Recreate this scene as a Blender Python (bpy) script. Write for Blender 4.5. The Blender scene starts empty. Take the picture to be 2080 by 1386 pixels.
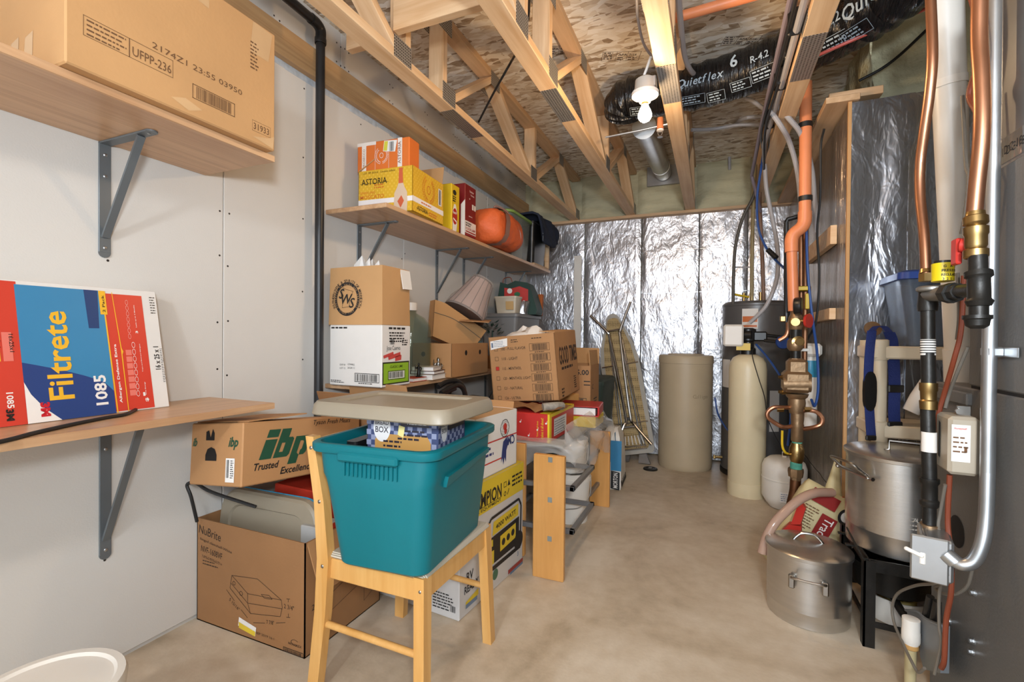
import bpy, bmesh, math, random
from mathutils import Vector, Matrix, Euler
random.seed(7)
S = bpy.context.scene
COL = S.collection
PI = math.pi
# ------------------------------------------------------------------ camera
F_PX, CX, CY, CAM_H = 957.0, 1040.0, 693.0, 1.12
YAW, PITCH, ROLL = math.radians(23.03), math.radians(-0.51), math.radians(-0.54)
_r = Vector((math.cos(YAW), math.sin(YAW), 0)); _f = Vector((-math.sin(YAW), math.cos(YAW), 0))
_f2 = _f * math.cos(PITCH) + Vector((0, 0, 1)) * math.sin(PITCH); _d2 = _f2.cross(_r)
RIGHT = _r * math.cos(ROLL) + _d2 * math.sin(ROLL)
DOWN = -_r * math.sin(ROLL) + _d2 * math.cos(ROLL)
FWD = _f2
cam_d = bpy.data.cameras.new('camera'); cam = bpy.data.objects.new('camera', cam_d); COL.objects.link(cam)
cam_d.sensor_width = 36.0; cam_d.lens = 36.0 * F_PX / 2080.0; cam_d.clip_start = 0.02
cm = Matrix((RIGHT, -DOWN, -FWD)).transposed().to_4x4(); cm.translation = (0, 0, CAM_H)
cam.matrix_world = cm
S.camera = cam
# ------------------------------------------------------------------ light
S.view_settings.view_transform = 'Standard'; S.view_settings.look = 'None'
S.view_settings.gamma = 1.0; S.view_settings.exposure = 0.70; S.view_settings.use_curve_mapping = False
W = bpy.data.worlds.new('basement_surround'); S.world = W; W.use_nodes = True
bg = W.node_tree.nodes['Background']; bg.inputs[0].default_value = (0.76, 0.87, 1.0, 1); bg.inputs[1].default_value = 2.0
def point(name, loc, energy, col, rad):
    l = bpy.data.lights.new(name, 'POINT'); l.energy = energy; l.color = col; l.shadow_soft_size = rad
    o = bpy.data.objects.new(name, l); COL.objects.link(o); o.location = loc
    return o
fl = bpy.data.lights.new('photographers_flash', 'SPOT'); fl.energy = 92; fl.color = (0.85, 0.925, 1.0); fl.shadow_soft_size = 0.10
fl.spot_size = math.radians(165); fl.spot_blend = 1.0
fo = bpy.data.objects.new('photographers_flash', fl); COL.objects.link(fo); fo.location = (0.28, -0.30, 1.44)
fo.rotation_euler = (Vector((-0.75, 3.6, 2.35)) - fo.location).to_track_quat('-Z', 'Y').to_euler()
point('added_fill_lamp', (-0.3, -1.6, 2.15), 60, (0.86, 0.93, 1.0), 0.10)  # unseen fill lamp, added behind the camera to brighten the room
BULB = Vector((-0.293, 2.2, 2.138))
# ------------------------------------------------------------------ calibrated picks
def ray(x, y):
    return RIGHT * ((x - CX) / F_PX) + DOWN * ((y - CY) / F_PX) + FWD
CAM = Vector((0, 0, CAM_H))
def P(x, y, X=None, Y=None, Z=None, d=None):
    v = ray(x, y)
    if d is not None: return CAM + v * d
    t = X / v.x if X is not None else (Y / v.y if Y is not None else (Z - CAM_H) / v.z)
    return CAM + v * t
# ------------------------------------------------------------------ materials
def lin(h):
    h = h.lstrip('#'); out = []
    for i in (0, 2, 4):
        c = int(h[i:i+2], 16) / 255; out.append(c / 12.92 if c <= .04045 else ((c + .055) / 1.055) ** 2.4)
    return (*out, 1)
M = {}
def nt(name):
    m = bpy.data.materials.new(name); m.use_nodes = True
    return m, m.node_tree, m.node_tree.nodes['Principled BSDF']
def coords(t, scale=(1, 1, 1), rot=(0, 0, 0)):
    tc = t.nodes.new('ShaderNodeTexCoord'); mp = t.nodes.new('ShaderNodeMapping')
    mp.inputs['Scale'].default_value = scale; mp.inputs['Rotation'].default_value = rot
    t.links.new(tc.outputs['Object'], mp.inputs['Vector']); return mp.outputs['Vector']
def noise(t, vec, scale, detail=4, dist=0, rough=.5):
    n = t.nodes.new('ShaderNodeTexNoise'); n.inputs['Scale'].default_value = scale
    n.inputs['Detail'].default_value = detail; n.inputs['Distortion'].default_value = dist
    n.inputs['Roughness'].default_value = rough
    t.links.new(vec, n.inputs['Vector']); return n
def ramp(t, fac, stops):
    r = t.nodes.new('ShaderNodeValToRGB')
    while len(r.color_ramp.elements) < len(stops): r.color_ramp.elements.new(.5)
    for e, (p, c) in zip(r.color_ramp.elements, stops):
        e.position = p; e.color = c
    t.links.new(fac, r.inputs['Fac']); return r
def bump(t, b, h, strength, dist=.01):
    n = t.nodes.new('ShaderNodeBump'); n.inputs['Strength'].default_value = strength
    n.inputs['Distance'].default_value = dist
    t.links.new(h, n.inputs['Height']); t.links.new(n.outputs['Normal'], b.inputs['Normal']); return n
def shade(c, k):
    return (min(c[0]*k, 1), min(c[1]*k, 1), min(c[2]*k, 1), 1)
def mat(name, col, rough=.55, metal=0, var=.12, vs=6, bs=0, bsc=60, vscale=(1, 1, 1), spec=None, bd=.01, coat=0):
    """plain procedural surface: colour with noise variation and optional fine relief"""
    if name in M: return M[name]
    m, t, b = nt(name); c = lin(col)
    v = coords(t, vscale); n = noise(t, v, vs, 5)
    r = ramp(t, n.outputs['Fac'], [(.3, shade(c, 1 - var)), (.7, shade(c, 1 + var * .6))])
    t.links.new(r.outputs['Color'], b.inputs['Base Color'])
    b.inputs['Roughness'].default_value = rough; b.inputs['Metallic'].default_value = metal
    if spec is not None: b.inputs['Specular IOR Level'].default_value = spec
    if coat: b.inputs['Coat Weight'].default_value = coat; b.inputs['Coat Roughness'].default_value = .1
    if bs: bump(t, b, noise(t, v, bsc, 4).outputs['Fac'], bs, bd)
    M[name] = m; return m
def wood(name, c1, c2, axis='X', rough=.5, gs=26, mid=None):
    m, t, b = nt(name); sc = {'X': (1.2, gs, gs), 'Y': (gs, 1.2, gs), 'Z': (gs, gs, 1.2)}[axis]
    v = coords(t, sc); n = noise(t, v, 1.0, 7, .6, .6)
    v2 = coords(t, (3, 3, 3)); n2 = noise(t, v2, 1.2, 3)
    mx = t.nodes.new('ShaderNodeMath'); mx.operation = 'MULTIPLY_ADD'; mx.inputs[1].default_value = .35
    t.links.new(n2.outputs['Fac'], mx.inputs[0]); 
    sub = t.nodes.new('ShaderNodeMath'); sub.operation = 'SUBTRACT'; sub.inputs[1].default_value = .175
    t.links.new(n.outputs['Fac'], sub.inputs[0]); t.links.new(sub.outputs[0], mx.inputs[2])
    r = ramp(t, mx.outputs[0], [(.3, lin(c1)), (.68, lin(c2))])
    t.links.new(r.outputs['Color'], b.inputs['Base Color']); b.inputs['Roughness'].default_value = rough
    bump(t, b, n.outputs['Fac'], .12, .004); M[name] = m; return m
def osb(name):
    m, t, b = nt(name)
    base = coords(t); dn = noise(t, base, 5, 3)
    mixv = t.nodes.new('ShaderNodeVectorMath'); mixv.operation = 'MULTIPLY_ADD'
    mixv.inputs[1].default_value = (.05, .05, .05); t.links.new(dn.outputs['Color'], mixv.inputs[0]); t.links.new(base, mixv.inputs[2])
    cols = []
    for rz, sx, sy in ((.15, 15, 38), (-.75, 13, 34), (1.2, 14, 40)):
        mp = t.nodes.new('ShaderNodeMapping'); mp.inputs['Rotation'].default_value = (0, 0, rz); mp.inputs['Scale'].default_value = (sx, sy, 1)
        t.links.new(mixv.outputs[0], mp.inputs['Vector'])
        vo = t.nodes.new('ShaderNodeTexVoronoi'); vo.inputs['Scale'].default_value = 1; vo.inputs['Randomness'].default_value = 1
        t.links.new(mp.outputs['Vector'], vo.inputs['Vector']); cols.append(vo)
    sep = [t.nodes.new('ShaderNodeSeparateColor') for _ in cols]
    for s_, v_ in zip(sep, cols): t.links.new(v_.outputs['Color'], s_.inputs[0])
    mx = t.nodes.new('ShaderNodeMath'); mx.operation = 'GREATER_THAN'; mx.inputs[1].default_value = .55
    t.links.new(sep[1].outputs[1], mx.inputs[0])
    m1 = t.nodes.new('ShaderNodeMix'); m1.data_type = 'FLOAT'
    t.links.new(mx.outputs[0], m1.inputs[0]); t.links.new(sep[0].outputs[0], m1.inputs[2]); t.links.new(sep[2].outputs[0], m1.inputs[3])
    fine = noise(t, coords(t, (30, 130, 1)), 1, 6, .3, .65)
    ad = t.nodes.new('ShaderNodeMath'); ad.operation = 'MULTIPLY_ADD'; ad.inputs[1].default_value = .3
    t.links.new(fine.outputs['Fac'], ad.inputs[0]); 
    sc = t.nodes.new('ShaderNodeMath'); sc.operation = 'MULTIPLY'; sc.inputs[1].default_value = .72
    t.links.new(m1.outputs[0], sc.inputs[0]); t.links.new(sc.outputs[0], ad.inputs[2])
    r = ramp(t, ad.outputs[0], [(.15, lin('#957e63')), (.26, lin('#c6b298')), (.42, lin('#dccdb6')), (.62, lin('#e9dfcd')), (.85, lin('#f2ebdf'))])
    t.links.new(r.outputs['Color'], b.inputs['Base Color']); b.inputs['Roughness'].default_value = .6
    bump(t, b, ad.outputs[0], .15, .003); M[name] = m; return m
def foil(name, scale, strength, tint='#dcdcdf', rough=.2, base=7.0):
    m, t, b = nt(name); v = coords(t, scale)
    n1 = noise(t, v, base, 3, 1.3, .5); n2 = noise(t, v, base * 4, 2, .6, .5); n3 = noise(t, coords(t), .9, 2)
    a = t.nodes.new('ShaderNodeMath'); a.operation = 'MULTIPLY_ADD'; a.inputs[1].default_value = .3
    t.links.new(n2.outputs['Fac'], a.inputs[0]); t.links.new(n1.outputs['Fac'], a.inputs[2])
    bump(t, b, a.outputs[0], strength, .02)
    c = lin(tint); r = ramp(t, n3.outputs['Fac'], [(.35, shade(c, .82)), (.7, c)])
    t.links.new(r.outputs['Color'], b.inputs['Base Color'])
    b.inputs['Metallic'].default_value = .9; b.inputs['Roughness'].default_value = rough; M[name] = m; return m
def clear(name, tint='#ffffff', amount=.7, rough=.12, spec=.6, body=None):
    """see-through plastic or glass: transparent mixed with a glossy/diffuse body"""
    m, t, b = nt(name); n = noise(t, coords(t), 9, 3, .8)
    bump(t, b, n.outputs['Fac'], .25, .01)
    b.inputs['Base Color'].default_value = lin(body or tint); b.inputs['Roughness'].default_value = rough
    tr = t.nodes.new('ShaderNodeBsdfTransparent'); tr.inputs[0].default_value = lin(tint)
    mx = t.nodes.new('ShaderNodeMixShader'); mx.inputs[0].default_value = amount
    t.links.new(b.outputs[0], mx.inputs[1]); t.links.new(tr.outputs[0], mx.inputs[2])
    t.links.new(mx.outputs[0], t.nodes['Material Output'].inputs['Surface']); M[name] = m; return m
def concrete(name):
    m, t, b = nt(name); v = coords(t)
    n1 = noise(t, v, 1.3, 8, .8, .6); n2 = noise(t, v, 14, 6, 0, .6); n3 = noise(t, v, 90, 3)
    a = t.nodes.new('ShaderNodeMath'); a.operation = 'MULTIPLY_ADD'; a.inputs[1].default_value = .35
    t.links.new(n2.outputs['Fac'], a.inputs[0]); t.links.new(n1.outputs['Fac'], a.inputs[2])
    r = ramp(t, a.outputs[0], [(.42, lin('#9e8c74')), (.62, lin('#c2b098')), (.85, lin('#d8cab6'))])
    t.links.new(r.outputs['Color'], b.inputs['Base Color']); b.inputs['Roughness'].default_value = .5
    r2 = ramp(t, n1.outputs['Fac'], [(.3, (.38, .38, .38, 1)), (.7, (.62, .62, .62, 1))]); t.links.new(r2.outputs['Color'], b.inputs['Roughness'])
    bump(t, b, n3.outputs['Fac'], .12, .004); M[name] = m; return m
def plate_mat(name):
    m, t, b = nt(name); v = coords(t, (80, 80, 80)); t.nodes['Mapping'].inputs['Location'].default_value = (.5, 0, 0)
    vo = t.nodes.new('ShaderNodeTexVoronoi'); vo.inputs['Scale'].default_value = 1; vo.inputs['Randomness'].default_value = .05
    t.links.new(v, vo.inputs['Vector'])
    r = ramp(t, vo.outputs['Distance'], [(.22, lin('#33302d')), (.36, lin('#a9a6a1'))])
    t.links.new(r.outputs['Color'], b.inputs['Base Color']); b.inputs['Metallic'].default_value = .7; b.inputs['Roughness'].default_value = .45
    bump(t, b, vo.outputs['Distance'], .5, .003); M[name] = m; return m
def emis(name, col, strength):
    m, t, b = nt(name); b.inputs['Base Color'].default_value = lin(col)
    b.inputs['Emission Color'].default_value = lin(col); b.inputs['Emission Strength'].default_value = strength; M[name] = m; return m
# ------------------------------------------------------------------ mesh builder
_font_cache = {}
def glyphs(s, bold=0.0, shear=0.0, spacing=1.0):
    key = (s, bold, shear, spacing)
    if key in _font_cache: return _font_cache[key]
    cu = bpy.data.curves.new('t', 'FONT'); cu.body = s; cu.offset = bold; cu.shear = shear; cu.space_character = spacing
    cu.resolution_u = 2; cu.size = 1.0
    o = bpy.data.objects.new('t', cu); me = bpy.data.meshes.new_from_object(o)
    vs = [(v.co.x, v.co.y) for v in me.vertices]; fs = [tuple(p.vertices) for p in me.polygons]
    bpy.data.objects.remove(o); bpy.data.meshes.remove(me); bpy.data.curves.remove(cu)
    x0 = min([v[0] for v in vs] or [0]); x1 = max([v[0] for v in vs] or [1])
    _font_cache[key] = (vs, fs, x0, x1); return _font_cache[key]
class Face:
    """a flat print area: origin o, unit axes u (right) and v (up), n = outward normal"""
    def __init__(s, o, u, v):
        s.o = Vector(o); s.u = Vector(u).normalized(); s.v = Vector(v).normalized(); s.n = s.u.cross(s.v)
    def at(s, a, b, off=0.0): return s.o + s.u * a + s.v * b + s.n * off
def smooth_path(pts, n=6):
    pts = [Vector(p) for p in pts]
    if len(pts) < 3: return pts
    out = []
    for i in range(len(pts) - 1):
        p0 = pts[i-1] if i else pts[0] * 2 - pts[1]; p1, p2 = pts[i], pts[i+1]
        p3 = pts[i+2] if i + 2 < len(pts) else pts[-1] * 2 - pts[-2]
        for k in range(n):
            t = k / n; t2, t3 = t*t, t*t*t
            out.append(.5 * ((2*p1) + (-p0 + p2)*t + (2*p0 - 5*p1 + 4*p2 - p3)*t2 + (-p0 + 3*p1 - 3*p2 + p3)*t3))
    out.append(pts[-1]); return out
_box_cache = {}
class MB:
    def __init__(s): s.v = []; s.f = []
    def add(s, vs, fs):
        b = len(s.v); s.v += [Vector(p) for p in vs]; s.f += [tuple(i + b for i in f) for f in fs]; return s
    def box(s, c, size, bev=0.0, rot=None, seg=1):
        key = (round(size[0], 5), round(size[1], 5), round(size[2], 5), bev, seg)
        if key not in _box_cache:
            bm = bmesh.new(); bmesh.ops.create_cube(bm, size=1)
            for v in bm.verts: v.co = Vector((v.co.x*size[0], v.co.y*size[1], v.co.z*size[2]))
            if bev: bmesh.ops.bevel(bm, geom=bm.edges[:], offset=min(bev, min(size)*.45), segments=seg, affect='EDGES', profile=.5)
            bm.verts.index_update()
            _box_cache[key] = ([v.co.copy() for v in bm.verts], [tuple(v.index for v in f.verts) for f in bm.faces]); bm.free()
        vs, fs = _box_cache[key]; c = Vector(c)
        if rot is None: return s.add([v + c for v in vs], fs)
        R = rot if isinstance(rot, Matrix) else Euler(rot).to_matrix()
        return s.add([R @ v + c for v in vs], fs)
    def b2(s, lo, hi, bev=0.0):
        lo, hi = Vector(lo), Vector(hi); return s.box((lo + hi) / 2, tuple(abs(a) for a in hi - lo), bev)
    def poly(s, pts): return s.add(pts, [tuple(range(len(pts)))])
    def prism(s, pts, depth):
        """closed polygon (3D points) extruded by the vector depth"""
        n = len(pts); d = Vector(depth); pts = [Vector(p) for p in pts]
        fs = [tuple(range(n - 1, -1, -1)), tuple(range(n, 2*n))] + [(i, (i+1) % n, n + (i+1) % n, n + i) for i in range(n)]
        return s.add(pts + [p + d for p in pts], fs)
    def cyl(s, p0, p1, r0, r1=None, seg=20, caps=True):
        return s.rings_along([Vector(p0), Vector(p1)], [r0, r0 if r1 is None else r1], seg, caps)
    def rings_along(s, pts, rad, seg=12, caps=True):
        vs = []; fs = []; up = None; n = len(pts)
        for i, p in enumerate(pts):
            d = (pts[min(i+1, n-1)] - pts[max(i-1, 0)]).normalized()
            if up is None: up = Vector((0, 0, 1)) if abs(d.z) < .9 else Vector((0, 1, 0))
            a = d.cross(up)
            a = a.normalized() if a.length > 1e-6 else Vector((1, 0, 0)); up = a.cross(d).normalized()
            r = rad[i] if isinstance(rad, (list, tuple)) else rad
            for k in range(seg):
                t = 2*PI*k/seg; vs.append(p + a*(math.cos(t)*r) + up*(math.sin(t)*r))
        for i in range(n-1):
            for k in range(seg):
                k2 = (k+1) % seg; fs.append((i*seg+k, i*seg+k2, (i+1)*seg+k2, (i+1)*seg+k))
        if caps: fs += [tuple(range(seg-1, -1, -1)), tuple(range((n-1)*seg, n*seg))]
        return s.add(vs, fs)
    def tube(s, pts, r, seg=10, sm=6, caps=True):
        return s.rings_along(smooth_path(pts, sm) if sm else [Vector(p) for p in pts], r, seg, caps)
    def lathe(s, prof, c=(0, 0, 0), seg=32, axis=None, cap=True):
        """profile of (radius, height) about z, or about the given axis"""
        c = Vector(c); R = Matrix.Identity(3)
        if axis is not None: R = Vector((0, 0, 1)).rotation_difference(Vector(axis)).to_matrix()
        vs = []; fs = []; n = len(prof)
        for r, z in prof:
            for k in range(seg):
                t = 2*PI*k/seg; vs.append(c + R @ Vector((r*math.cos(t), r*math.sin(t), z)))
        for i in range(n-1):
            for k in range(seg):
                k2 = (k+1) % seg; fs.append((i*seg+k, i*seg+k2, (i+1)*seg+k2, (i+1)*seg+k))
        if cap:
            if prof[0][0] > 1e-5: fs.append(tuple(range(seg-1, -1, -1)))
            if prof[-1][0] > 1e-5: fs.append(tuple(range((n-1)*seg, n*seg)))
        return s.add(vs, fs)
    def loft(s, rings, cap0=True, cap1=True):
        n = len(rings[0]); vs = [p for r in rings for p in r]; fs = []
        for i in range(len(rings)-1):
            for k in range(n):
                k2 = (k+1) % n; fs.append((i*n+k, i*n+k2, (i+1)*n+k2, (i+1)*n+k))
        if cap0: fs.append(tuple(range(n-1, -1, -1)))
        if cap1: fs.append(tuple(range((len(rings)-1)*n, len(rings)*n)))
        return s.add(vs, fs)
    def sphere(s, c, r, seg=16, rings=10):
        rx, ry, rz = (r, r, r) if not isinstance(r, (tuple, list)) else r; c = Vector(c); vs = []; fs = []
        for i in range(rings+1):
            a = PI*i/rings
            for k in range(seg):
                t = 2*PI*k/seg; vs.append(c + Vector((rx*math.sin(a)*math.cos(t), ry*math.sin(a)*math.sin(t), rz*math.cos(a))))
        for i in range(rings):
            for k in range(seg):
                k2 = (k+1) % seg; fs.append((i*seg+k, (i+1)*seg+k, (i+1)*seg+k2, i*seg+k2))
        return s.add(vs, fs)
    # ---- flat print on a Face
    def text(s, F, str_, a, b, size, bold=0.0, shear=0.0, rot=0.0, align='l', width=None, off=.0012, spacing=1.0, sy=1.0, flip=False):
        vs, fs, x0, x1 = glyphs(str_, bold, shear, spacing)
        kx = size if width is None else width / max(x1 - x0, 1e-6)
        ox = {'l': x0, 'c': (x0 + x1)/2, 'r': x1}[align]; c, sn = math.cos(rot), math.sin(rot); out = []
        for x, y in vs:
            px, py = (x - ox)*kx*(-1 if flip else 1), y*size*sy
            out.append(F.at(a + px*c - py*sn, b + px*sn + py*c, off))
        return s.add(out, fs)
    def rect(s, F, a0, b0, a1, b1, off=.0008):
        return s.poly([F.at(a0, b0, off), F.at(a1, b0, off), F.at(a1, b1, off), F.at(a0, b1, off)])
    def shape(s, F, pts, off=.0008): return s.poly([F.at(a, b, off) for a, b in pts])
    def frame(s, F, a0, b0, a1, b1, w, off=.001):
        s.rect(F, a0, b0, a1, b0+w, off); s.rect(F, a0, b1-w, a1, b1, off); s.rect(F, a0, b0, a0+w, b1, off); return s.rect(F, a1-w, b0, a1, b1, off)
    def line(s, F, p, q, w, off=.001):
        p, q = Vector(p), Vector(q); d = (q - p).normalized(); n = Vector((-d.y, d.x)) * w/2
        return s.shape(F, [tuple(p - n), tuple(q - n), tuple(q + n), tuple(p + n)], off)
    def pline(s, F, pts, w, off=.001):
        for p, q in zip(pts, pts[1:]): s.line(F, p, q, w, off)
        return s
    def disc(s, F, a, b, r, off=.0009, seg=24, ry=None):
        ry = r if ry is None else ry
        return s.shape(F, [(a + r*math.cos(2*PI*k/seg), b + ry*math.sin(2*PI*k/seg)) for k in range(seg)], off)
    def ring(s, F, a, b, r0, r1, off=.001, seg=32, ky=1.0, t0=0, t1=2*PI):
        for k in range(seg):
            u, w = t0 + (t1-t0)*k/seg, t0 + (t1-t0)*(k+1)/seg
            s.shape(F, [(a + r*math.cos(t), b + r*math.sin(t)*ky) for r, t in ((r0, u), (r1, u), (r1, w), (r0, w))], off)
        return s
    def bars(s, F, a0, b0, a1, b1, off=.001, n=26, seed=1):
        rnd = random.Random(seed); x = a0; unit = (a1 - a0)/(n*2.6)
        while x < a1 - unit*3:
            w = unit*rnd.choice((.8, 1, 1.6, 2.2)); s.rect(F, x, b0, x + w, b1, off); x += w + unit*rnd.choice((.9, 1.2, 1.8))
        return s
    def words(s, F, a, b, w, n, lh, h=None, off=.001, seed=3):
        """lines of print too small to read: runs of short strokes"""
        rnd = random.Random(seed); h = h or lh*.45
        for i in range(n):
            x = a; end = a + w*rnd.uniform(.7, 1)
            while x < end:
                l = min(rnd.uniform(1.2, 4)*h, end - x + h*.3); s.rect(F, x, b - i*lh, x + l, b - i*lh + h, off); x += l + h*.7
        return s
    def arc_text(s, F, str_, a, b, r, size, mid=PI/2, step=None, off=.0012, bold=0, inside=False):
        step = step or size*.72/r; n = len(str_); 
        for i, ch in enumerate(str_):
            if ch == ' ': continue
            if not inside: t = mid + step*(n-1)/2 - step*i; s.text(F, ch, a + r*math.cos(t), b + r*math.sin(t), size, bold, rot=t - PI/2, align='c', off=off)
            else: t = mid - step*(n-1)/2 + step*i; s.text(F, ch, a + r*math.cos(t), b + r*math.sin(t), size, bold, rot=t + PI/2, align='c', off=off)
        return s
def rrect(hx, hy, r, z, n=5, c=(0, 0)):
    out = []
    for sx, sy, t0 in ((1, 1, 0), (-1, 1, PI/2), (-1, -1, PI), (1, -1, 1.5*PI)):
        for k in range(n+1):
            t = t0 + PI/2*k/n; out.append(Vector((c[0] + sx*(hx - r) + r*math.cos(t), c[1] + sy*(hy - r) + r*math.sin(t), z)))
    return out
def obj(name, mb, m, parent=None, smooth=35, at=None):
    me = bpy.data.meshes.new(name); me.from_pydata([tuple(v) for v in mb.v], [], mb.f); me.validate(); me.update()
    if smooth:
        me.polygons.foreach_set('use_smooth', [True]*len(me.polygons)); me.set_sharp_from_angle(angle=math.radians(smooth))
    me.materials.append(M[m] if isinstance(m, str) else m)
    o = bpy.data.objects.new(name, me); COL.objects.link(o)
    if parent is not None: o.parent = parent
    if name.startswith(('printed', 'label_print', 'mill_st', 'gingham', 'packing', 'screw', 'bolt', 'torn', 'joint')): o['kind'] = 'stuff'
    if at is not None: o.location = at
    return o
def fixn(o):
    bm = bmesh.new(); bm.from_mesh(o.data); bmesh.ops.recalc_face_normals(bm, faces=bm.faces[:]); bm.to_mesh(o.data); bm.free(); return o
def tag(o, label, cat, group=None):
    o['label'] = label; o['category'] = cat
    if group: o['group'] = group
    return o
def thing(name, label, cat, loc=(0, 0, 0), rz=0.0, group=None, rot=None):
    o = bpy.data.objects.new(name, None); COL.objects.link(o); o.empty_display_size = .05
    o.location = loc; o.rotation_euler = rot if rot is not None else (0, 0, rz)
    return tag(o, label, cat, group)
def struct(name, mb, m, parent=None, smooth=35):
    o = obj(name, mb, m, parent, smooth)
    if parent is None: o['kind'] = 'structure'
    return o
def sempty(name):
    o = bpy.data.objects.new(name, None); COL.objects.link(o); o.empty_display_size = .05; o['kind'] = 'structure'; return o
def beam(name, p0, p1, w, t, m, parent=None, side=(1, 0, 0), bev=.002, base=None):
    """lumber from p0 to p1: local x runs along it, w across (towards side), t thick"""
    p0, p1 = Vector(p0), Vector(p1); d = p1 - p0; x = d.normalized(); y = Vector(side); y = (y - x*y.dot(x)).normalized(); z = x.cross(y)
    o = obj(name, MB().box((0, 0, 0), (d.length, w, t), bev), m, parent)
    mw = Matrix((x, y, z)).transposed().to_4x4(); mw.translation = (p0 + p1)/2 - (Vector(base) if base is not None else Vector())
    o.matrix_basis = mw; return o
def local(th, pts):
    """world points into a thing's own frame"""
    mi = (Matrix.Translation(th.location) @ th.rotation_euler.to_matrix().to_4x4()).inverted(); return [mi @ Vector(p) for p in pts]
# ------------------------------------------------------------------ shared materials
mat('drywall', '#d6d2cb', .75, var=.04, vs=2, bs=.05, bsc=180)
mat('drywall_edge', '#b9c3cc', .8, var=.2, vs=30)
mat('screw_dark', '#3a3632', .5, .5)
concrete('concrete')
osb('osb')
wood('pine', '#cda274', '#e8c8a0', 'X', .55, 22)
wood('pine_dark', '#bd9870', '#d6b48e', 'X', .55, 22)
wood('ledger_wood', '#ab855a', '#cba678', 'X', .5, 26)
wood('shelf_oak', '#b58a64', '#d0a880', 'Y', .35, 34)
wood('shelf_oak_x', '#bd8a5a', '#d9aa76', 'X', .35, 34)
wood('maple', '#c48a48', '#d89f5c', 'Z', .35, 16)
wood('chair_wood', '#cb944e', '#dcab68', 'Z', .35, 20)
plate_mat('truss_plate')
foil('foil_far', (1.0, 1, .55), .5, '#dcdce0', .36, 11)
foil('foil_side', (1, 7.5, .10), .8, '#bdb6ae', .13, 9)
foil('foil_front', (1, 1, .4), .42, '#bfc2c9', .24, 8)
foil('foil_tape', (1, 1, .3), .2, '#e0e0e2', .16, 9)
mat('foam', '#c4bd9c', .8, var=.16, vs=5, bs=.5, bsc=9, vscale=(1, 1, 2.5), bd=.03)
mat('foam_pale', '#c5c3a4', .8, var=.14, vs=7, bs=.8, bsc=13, vscale=(1.2, 1.2, 1.2), bd=.035)
mat('kraft', '#b28355', .75, var=.1, vs=3, bs=.05, bsc=90)
mat('kraft_light', '#c29563', .75, var=.1, vs=3, bs=.05, bsc=90)
mat('kraft_dark', '#976c44', .75, var=.12, vs=3, bs=.05, bsc=90)
mat('kraft_inside', '#8a5c33', .85, var=.1)
mat('ink', '#3b2a1c', .7, var=.05)
mat('ink_soft', '#6b4a2e', .7, var=.05)
mat('black_print', '#1d1c1c', .6, var=.05)
mat('white_print', '#ece8e2', .6, var=.03)
mat('grey_metal_paint', '#6d7376', .4, .25, var=.06)
mat('black_plastic', '#191919', .35, var=.1)
mat('abs_pipe', '#232426', .38, var=.12)
mat('white_card', '#e2ddd6', .7, var=.04)
mat('tape', '#c9a076', .25, var=.1)
mat('copper', '#b58264', .36, .95, var=.15, vs=8)
mat('copper_old', '#8a6248', .42, 1, var=.25, vs=14)
mat('brass', '#ad9160', .34, 1, var=.18, vs=14)
mat('bronze', '#997d5e', .45, .75, var=.2, vs=10, bs=.15, bsc=50)
mat('patina', '#4f9c88', .8, 0, var=.3, vs=30)
mat('black_iron', '#2b2926', .42, .5, var=.25, vs=12, bs=.1)
mat('galvanised', '#b9bcbe', .34, .9, var=.14, vs=8)
mat('steel', '#a8a39c', .3, 1, var=.08)
mat('chrome', '#b7b4b0', .22, 1, var=.06)
mat('aluminium', '#d0cdc8', .29, .96, var=.07, vs=3, vscale=(1, 1, 14), bs=.06, bsc=40)
mat('furnace_grey', '#6b6a68', .5, .15, var=.1, vs=4, bs=.25, bsc=130, bd=.003)
mat('white_plastic', '#e6e0d6', .4, var=.04)
mat('pvc_white', '#ddd8cf', .35, var=.04)
mat('resin_beige', '#d8cab0', .5, var=.05)
mat('orange_pipe', '#e0895a', .4, var=.07)
mat('pex_grey', '#a8a5a6', .45, var=.08)
mat('pex_blue', '#2a4f90', .4, var=.1)
mat('pex_red', '#c65a4e', .4, var=.1)
mat('wire_black', '#1b1b1b', .5)
mat('wire_brown', '#7d3a22', .5)
mat('wire_grey', '#6d665c', .5)
mat('yellow_paint', '#d9b523', .4)
mat('red_paint', '#c23229', .4)
mat('blue_paint', '#22458f', .4)
# ------------------------------------------------------------------ floor
XL, YF, ZC, XJ, YJ, XR, YB = -1.85, 4.69, 2.74, .60, 2.76, 1.75, -2.6
struct('floor', MB().b2((XL-.15, YB, -.1), (XR+.1, YF+.1, 0)), 'concrete')
# ------------------------------------------------------------------ left wall: drywall sheets, ledger, screws
wl = sempty('wall_left')
obj('backing', MB().b2((XL-.16, YB, 0), (XL-.013, YF, ZC)), 'drywall', wl)
seams = [YB, -1.12, .10, 1.317, 2.54, 3.765, YF]
for a, b in zip(seams, seams[1:]):
    p = obj('drywall_panel', MB().b2((XL-.013, a+.0018, .018), (XL, b-.0018, 2.395), .002), 'drywall', wl)
    s_ = MB()
    ys = [a+.02] + [a + .406*k for k in (1, 2)] + [b-.02]
    for i, y in enumerate(ys):
        n = 11 if i in (0, 3) else 8
        for k in range(n):
            z = .06 + k*(2.26/(n-1)) + random.uniform(-.03, .03); yy = y + random.uniform(-.006, .006)
            s_.cyl((XL-.003, yy, z), (XL+.0006, yy, z), .0042, seg=8)
    so = obj('screw_heads', s_, 'screw_dark', p); so['kind'] = 'stuff'
tops = [YB, -.5, .75, 1.97, 3.19, 4.44, YF]
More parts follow.
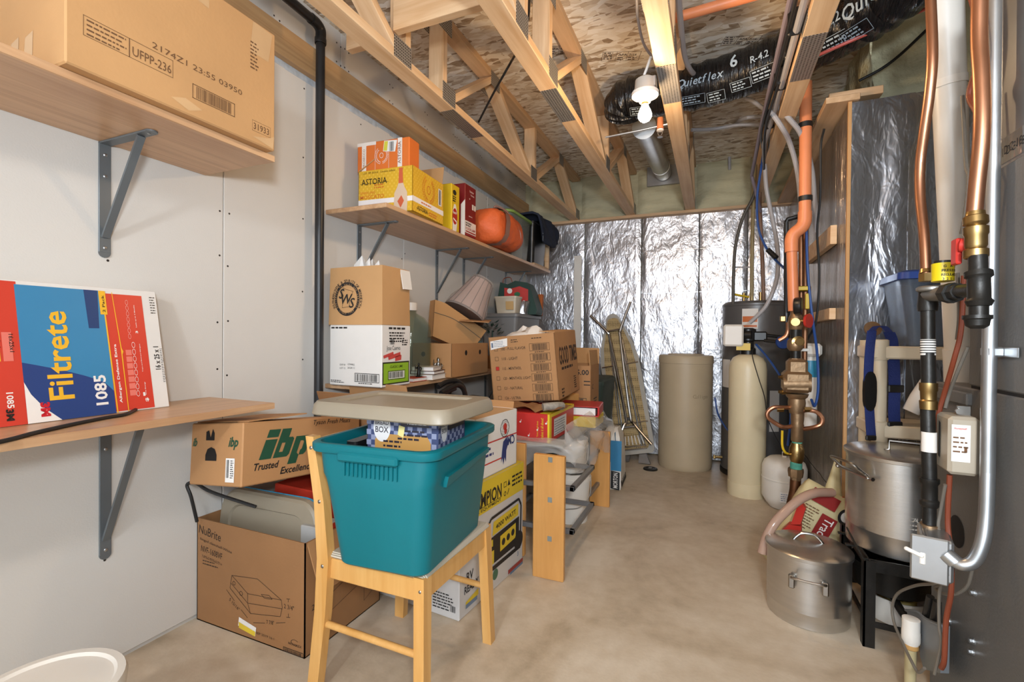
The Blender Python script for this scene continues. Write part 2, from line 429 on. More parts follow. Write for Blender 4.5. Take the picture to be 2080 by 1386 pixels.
for a, b in zip(tops, tops[1:]):
    p = obj('drywall_panel', MB().b2((XL-.013, a+.0018, 2.50), (XL, b-.0018, ZC), .002), 'drywall', wl)
    s_ = MB()
    for k in range(4):
        for z in (2.57, 2.67):
            y = a + .03 + k*(b-a-.06)/3; s_.cyl((XL-.003, y, z), (XL+.0006, y, z), .0042, seg=8); s_.cyl((XL-.003, y+.03, z-.006), (XL+.0006, y+.03, z-.006), .0042, seg=8)
    so = obj('screw_heads', s_, 'screw_dark', p); so['kind'] = 'stuff'
e_ = MB(); random.seed(3); y = 1.2
while y < 4.5:                                     # ragged torn paper edge of the board just under the ledger
    w = random.uniform(.05, .16); e_.b2((XL-.001, y, 2.365 - random.uniform(0, .012)), (XL+.0012, y+w, 2.392)); y += w
obj('torn_paper_edge', e_, 'drywall_edge', wl)
lg = beam('trim_1', (XL+.019, YB, 2.459), (XL+.019, YF, 2.459), .038, .138, 'ledger_wood', side=(1, 0, 0)); lg['kind'] = 'structure'
# ------------------------------------------------------------------ far wall: foil faced boards, plate, foam between trusses
wf = sempty('wall_far')
obj('foundation', MB().b2((XL-.15, YF+.03, 0), (XJ+.3, YF+.2, ZC)), 'foam', wf)
xs = [XL, -1.2, P(1301, 690, Y=YF).x, P(1418, 690, Y=YF).x, .28, XJ+.02]
for a, b in zip(xs, xs[1:]):
    n = 40; nz = 48; g = MB(); rnd = random.Random(int(a*100)); ph = [rnd.uniform(0, 6) for _ in range(8)]
    vs = []
    for j in range(nz+1):
        for i in range(n+1):
            x = a + .004 + (b-a-.008)*i/n; z = .012 + 2.262*j/nz
            e = min(i, n-i)/3.0
            w = .0035*math.sin(7*x + 3*z + ph[0]) + .0028*math.sin(13*z - 5*x + ph[1]) + .0016*math.sin(29*x + 11*z + ph[2]) + .0012*math.sin(37*z + ph[3] - 19*x)
            vs.append((x, YF - .006 + (w if e > 1 else w*e) + (.008*(1-e) if e < 1 else 0), z))
    fs = [(j*(n+1)+i, j*(n+1)+i+1, (j+1)*(n+1)+i+1, (j+1)*(n+1)+i) for j in range(nz) for i in range(n)]
    g.add(vs, fs); obj('foil_panel', g, 'foil_far', wf, 180)
for x, w in ((xs[2], .006), (xs[3], .010), (xs[4], .004), (xs[1], .004)):
    obj('joint', MB().b2((x-w/2, YF-.012, .01), (x+w/2, YF-.006, 2.27)), 'screw_dark', wf)
for z in (.36, .62, .93, 1.55, 1.95):
    obj('foil_crease', MB().b2((xs[2]+.02, YF-.0105, z), (XJ-.02, YF-.0095, z+.003)), 'foil_tape', wf)
beam('sill_plate', (XL, YF-.02, 2.2865), (XJ+.25, YF-.02, 2.2865), .12, .027, 'pine_dark', wf, (0, 1, 0))
TX = [-1.292, -.735, -.200, .352]
tb = [XL] + TX + [XJ+.3]
rnd = random.Random(5)
for a, b in zip(tb, tb[1:]):
    a2, b2 = a + .055, b - .055; n, nz = 16, 14; vs = []
    for j in range(nz+1):
        for i in range(n+1):
            u, v = i/n, j/nz; e = min(u, 1-u, v, 1-v)*8
            vs.append((a2 + (b2-a2)*u, YF + .005 - .035*min(e, 1) + .012*math.sin(22*v + 3*u + a*9) + rnd.uniform(-.003, .003), 2.30 + .445*v))
    obj('foam_block', MB().add(vs, [(j*(n+1)+i, j*(n+1)+i+1, (j+1)*(n+1)+i+1, (j+1)*(n+1)+i) for j in range(nz) for i in range(n)]), 'foam', wf, 180)
# ------------------------------------------------------------------ foundation jog on the right
wr = sempty('wall_right')
obj('jog_core', MB().b2((XJ+.03, YJ+.03, 0), (XR, YF+.1, 2.28)), 'foam', wr)
def sheet(x0, y0, x1, y1, z0, z1, m, nm, n=26, nz=30, amp=.003, par=wr):
    d = Vector((x1-x0, y1-y0, 0)); L = d.length; d.normalize(); nn = Vector((d.y, -d.x, 0)); vs = []
    for j in range(nz+1):
        for i in range(n+1):
            u = L*i/n; z = z0 + (z1-z0)*j/nz
            vs.append(Vector((x0, y0, z)) + d*u + nn*(amp*(math.sin(17*u + 2*z) + .7*math.sin(31*u - 3*z + 1) + .6*math.sin(9*z + 5*u))))
    return obj(nm, MB().add(vs, [(j*(n+1)+i, j*(n+1)+i+1, (j+1)*(n+1)+i+1, (j+1)*(n+1)+i) for j in range(nz) for i in range(n)]), m, par, 180)
sheet(XJ, YF, XJ, YJ+.012, .32, 2.27, 'foil_side', 'foil_panel', 60, 20, .0016)
sheet(XJ, YF, XJ, YJ+.012, .01, .315, 'foil_side', 'foil_panel', 60, 6, .0016)
fx = [XJ+.012, .86, 1.08, 1.38, XR]
for a, b in zip(fx, fx[1:]): sheet(a, YJ, b-.003, YJ, .01, 2.275, 'foil_front', 'foil_panel', 22, 40, .004)
obj('foil_tape', MB().b2((.835, YJ-.0075, .05), (.90, YJ-.0055, 2.27)), 'foil_tape', wr)
obj('board_edge', MB().b2((XJ-.004, YJ-.004, .01), (XJ+.011, YJ+.012, 2.28), .001), 'kraft_light', wr)
beam('sill_plate', (XJ-.03, YF, 2.295), (XJ-.03, YJ-.02, 2.295), .14, .03, 'pine_dark', wr, (1, 0, 0))
beam('sill_plate', (XJ-.08, YJ+.06, 2.325), (XJ+.14, YJ+.06, 2.325), .09, .038, 'pine_dark', wr, (0, 1, 0))
def foamwall(p0, p1, z0, z1, n=34, nz=12, seed=1):
    rnd = random.Random(seed); d = Vector((p1[0]-p0[0], p1[1]-p0[1], 0)); L = d.length; d.normalize(); nn = Vector((d.y, -d.x, 0)); vs = []
    for j in range(nz+1):
        for i in range(n+1):
            u = L*i/n; z = z0 + (z1-z0)*j/nz
            vs.append(Vector((p0[0], p0[1], z)) + d*u + nn*(.02*math.sin(6*u+4*z) + .014*math.sin(15*u-9*z) + rnd.uniform(-.007, .007)))
    return obj('foam_wall', MB().add(vs, [(j*(n+1)+i, j*(n+1)+i+1, (j+1)*(n+1)+i+1, (j+1)*(n+1)+i) for j in range(nz) for i in range(n)]), 'foam_pale', wr, 180)
foamwall((XJ+.14, YF), (XJ+.14, YJ+.16), 2.29, ZC, seed=2)
foamwall((XJ+.13, YJ+.17), (XR, YJ+.17), 2.29, ZC, seed=4)
obj('side_panel', MB().b2((XR, YB, 0), (XR+.05, YJ+.2, ZC)), 'drywall', wr)
# ------------------------------------------------------------------ ceiling: OSB sheets with mill stamps
ce = sempty('ceiling')
ys = [YB, -1.3, -.08, 1.14, 2.36, 3.58, YF+.1]
for i, (a, b) in enumerate(zip(ys, ys[1:])):
    xx = [XL-.1, .35, XR+.1] if i % 2 else [XL-.1, -.735, XR+.1]
    for c, d in zip(xx, xx[1:]):
        o = obj('strand_board', MB().b2((c+.0015-(c+d)/2, a+.0015-(a+b)/2, -.009), (d-.0015-(c+d)/2, b-.0015-(a+b)/2, .009)), 'osb', ce, at=((c+d)/2, (a+b)/2, ZC+.009))
st = MB()
def stamp(x, y, s=1.0, rz=0.0):
    Fc = Face((x, y, ZC), (math.cos(rz), math.sin(rz), 0), (math.sin(rz), -math.cos(rz), 0))
    st.frame(Fc, 0, 0, .24*s, .10*s, .0025, .0006); st.line(Fc, (.09*s, 0), (.09*s, .1*s), .002, .0006); st.line(Fc, (.16*s, 0), (.16*s, .1*s), .002, .0006)
    st.words(Fc, .008*s, .08*s, .07*s, 4, .02*s, .010*s, .0006, 4); st.text(Fc, 'APA', .1*s, .055*s, .03*s, .02, off=.0006); st.words(Fc, .1*s, .03*s, .05*s, 2, .02*s, .009*s, .0006, 8)
    st.text(Fc, '7/16', .168*s, .055*s, .028*s, .02, off=.0006); st.words(Fc, .168*s, .03*s, .06*s, 2, .02*s, .009*s, .0006, 9)
for x, y, s, r in ((-.95, 1.85, 1.0, .55), (-.62, 1.72, 1.15, .35), (-.62, 2.75, .9, .35), (-.95, 2.55, .8, .35), (.02, 2.85, .8, .35), (-.45, 1.62, .8, .35), (-1.0, 3.3, .7, 1.2)):
    stamp(x, y, s, r)
obj('mill_stamps', st, 'ink', ce)
# ------------------------------------------------------------------ open-web floor trusses
ZT, CH, CW = 2.30, .038, .086
def truss(xc, label):
    base = (xc, YF-.05, ZT); t = thing('floor_truss', label, 'truss', base, group='open web floor trusses under the subfloor')
    def bm_(name, a, b, w=CW, th=CH, m='pine', bev=.002): return beam(name, a, b, w, th, m, t, (1, 0, 0), bev, base)
    bm_('bottom_chord', (xc, YB, ZT+CH/2), (xc, YF-.02, ZT+CH/2)); bm_('top_chord', (xc, YB, ZC-CH/2), (xc, YF-.02, ZC-CH/2), m='pine_dark')
    lo, hi = ZT+CH, ZC-CH; h2 = .02
    webs = []
    for (y0, k0, y1, k1) in ((1.13, 1, 1.68, 0), (2.12, 0, 2.62, 1), (2.66, 1, 3.28, 0), (3.40, 0, 4.0, 1), (4.04, 1, 4.6, 0), (.52, 0, 1.08, 1), (-.1, 1, .45, 0), (-.75, 0, -.15, 1)):
        webs.append(((xc, y0, hi if k0 else lo), (xc, y1, hi if k1 else lo)))
    for a, b in webs:
        d = (Vector(b) - Vector(a)).normalized()*.015; bm_('web', Vector(a) + d*0, Vector(b) - d*0, m='pine')
    for y in (1.74, 2.05, 3.36, .45):
        bm_('web', (xc, y, lo), (xc, y, hi))
    for y, up in ((1.70, 0), (2.09, 0), (3.33, 0), (2.64, 1), (4.02, 1), (1.1, 1), (1.76, 1), (2.05, 1), (.48, 0), (4.58, 0)):
        z0, z1 = (hi-.055, ZC-.004) if up else (ZT+.003, lo+.058)
        for sx in (-1, 1):
            obj('nail_plate', MB().b2((sx*(CW/2+.0006)-.0006, y-.062-base[1], z0-ZT), (sx*(CW/2+.0006)+.0006, y+.062-base[1], z1-ZT)), 'truss_plate', t)
    obj('splice_plate', MB().b2((-CW/2+.002, 2.14-base[1], -.0016), (CW/2-.002, 2.49-base[1], 0)), 'truss_plate', t)
    return t
truss(TX[0], 'pine floor truss nearest the drywall wall, its shadow on the drywall')
truss(TX[1], 'pine floor truss running over the middle of the room, left of the bulb')
truss(TX[2], 'pine floor truss with the light bulb mounted on its side')
truss(TX[3], 'pine floor truss with grey tubing strapped along its side')
a = P(797, 62, X=TX[0]+.043)
beam('trim_2', (TX[0]+.045, a.y+.019, a.z+.07), (TX[1]-.045, a.y+.019, a.z+.07), .14, .038, 'pine', side=(0, 0, 1))['kind'] = 'structure'
a = P(716, 100, X=-1.5)
beam('trim_3', (-1.52, a.y, a.z+.06), (TX[0]-.045, a.y, a.z+.06), .14, .038, 'pine', side=(0, 0, 1))['kind'] = 'structure'
# ================================================================== shelves on the left wall
def bracket(par, y, zt, arm, leg, off=(0, 0, 0), m='grey_metal_paint'):
    """steel shelf bracket under a board: wall leg, arm, diagonal brace"""
    o = Vector(off); b = MB()
    b.b2(Vector((XL, y-.017, zt-leg)) - o, Vector((XL+.006, y+.017, zt)) - o, .0015); b.cyl(Vector((XL, y, zt-leg)) - o, Vector((XL+.0052, y, zt-leg)) - o, .0168, seg=16)
    b.b2(Vector((XL, y-.017, zt-.006)) - o, Vector((XL+arm, y+.017, zt)) - o, .0015); b.cyl(Vector((XL+arm, y, zt-.0052)) - o, Vector((XL+arm, y, zt-.0006)) - o, .0168, seg=16)
    p0 = Vector((XL+.008, y, zt-leg+.05)) - o; p1 = Vector((XL+arm-.05, y, zt-.008)) - o
    d = (p1-p0).normalized(); q = Vector((0, 1, 0)); nn = d.cross(q)
    b.prism([p0+q*.011-nn*.004, p0-q*.011-nn*.004, p0-q*.011+nn*.004, p0+q*.011+nn*.004], p1-p0)
    r = obj('bracket', b, m, par); s_ = MB()
    for z in (zt-.04, zt-.11, zt-leg+.015): s_.sphere(Vector((XL+.0065, y, z)) - o, (.003, .006, .006), 10, 6)
    s_.sphere(Vector((XL+arm-.012, y, zt-.007)) - o, (.005, .005, .002), 10, 6)
    obj('screw', s_, 'galvanised', r); return r
def shelf(label, y0, y1, z, depth, brs, arm=.25, leg=.36, th=.023):
    base = (XL, y0, z); t = thing('wall_shelf', label, 'shelf', base, group='oak laminate shelves on the drywall')
    obj('board', MB().b2((0, 0, 0), (depth, y1-y0, th), .003), 'shelf_oak', t)
    obj('edge_band', MB().b2((depth-.0005, .001, .001), (depth+.0012, y1-y0-.001, th-.001)), 'shelf_oak', t)
    for y in brs: bracket(t, y, z, arm, leg, base)
    return t
shelf('oak shelf under the large stamped carton at upper left', -1.1, 1.24, 1.745, .38, [-.4, .905])
shelf('oak shelf carrying the furnace filter pack at lower left', -1.1, 1.262, .845, .36, [-.4, .908], leg=.46)
shelf('long oak shelf under the yellow wine carton and orange bag', 1.868, 4.385, 1.745, .385, [2.12, 2.937, 3.34, 4.18])
shelf('oak shelf under the white tequila carton and grey tote', 1.87, 4.66, .845, .36, [2.12, 2.94, 3.75])
# ================================================================== cartons
def faces(w, d, h):
    return (Face((-w/2, -d/2, 0), (1, 0, 0), (0, 0, 1)), Face((w/2, -d/2, 0), (0, 1, 0), (0, 0, 1)), Face((-w/2, -d/2, h), (1, 0, 0), (0, 1, 0)))
def carton(name, label, loc, rz, w, d, h, m='kraft', rot=None, closed=True, tape=True, group=None, inside='kraft_inside', th=.004):
    t = thing(name, label, 'box', loc, rz, group, rot)
    if closed:
        obj('body', MB().box((0, 0, h/2), (w, d, h), .004), m, t)
        if tape: obj('tape', MB().b2((-w/2-.0004, -.028, h-.06), (w/2+.0004, .028, h+.0006)), 'tape', t)
    else:
        b = MB(); b.b2((-w/2, -d/2, 0), (w/2, d/2, th))
        b.b2((-w/2, -d/2, 0), (-w/2+th, d/2, h)); b.b2((w/2-th, -d/2, 0), (w/2, d/2, h))
        b.b2((-w/2, -d/2, 0), (w/2, -d/2+th, h)); b.b2((-w/2, d/2-th, 0), (w/2, d/2, h)); obj('body', b, m, t)
    return t
def flap(t, p0, p1, out, m, th=.004, name='flap'):
    """a cardboard flap hinged on p0-p1 and reaching out by a vector"""
    p0, p1, out = Vector(p0), Vector(p1), Vector(out); n = (p1-p0).cross(out).normalized()*th
    return fixn(obj(name, MB().prism([p0, p1, p1 + out*.97 - (p1-p0)*.02, p0 + out + (p1-p0)*.02], n), m, t))
# ---- big UFPP carton, overhanging the upper-left shelf
w, d, h = .415, .588, .41
t = carton('shipping_carton', 'large kraft carton with stamped numbers and barcode on the upper left shelf', (XL+.001+w/2, .622+d/2, 1.7685), 0, w, d, h, 'kraft_light', tape=False)
Ff, Fr, Ft = faces(w, d, h); ink = MB()
ink.frame(Fr, .035, .085, .135, .135, .0012); ink.words(Fr, .042, .124, .085, 4, .0115, .004, seed=2)
ink.frame(Fr, .135, .085, .245, .135, .0012); ink.text(Fr, 'UFPP-236', .142, .094, .034, .004, width=.098)
ink.text(Fr, '2174Z1 23:55 03950', .19, .142, .024, 0, rot=-.02, width=.27)
ink.frame(Fr, .30, .055, .435, .098, .002); ink.bars(Fr, .312, .059, .425, .094, n=30, seed=5)
ink.text(Fr, '31933', .503, .047, .030, .004, width=.06); ink.frame(Fr, .498, .04, .569, .075, .0008)
ink.words(Fr, .49, .33, .03, 8, .012, .005, seed=9)
obj('printed_lettering', ink, 'ink_soft', t)
tp = MB(); rnd = random.Random(3)
for k in range(2):
    a0 = .15+.07*k; tp.shape(Ff, [(a0, .0), (a0+.045, .0), (a0+.05, .11), (a0+.012, .10)], .0007)
tp.shape(Fr, [(.49, .30), (.56, .30), (.575, .40), (.50, .405)], .0006); tp.shape(Fr, [(.28, .36), (.35, .35), (.35, .408), (.27, .408)], .0006)
tp.shape(Fr, [(.24, .03), (.29, .012), (.33, .03), (.28, .045)], .0006); tp.shape(Fr, [(.5, .02), (.58, .006), (.585, .05), (.56, .035)], .0006)
obj('packing_tape', tp, mat('clear_tape', '#cba67a', .2, var=.1), t)
# ---- furnace filter pack leaning on the wall
w, d, h = .66, .052, .405
p = P(312, 825, Z=.868)
t = thing('filter_pack', 'two-pack of furnace air filters in blue and red sleeve leaning on the wall', 'filter pack', (-1.715, 1.03, .8695), rot=(math.radians(-11.5), 0, PI/2))
obj('sleeve', MB().box((-w/2, d/2, h/2), (w, d, h), .002), 'white_card', t)
Fp = Face((-w, 0, 0), (1, 0, 0), (0, 0, 1))
def squeeze(mb):
    ks = [(0, 0), (.055, .047), (.30, .165), (.545, .365), (.64, .44), (.66, .66), (9, 9)]
    for v in mb.v:
        s_ = -v.x
        for (a0, b0), (a1, b1) in zip(ks, ks[1:]):
            if a0 <= s_ <= a1: v.x = -(b0 + (s_-a0)*(b1-b0)/(a1-a0)); break
def pr(name, mb, col, th=None, rough=.35):
    if th is None: squeeze(mb)
    return obj(name, mb, mat('print_' + col, '#' + col, rough, var=.03), t if th is None else th)
W_ = w
red = MB().rect(Fp, W_-.30, .004, W_-.055, .385).rect(Fp, W_-.635, 0, W_-.54, .40); pr('printed_panel', red, 'd0402f')
blu = MB().rect(Fp, W_-.545, 0, W_-.285, .392, .0011).rect(Fp, W_-.659, 0, W_-.635, .40); pr('printed_panel', blu, '3a84b0')
dk = MB(); pts = [(W_-.505, .0), (W_-.285, .0), (W_-.285, .07)] + [(W_-.285-.26*k/8, .07+.10*(k/8)**.6) for k in range(1, 9)] + [(W_-.545, .11)]
dk.shape(Fp, pts, .0013); pr('printed_panel', dk, '27417c')
wh = MB().shape(Fp, [(W_-.545, 0), (W_-.455, 0), (W_-.50, .04), (W_-.53, .08), (W_-.545, .115)], .0016)
wh.text(Fp, '1085', W_-.315, .03, .052, .025, rot=PI/2, off=.0018); wh.text(Fp, 'Allergen Defense Extra', W_-.245, .03, .020, .02, rot=PI/2, off=.0018)
wh.text(Fp, '1085', W_-.592, .09, .024, .02, rot=-PI/2, off=.0018)
for k in range(8): wh.ring(Fp, W_-.148 + .004*k*.2, .055+.023*k, .0085, .0100, .0018, 16)
for k in range(7): wh.ring(Fp, W_-.158 + .004*k*.2, .245+.019*k, .0075, .0082, .0018, 14)
wh.words(Fp, W_-.118, .045, .012, 1, .01, .012, .0018); wh.text(Fp, '3', W_-.105, .255, .02, .03, rot=PI/2, off=.0018); wh.text(Fp, '$', W_-.090, .025, .026, .03, rot=PI/2, off=.0018)
wh.text(Fp, 'Lasts up to 3 Months', W_-.108, .275, .009, .01, rot=PI/2, off=.0018); wh.text(Fp, 'Save Energy', W_-.098, .048, .009, .01, rot=PI/2, off=.0018)
wh.text(Fp, 'Traps and Bind and Allergens', W_-.102, .125, .008, .01, rot=PI/2, off=.0018)
pr('printed_lettering', wh, 'efe9e2')
ye = MB().text(Fp, 'Filtrete', W_-.415, .058, .098, .018, rot=PI/2, off=.0022, width=.262).text(Fp, 'Filtrete', W_-.605, .365, .026, .03, rot=-PI/2, off=.0018)
ye.shape(Fp, [(W_-.281, .0), (W_-.274, .0), (W_-.281, .30), (W_-.288, .39), (W_-.292, .39)], .0018).shape(Fp, [(W_-.218, 0), (W_-.213, 0), (W_-.213, .185), (W_-.206, .195), (W_-.214, .205), (W_-.232, .39), (W_-.236, .39), (W_-.219, .2)], .0018)
ye.rect(Fp, W_-.306, .315, W_-.272, .392, .002).rect(Fp, W_-.622, .175, W_-.597, .255, .0016)
pr('printed_lettering', ye, 'edb52f')
pk = MB().rect(Fp, W_-.59, .175, W_-.565, .255, .0016); [pk.rect(Fp, W_-.195+.0005*k, .05+.022*k, W_-.158, .068+.022*k, .0012) for k in range(7)]; pr('printed_label', pk, 'e5796a')
bk = MB().text(Fp, '2 Pack', W_-.282, .322, .021, .015, rot=PI/2, off=.0024).text(Fp, '16 x 25 x 1', W_-.017, .13, .026, .02, rot=PI/2, off=.0014, width=.08).text(Fp, '3M', W_-.596, .045, .025, .05, rot=-PI/2, off=.002)
bk.text(Fp, '16x25x1', W_-.572, .25, .016, .01, rot=-PI/2, off=.002).text(Fp, '2 Pack', W_-.604, .245, .014, .01, rot=-PI/2, off=.002)
bk.words(Fp, W_-.028, .38, .02, 7, .009, .003, .0012, 6); bk.words(Fp, W_-.0125, .2, .01, 20, .006, .002, .0012, 7)
pr('printed_lettering', bk, '26211f')
nv = MB().shape(Fp, [(W_-.348, .27), (W_-.315, .27), (W_-.308, .392), (W_-.352, .392)], .0014); pr('printed_label', nv, '1f3f70')
r3 = MB().text(Fp, '3M', W_-.508, .055, .032, .06, rot=-PI/2, off=.0022); pr('printed_logo', r3, 'c8202b')
# ---- flat black cord across the lower-left shelf
zc = .869
pts = [P(x, y, Z=zc+.004) for x, y in ((-120, 918), (0, 898), (70, 880), (150, 862), (215, 849), (255, 842), (280, 830))] + [P(300, 822, Z=zc+.012)]
t = thing('power_cord', 'flat black power cord with a plug lying across the filter shelf', 'cord', pts[0])
lp = [q - pts[0] for q in pts]
obj('cable', MB().tube(lp, .0055, 8), 'wire_black', t); e = lp[-1]; dd = (lp[-1]-lp[-2]).normalized()
obj('plug', MB().rings_along([e - dd*.012, e, e + dd*.016, e + dd*.03], [.006, .012, .015, .012], 12), 'wire_black', t)
# ---- white bucket, bottom left corner
p = P(80, 1410, Z=.35)
t = thing('plastic_bucket', 'white plastic bucket with lid in the bottom left corner', 'bucket', (p.x, p.y, 0))
obj('pail', MB().lathe([(.118, 0), (.122, .004), (.136, .33), (.14, .332)], seg=40), 'white_plastic', t)
obj('lid', MB().lathe([(.139, .305), (.143, .31), (.147, .345), (.143, .354), (.128, .354), (.122, .348), (.02, .347), (0, .347)], seg=48), 'white_plastic', t)
# ---- black vent pipe
xp = P(643, 400, X=XL+.035); yv = xp.y
t = thing('vent_pipe', 'black plastic vent pipe running down the drywall beside the shelves', 'pipe', (XL+.055, yv, .0))
zt = P(643, 52, X=XL+.055).z
obj('riser', MB().cyl((0, 0, 0), (0, 0, zt-.05), .0215, seg=24), 'abs_pipe', t)
q = P(575, -40, X=XL+.09) - Vector((XL+.055, yv, 0))
top = Vector((0, 0, zt)); run_dir = (P(560, -22, X=XL+.10) - P(648, 52, X=XL+.055)).normalized()
obj('elbow', MB().tube([(0, 0, zt-.06), (0, 0, zt-.01), top + run_dir*.03 + Vector((0, 0, .01)), top + run_dir*.075 + Vector((0, 0, .012))], .025, 20), 'abs_pipe', t)
obj('collar', MB().lathe([(.0265, zt-.075), (.0275, zt-.072), (.0275, zt-.05), (.0265, zt-.047)], seg=24), 'abs_pipe', t)
obj('run', MB().cyl(top + run_dir*.06 + Vector((0, 0, .012)), top + run_dir*1.4 + Vector((0, 0, .012)), .0215, seg=24), 'abs_pipe', t)
# ================================================================== floor pile on the left
# ---- open NuBrite carton
w, d, h = .565, .40, .40
t = carton('open_carton', 'tall open kraft carton printed with a clamshell box drawing, on the floor by the wall', (-1.565, 1.412, 0), 0, w, d, h, 'kraft_dark', closed=False)
flap(t, (w/2, -d/2+.01, h-.002), (w/2, d/2-.005, h-.002), (.055, 0, -.17), 'kraft', name='flap')
flap(t, (w/2-.01, d/2, h-.002), (-w/2+.01, d/2, h-.002), (0, .015, .10), 'kraft', name='flap')
Ff, Fr, Ft = faces(w, d, h); ink = MB()
ink.text(Ff, 'NuBrite', .012, .345, .058, .0, rot=-.12, width=.125, sy=.8); ink.text(Ff, 'hinged clamshell-White', .02, .318, .014, 0, rot=-.12, width=.18)
ink.text(Ff, 'NVF-1608VF', .025, .275, .034, 0, rot=-.10, width=.12); ink.text(Ff, '7.875x5.9375x2.75 in', .03, .252, .014, 0, rot=-.1, width=.115); ink.words(Ff, .035, .238, .09, 2, .012, .004)
A, B, C_, D_ = (.195, .205), (.235, .225), (.375, .225), (.45, .175)
o_ = .0012
def pl(*p): ink.pline(Ff, p, .0018, o_)
pl((.20, .215), (.335, .23), (.455, .18), (.46, .155), (.45, .12), (.30, .095), (.19, .165), (.20, .215)); pl((.20, .215), (.285, .165), (.455, .18)); pl((.285, .165), (.285, .13), (.46, .15)); pl((.285, .13), (.30, .095)); pl((.285, .13), (.195, .185))
pl((.355, .178), (.37, .168), (.41, .172), (.395, .183), (.355, .178)); ink.ring(Ff, .25, .158, .007, .009, o_, 12); ink.ring(Ff, .212, .188, .006, .008, o_, 12)
pl((.17, .155), (.215, .122)); pl((.25, .098), (.285, .075)); pl((.315, .065), (.375, .078)); pl((.43, .092), (.475, .105))
ink.text(Ff, '5 15/16"', .185, .118, .018, rot=-.5, width=.06); ink.text(Ff, '7 7/8"', .383, .078, .02, rot=.12, width=.038)
ink.text(Ff, '2 3/4"', .468, .155, .022, rot=.02, width=.048); pl((.48, .19), (.497, .193)); pl((.488, .191), (.488, .18)); pl((.48, .125), (.498, .128)); pl((.489, .127), (.489, .14))
ink.text(Ff, '10 SEP 2019 16:1', .31, .028, .012, 0, rot=.0, width=.11)
ink.ring(Ff, .52, .045, .016, .0185, o_, 18, .55, .6, 5.6); ink.text(Ff, 'NOVOLEX', .49, .033, .012, .01, width=.062)
ink.frame(Ff, .465, .002, .56, .018, .0025); ink.bars(Ff, .47, .004, .555, .014, n=24, seed=4)
pl2 = lambda *p: ink.pline(Fr, p, .0016, o_)
pl2((.10, .10), (.13, .17), (.30, .21), (.31, .14), (.10, .10)); pl2((.30, .05), (.38, .08), (.38, .13), (.30, .10), (.30, .05)); ink.text(Fr, '5"', .05, .05, .03); ink.text(Fr, '2"', .03, .15, .03); ink.text(Fr, '7 7/8', .2, .21, .02)
obj('printed_lettering', ink, 'ink', t)
lb = MB().shape(Ff, [(.235, .035), (.325, .018), (.33, .05), (.24, .068)], .0012); obj('shipping_label', lb, 'white_print', t)
lb = MB().shape(Ff, [(.24, .028), (.324, .0165), (.3265, .034), (.2385, .05)], .0016); obj('yellow_label', lb, mat('label_yellow', '#e2c437', .6), t)
# ---- grey lid standing in the open carton
t = thing('tote_lid', 'taupe plastic tote lid standing upright in the open carton', 'lid', (-1.572, 1.275, .03), rot=(math.radians(-7), 0, .02))
def lidmesh(hx, hy, hz, r=.07):
    b = MB(); b.loft([rrect(hx, hy, r, 0, 7), rrect(hx+.004, hy+.004, r, .004, 7), rrect(hx, hy, r, hz*.75, 7), rrect(hx-.01, hy-.01, r-.01, hz, 7), rrect(hx-.055, hy-.055, r-.03, hz, 7), rrect(hx-.06, hy-.06, r-.03, hz-.008, 7)]); return b
b = lidmesh(.252, .235, .03, .09); R = Matrix.Rotation(PI/2, 3, 'X'); b.v = [R @ v + Vector((0, 0, .235)) for v in b.v]
mat('taupe_lid', '#8f8471', .42, var=.06)
obj('panel', b, 'taupe_lid', t)
b = MB().loft([[R @ v + Vector((0, .006, .235)) for v in rrect(.258, .241, .092, 0, 7)], [R @ v + Vector((0, .001, .235)) for v in rrect(.258, .241, .092, 0, 7)]]); obj('rim', b, mat('lid_blue', '#3f93b8', .4), t)
# ---- red cartons in the same box
carton('red_carton', 'red carton lying flat inside the open kraft carton, behind the taupe lid', (-1.46, 1.49, .30), .1, .40, .17, .20, mat('carton_red', '#b8331f', .5, var=.1), rot=(0, math.radians(4), .1), tape=False)
t = carton('small_carton', 'small grey and red carton wedged in a corner of the open kraft carton', (-1.335, 1.33, .27), .05, .09, .10, .155, mat('carton_grey', '#a9a7a3', .5), tape=False)
obj('red_panel', MB().b2((.0455, -.05, .0), (.0465, .05, .15)), 'carton_red', t)
pts = [P(400, 1060, d=1.80), P(388, 1010, d=1.78), P(380, 985, d=1.78), P(398, 982, d=1.78), P(430, 1000, d=1.76), P(520, 1030, d=1.75)]
t = thing('black_cable', 'black cable looping out of the open carton beside the drywall', 'cable', pts[0]); obj('loop', MB().tube([q - pts[0] for q in pts], .006, 8), 'wire_black', t)
# ---- ibp carton on top
w, d, h = .275, .56, .215
t = carton('meat_carton', 'kraft meat carton with big green lettering, resting on the open carton', (-1.571, 1.372, .565), 0, w, d, h, 'kraft', rot=(-.105, -.095, -.019), tape=False)
Ff, Fr, Ft = faces(w, d, h); g = MB()

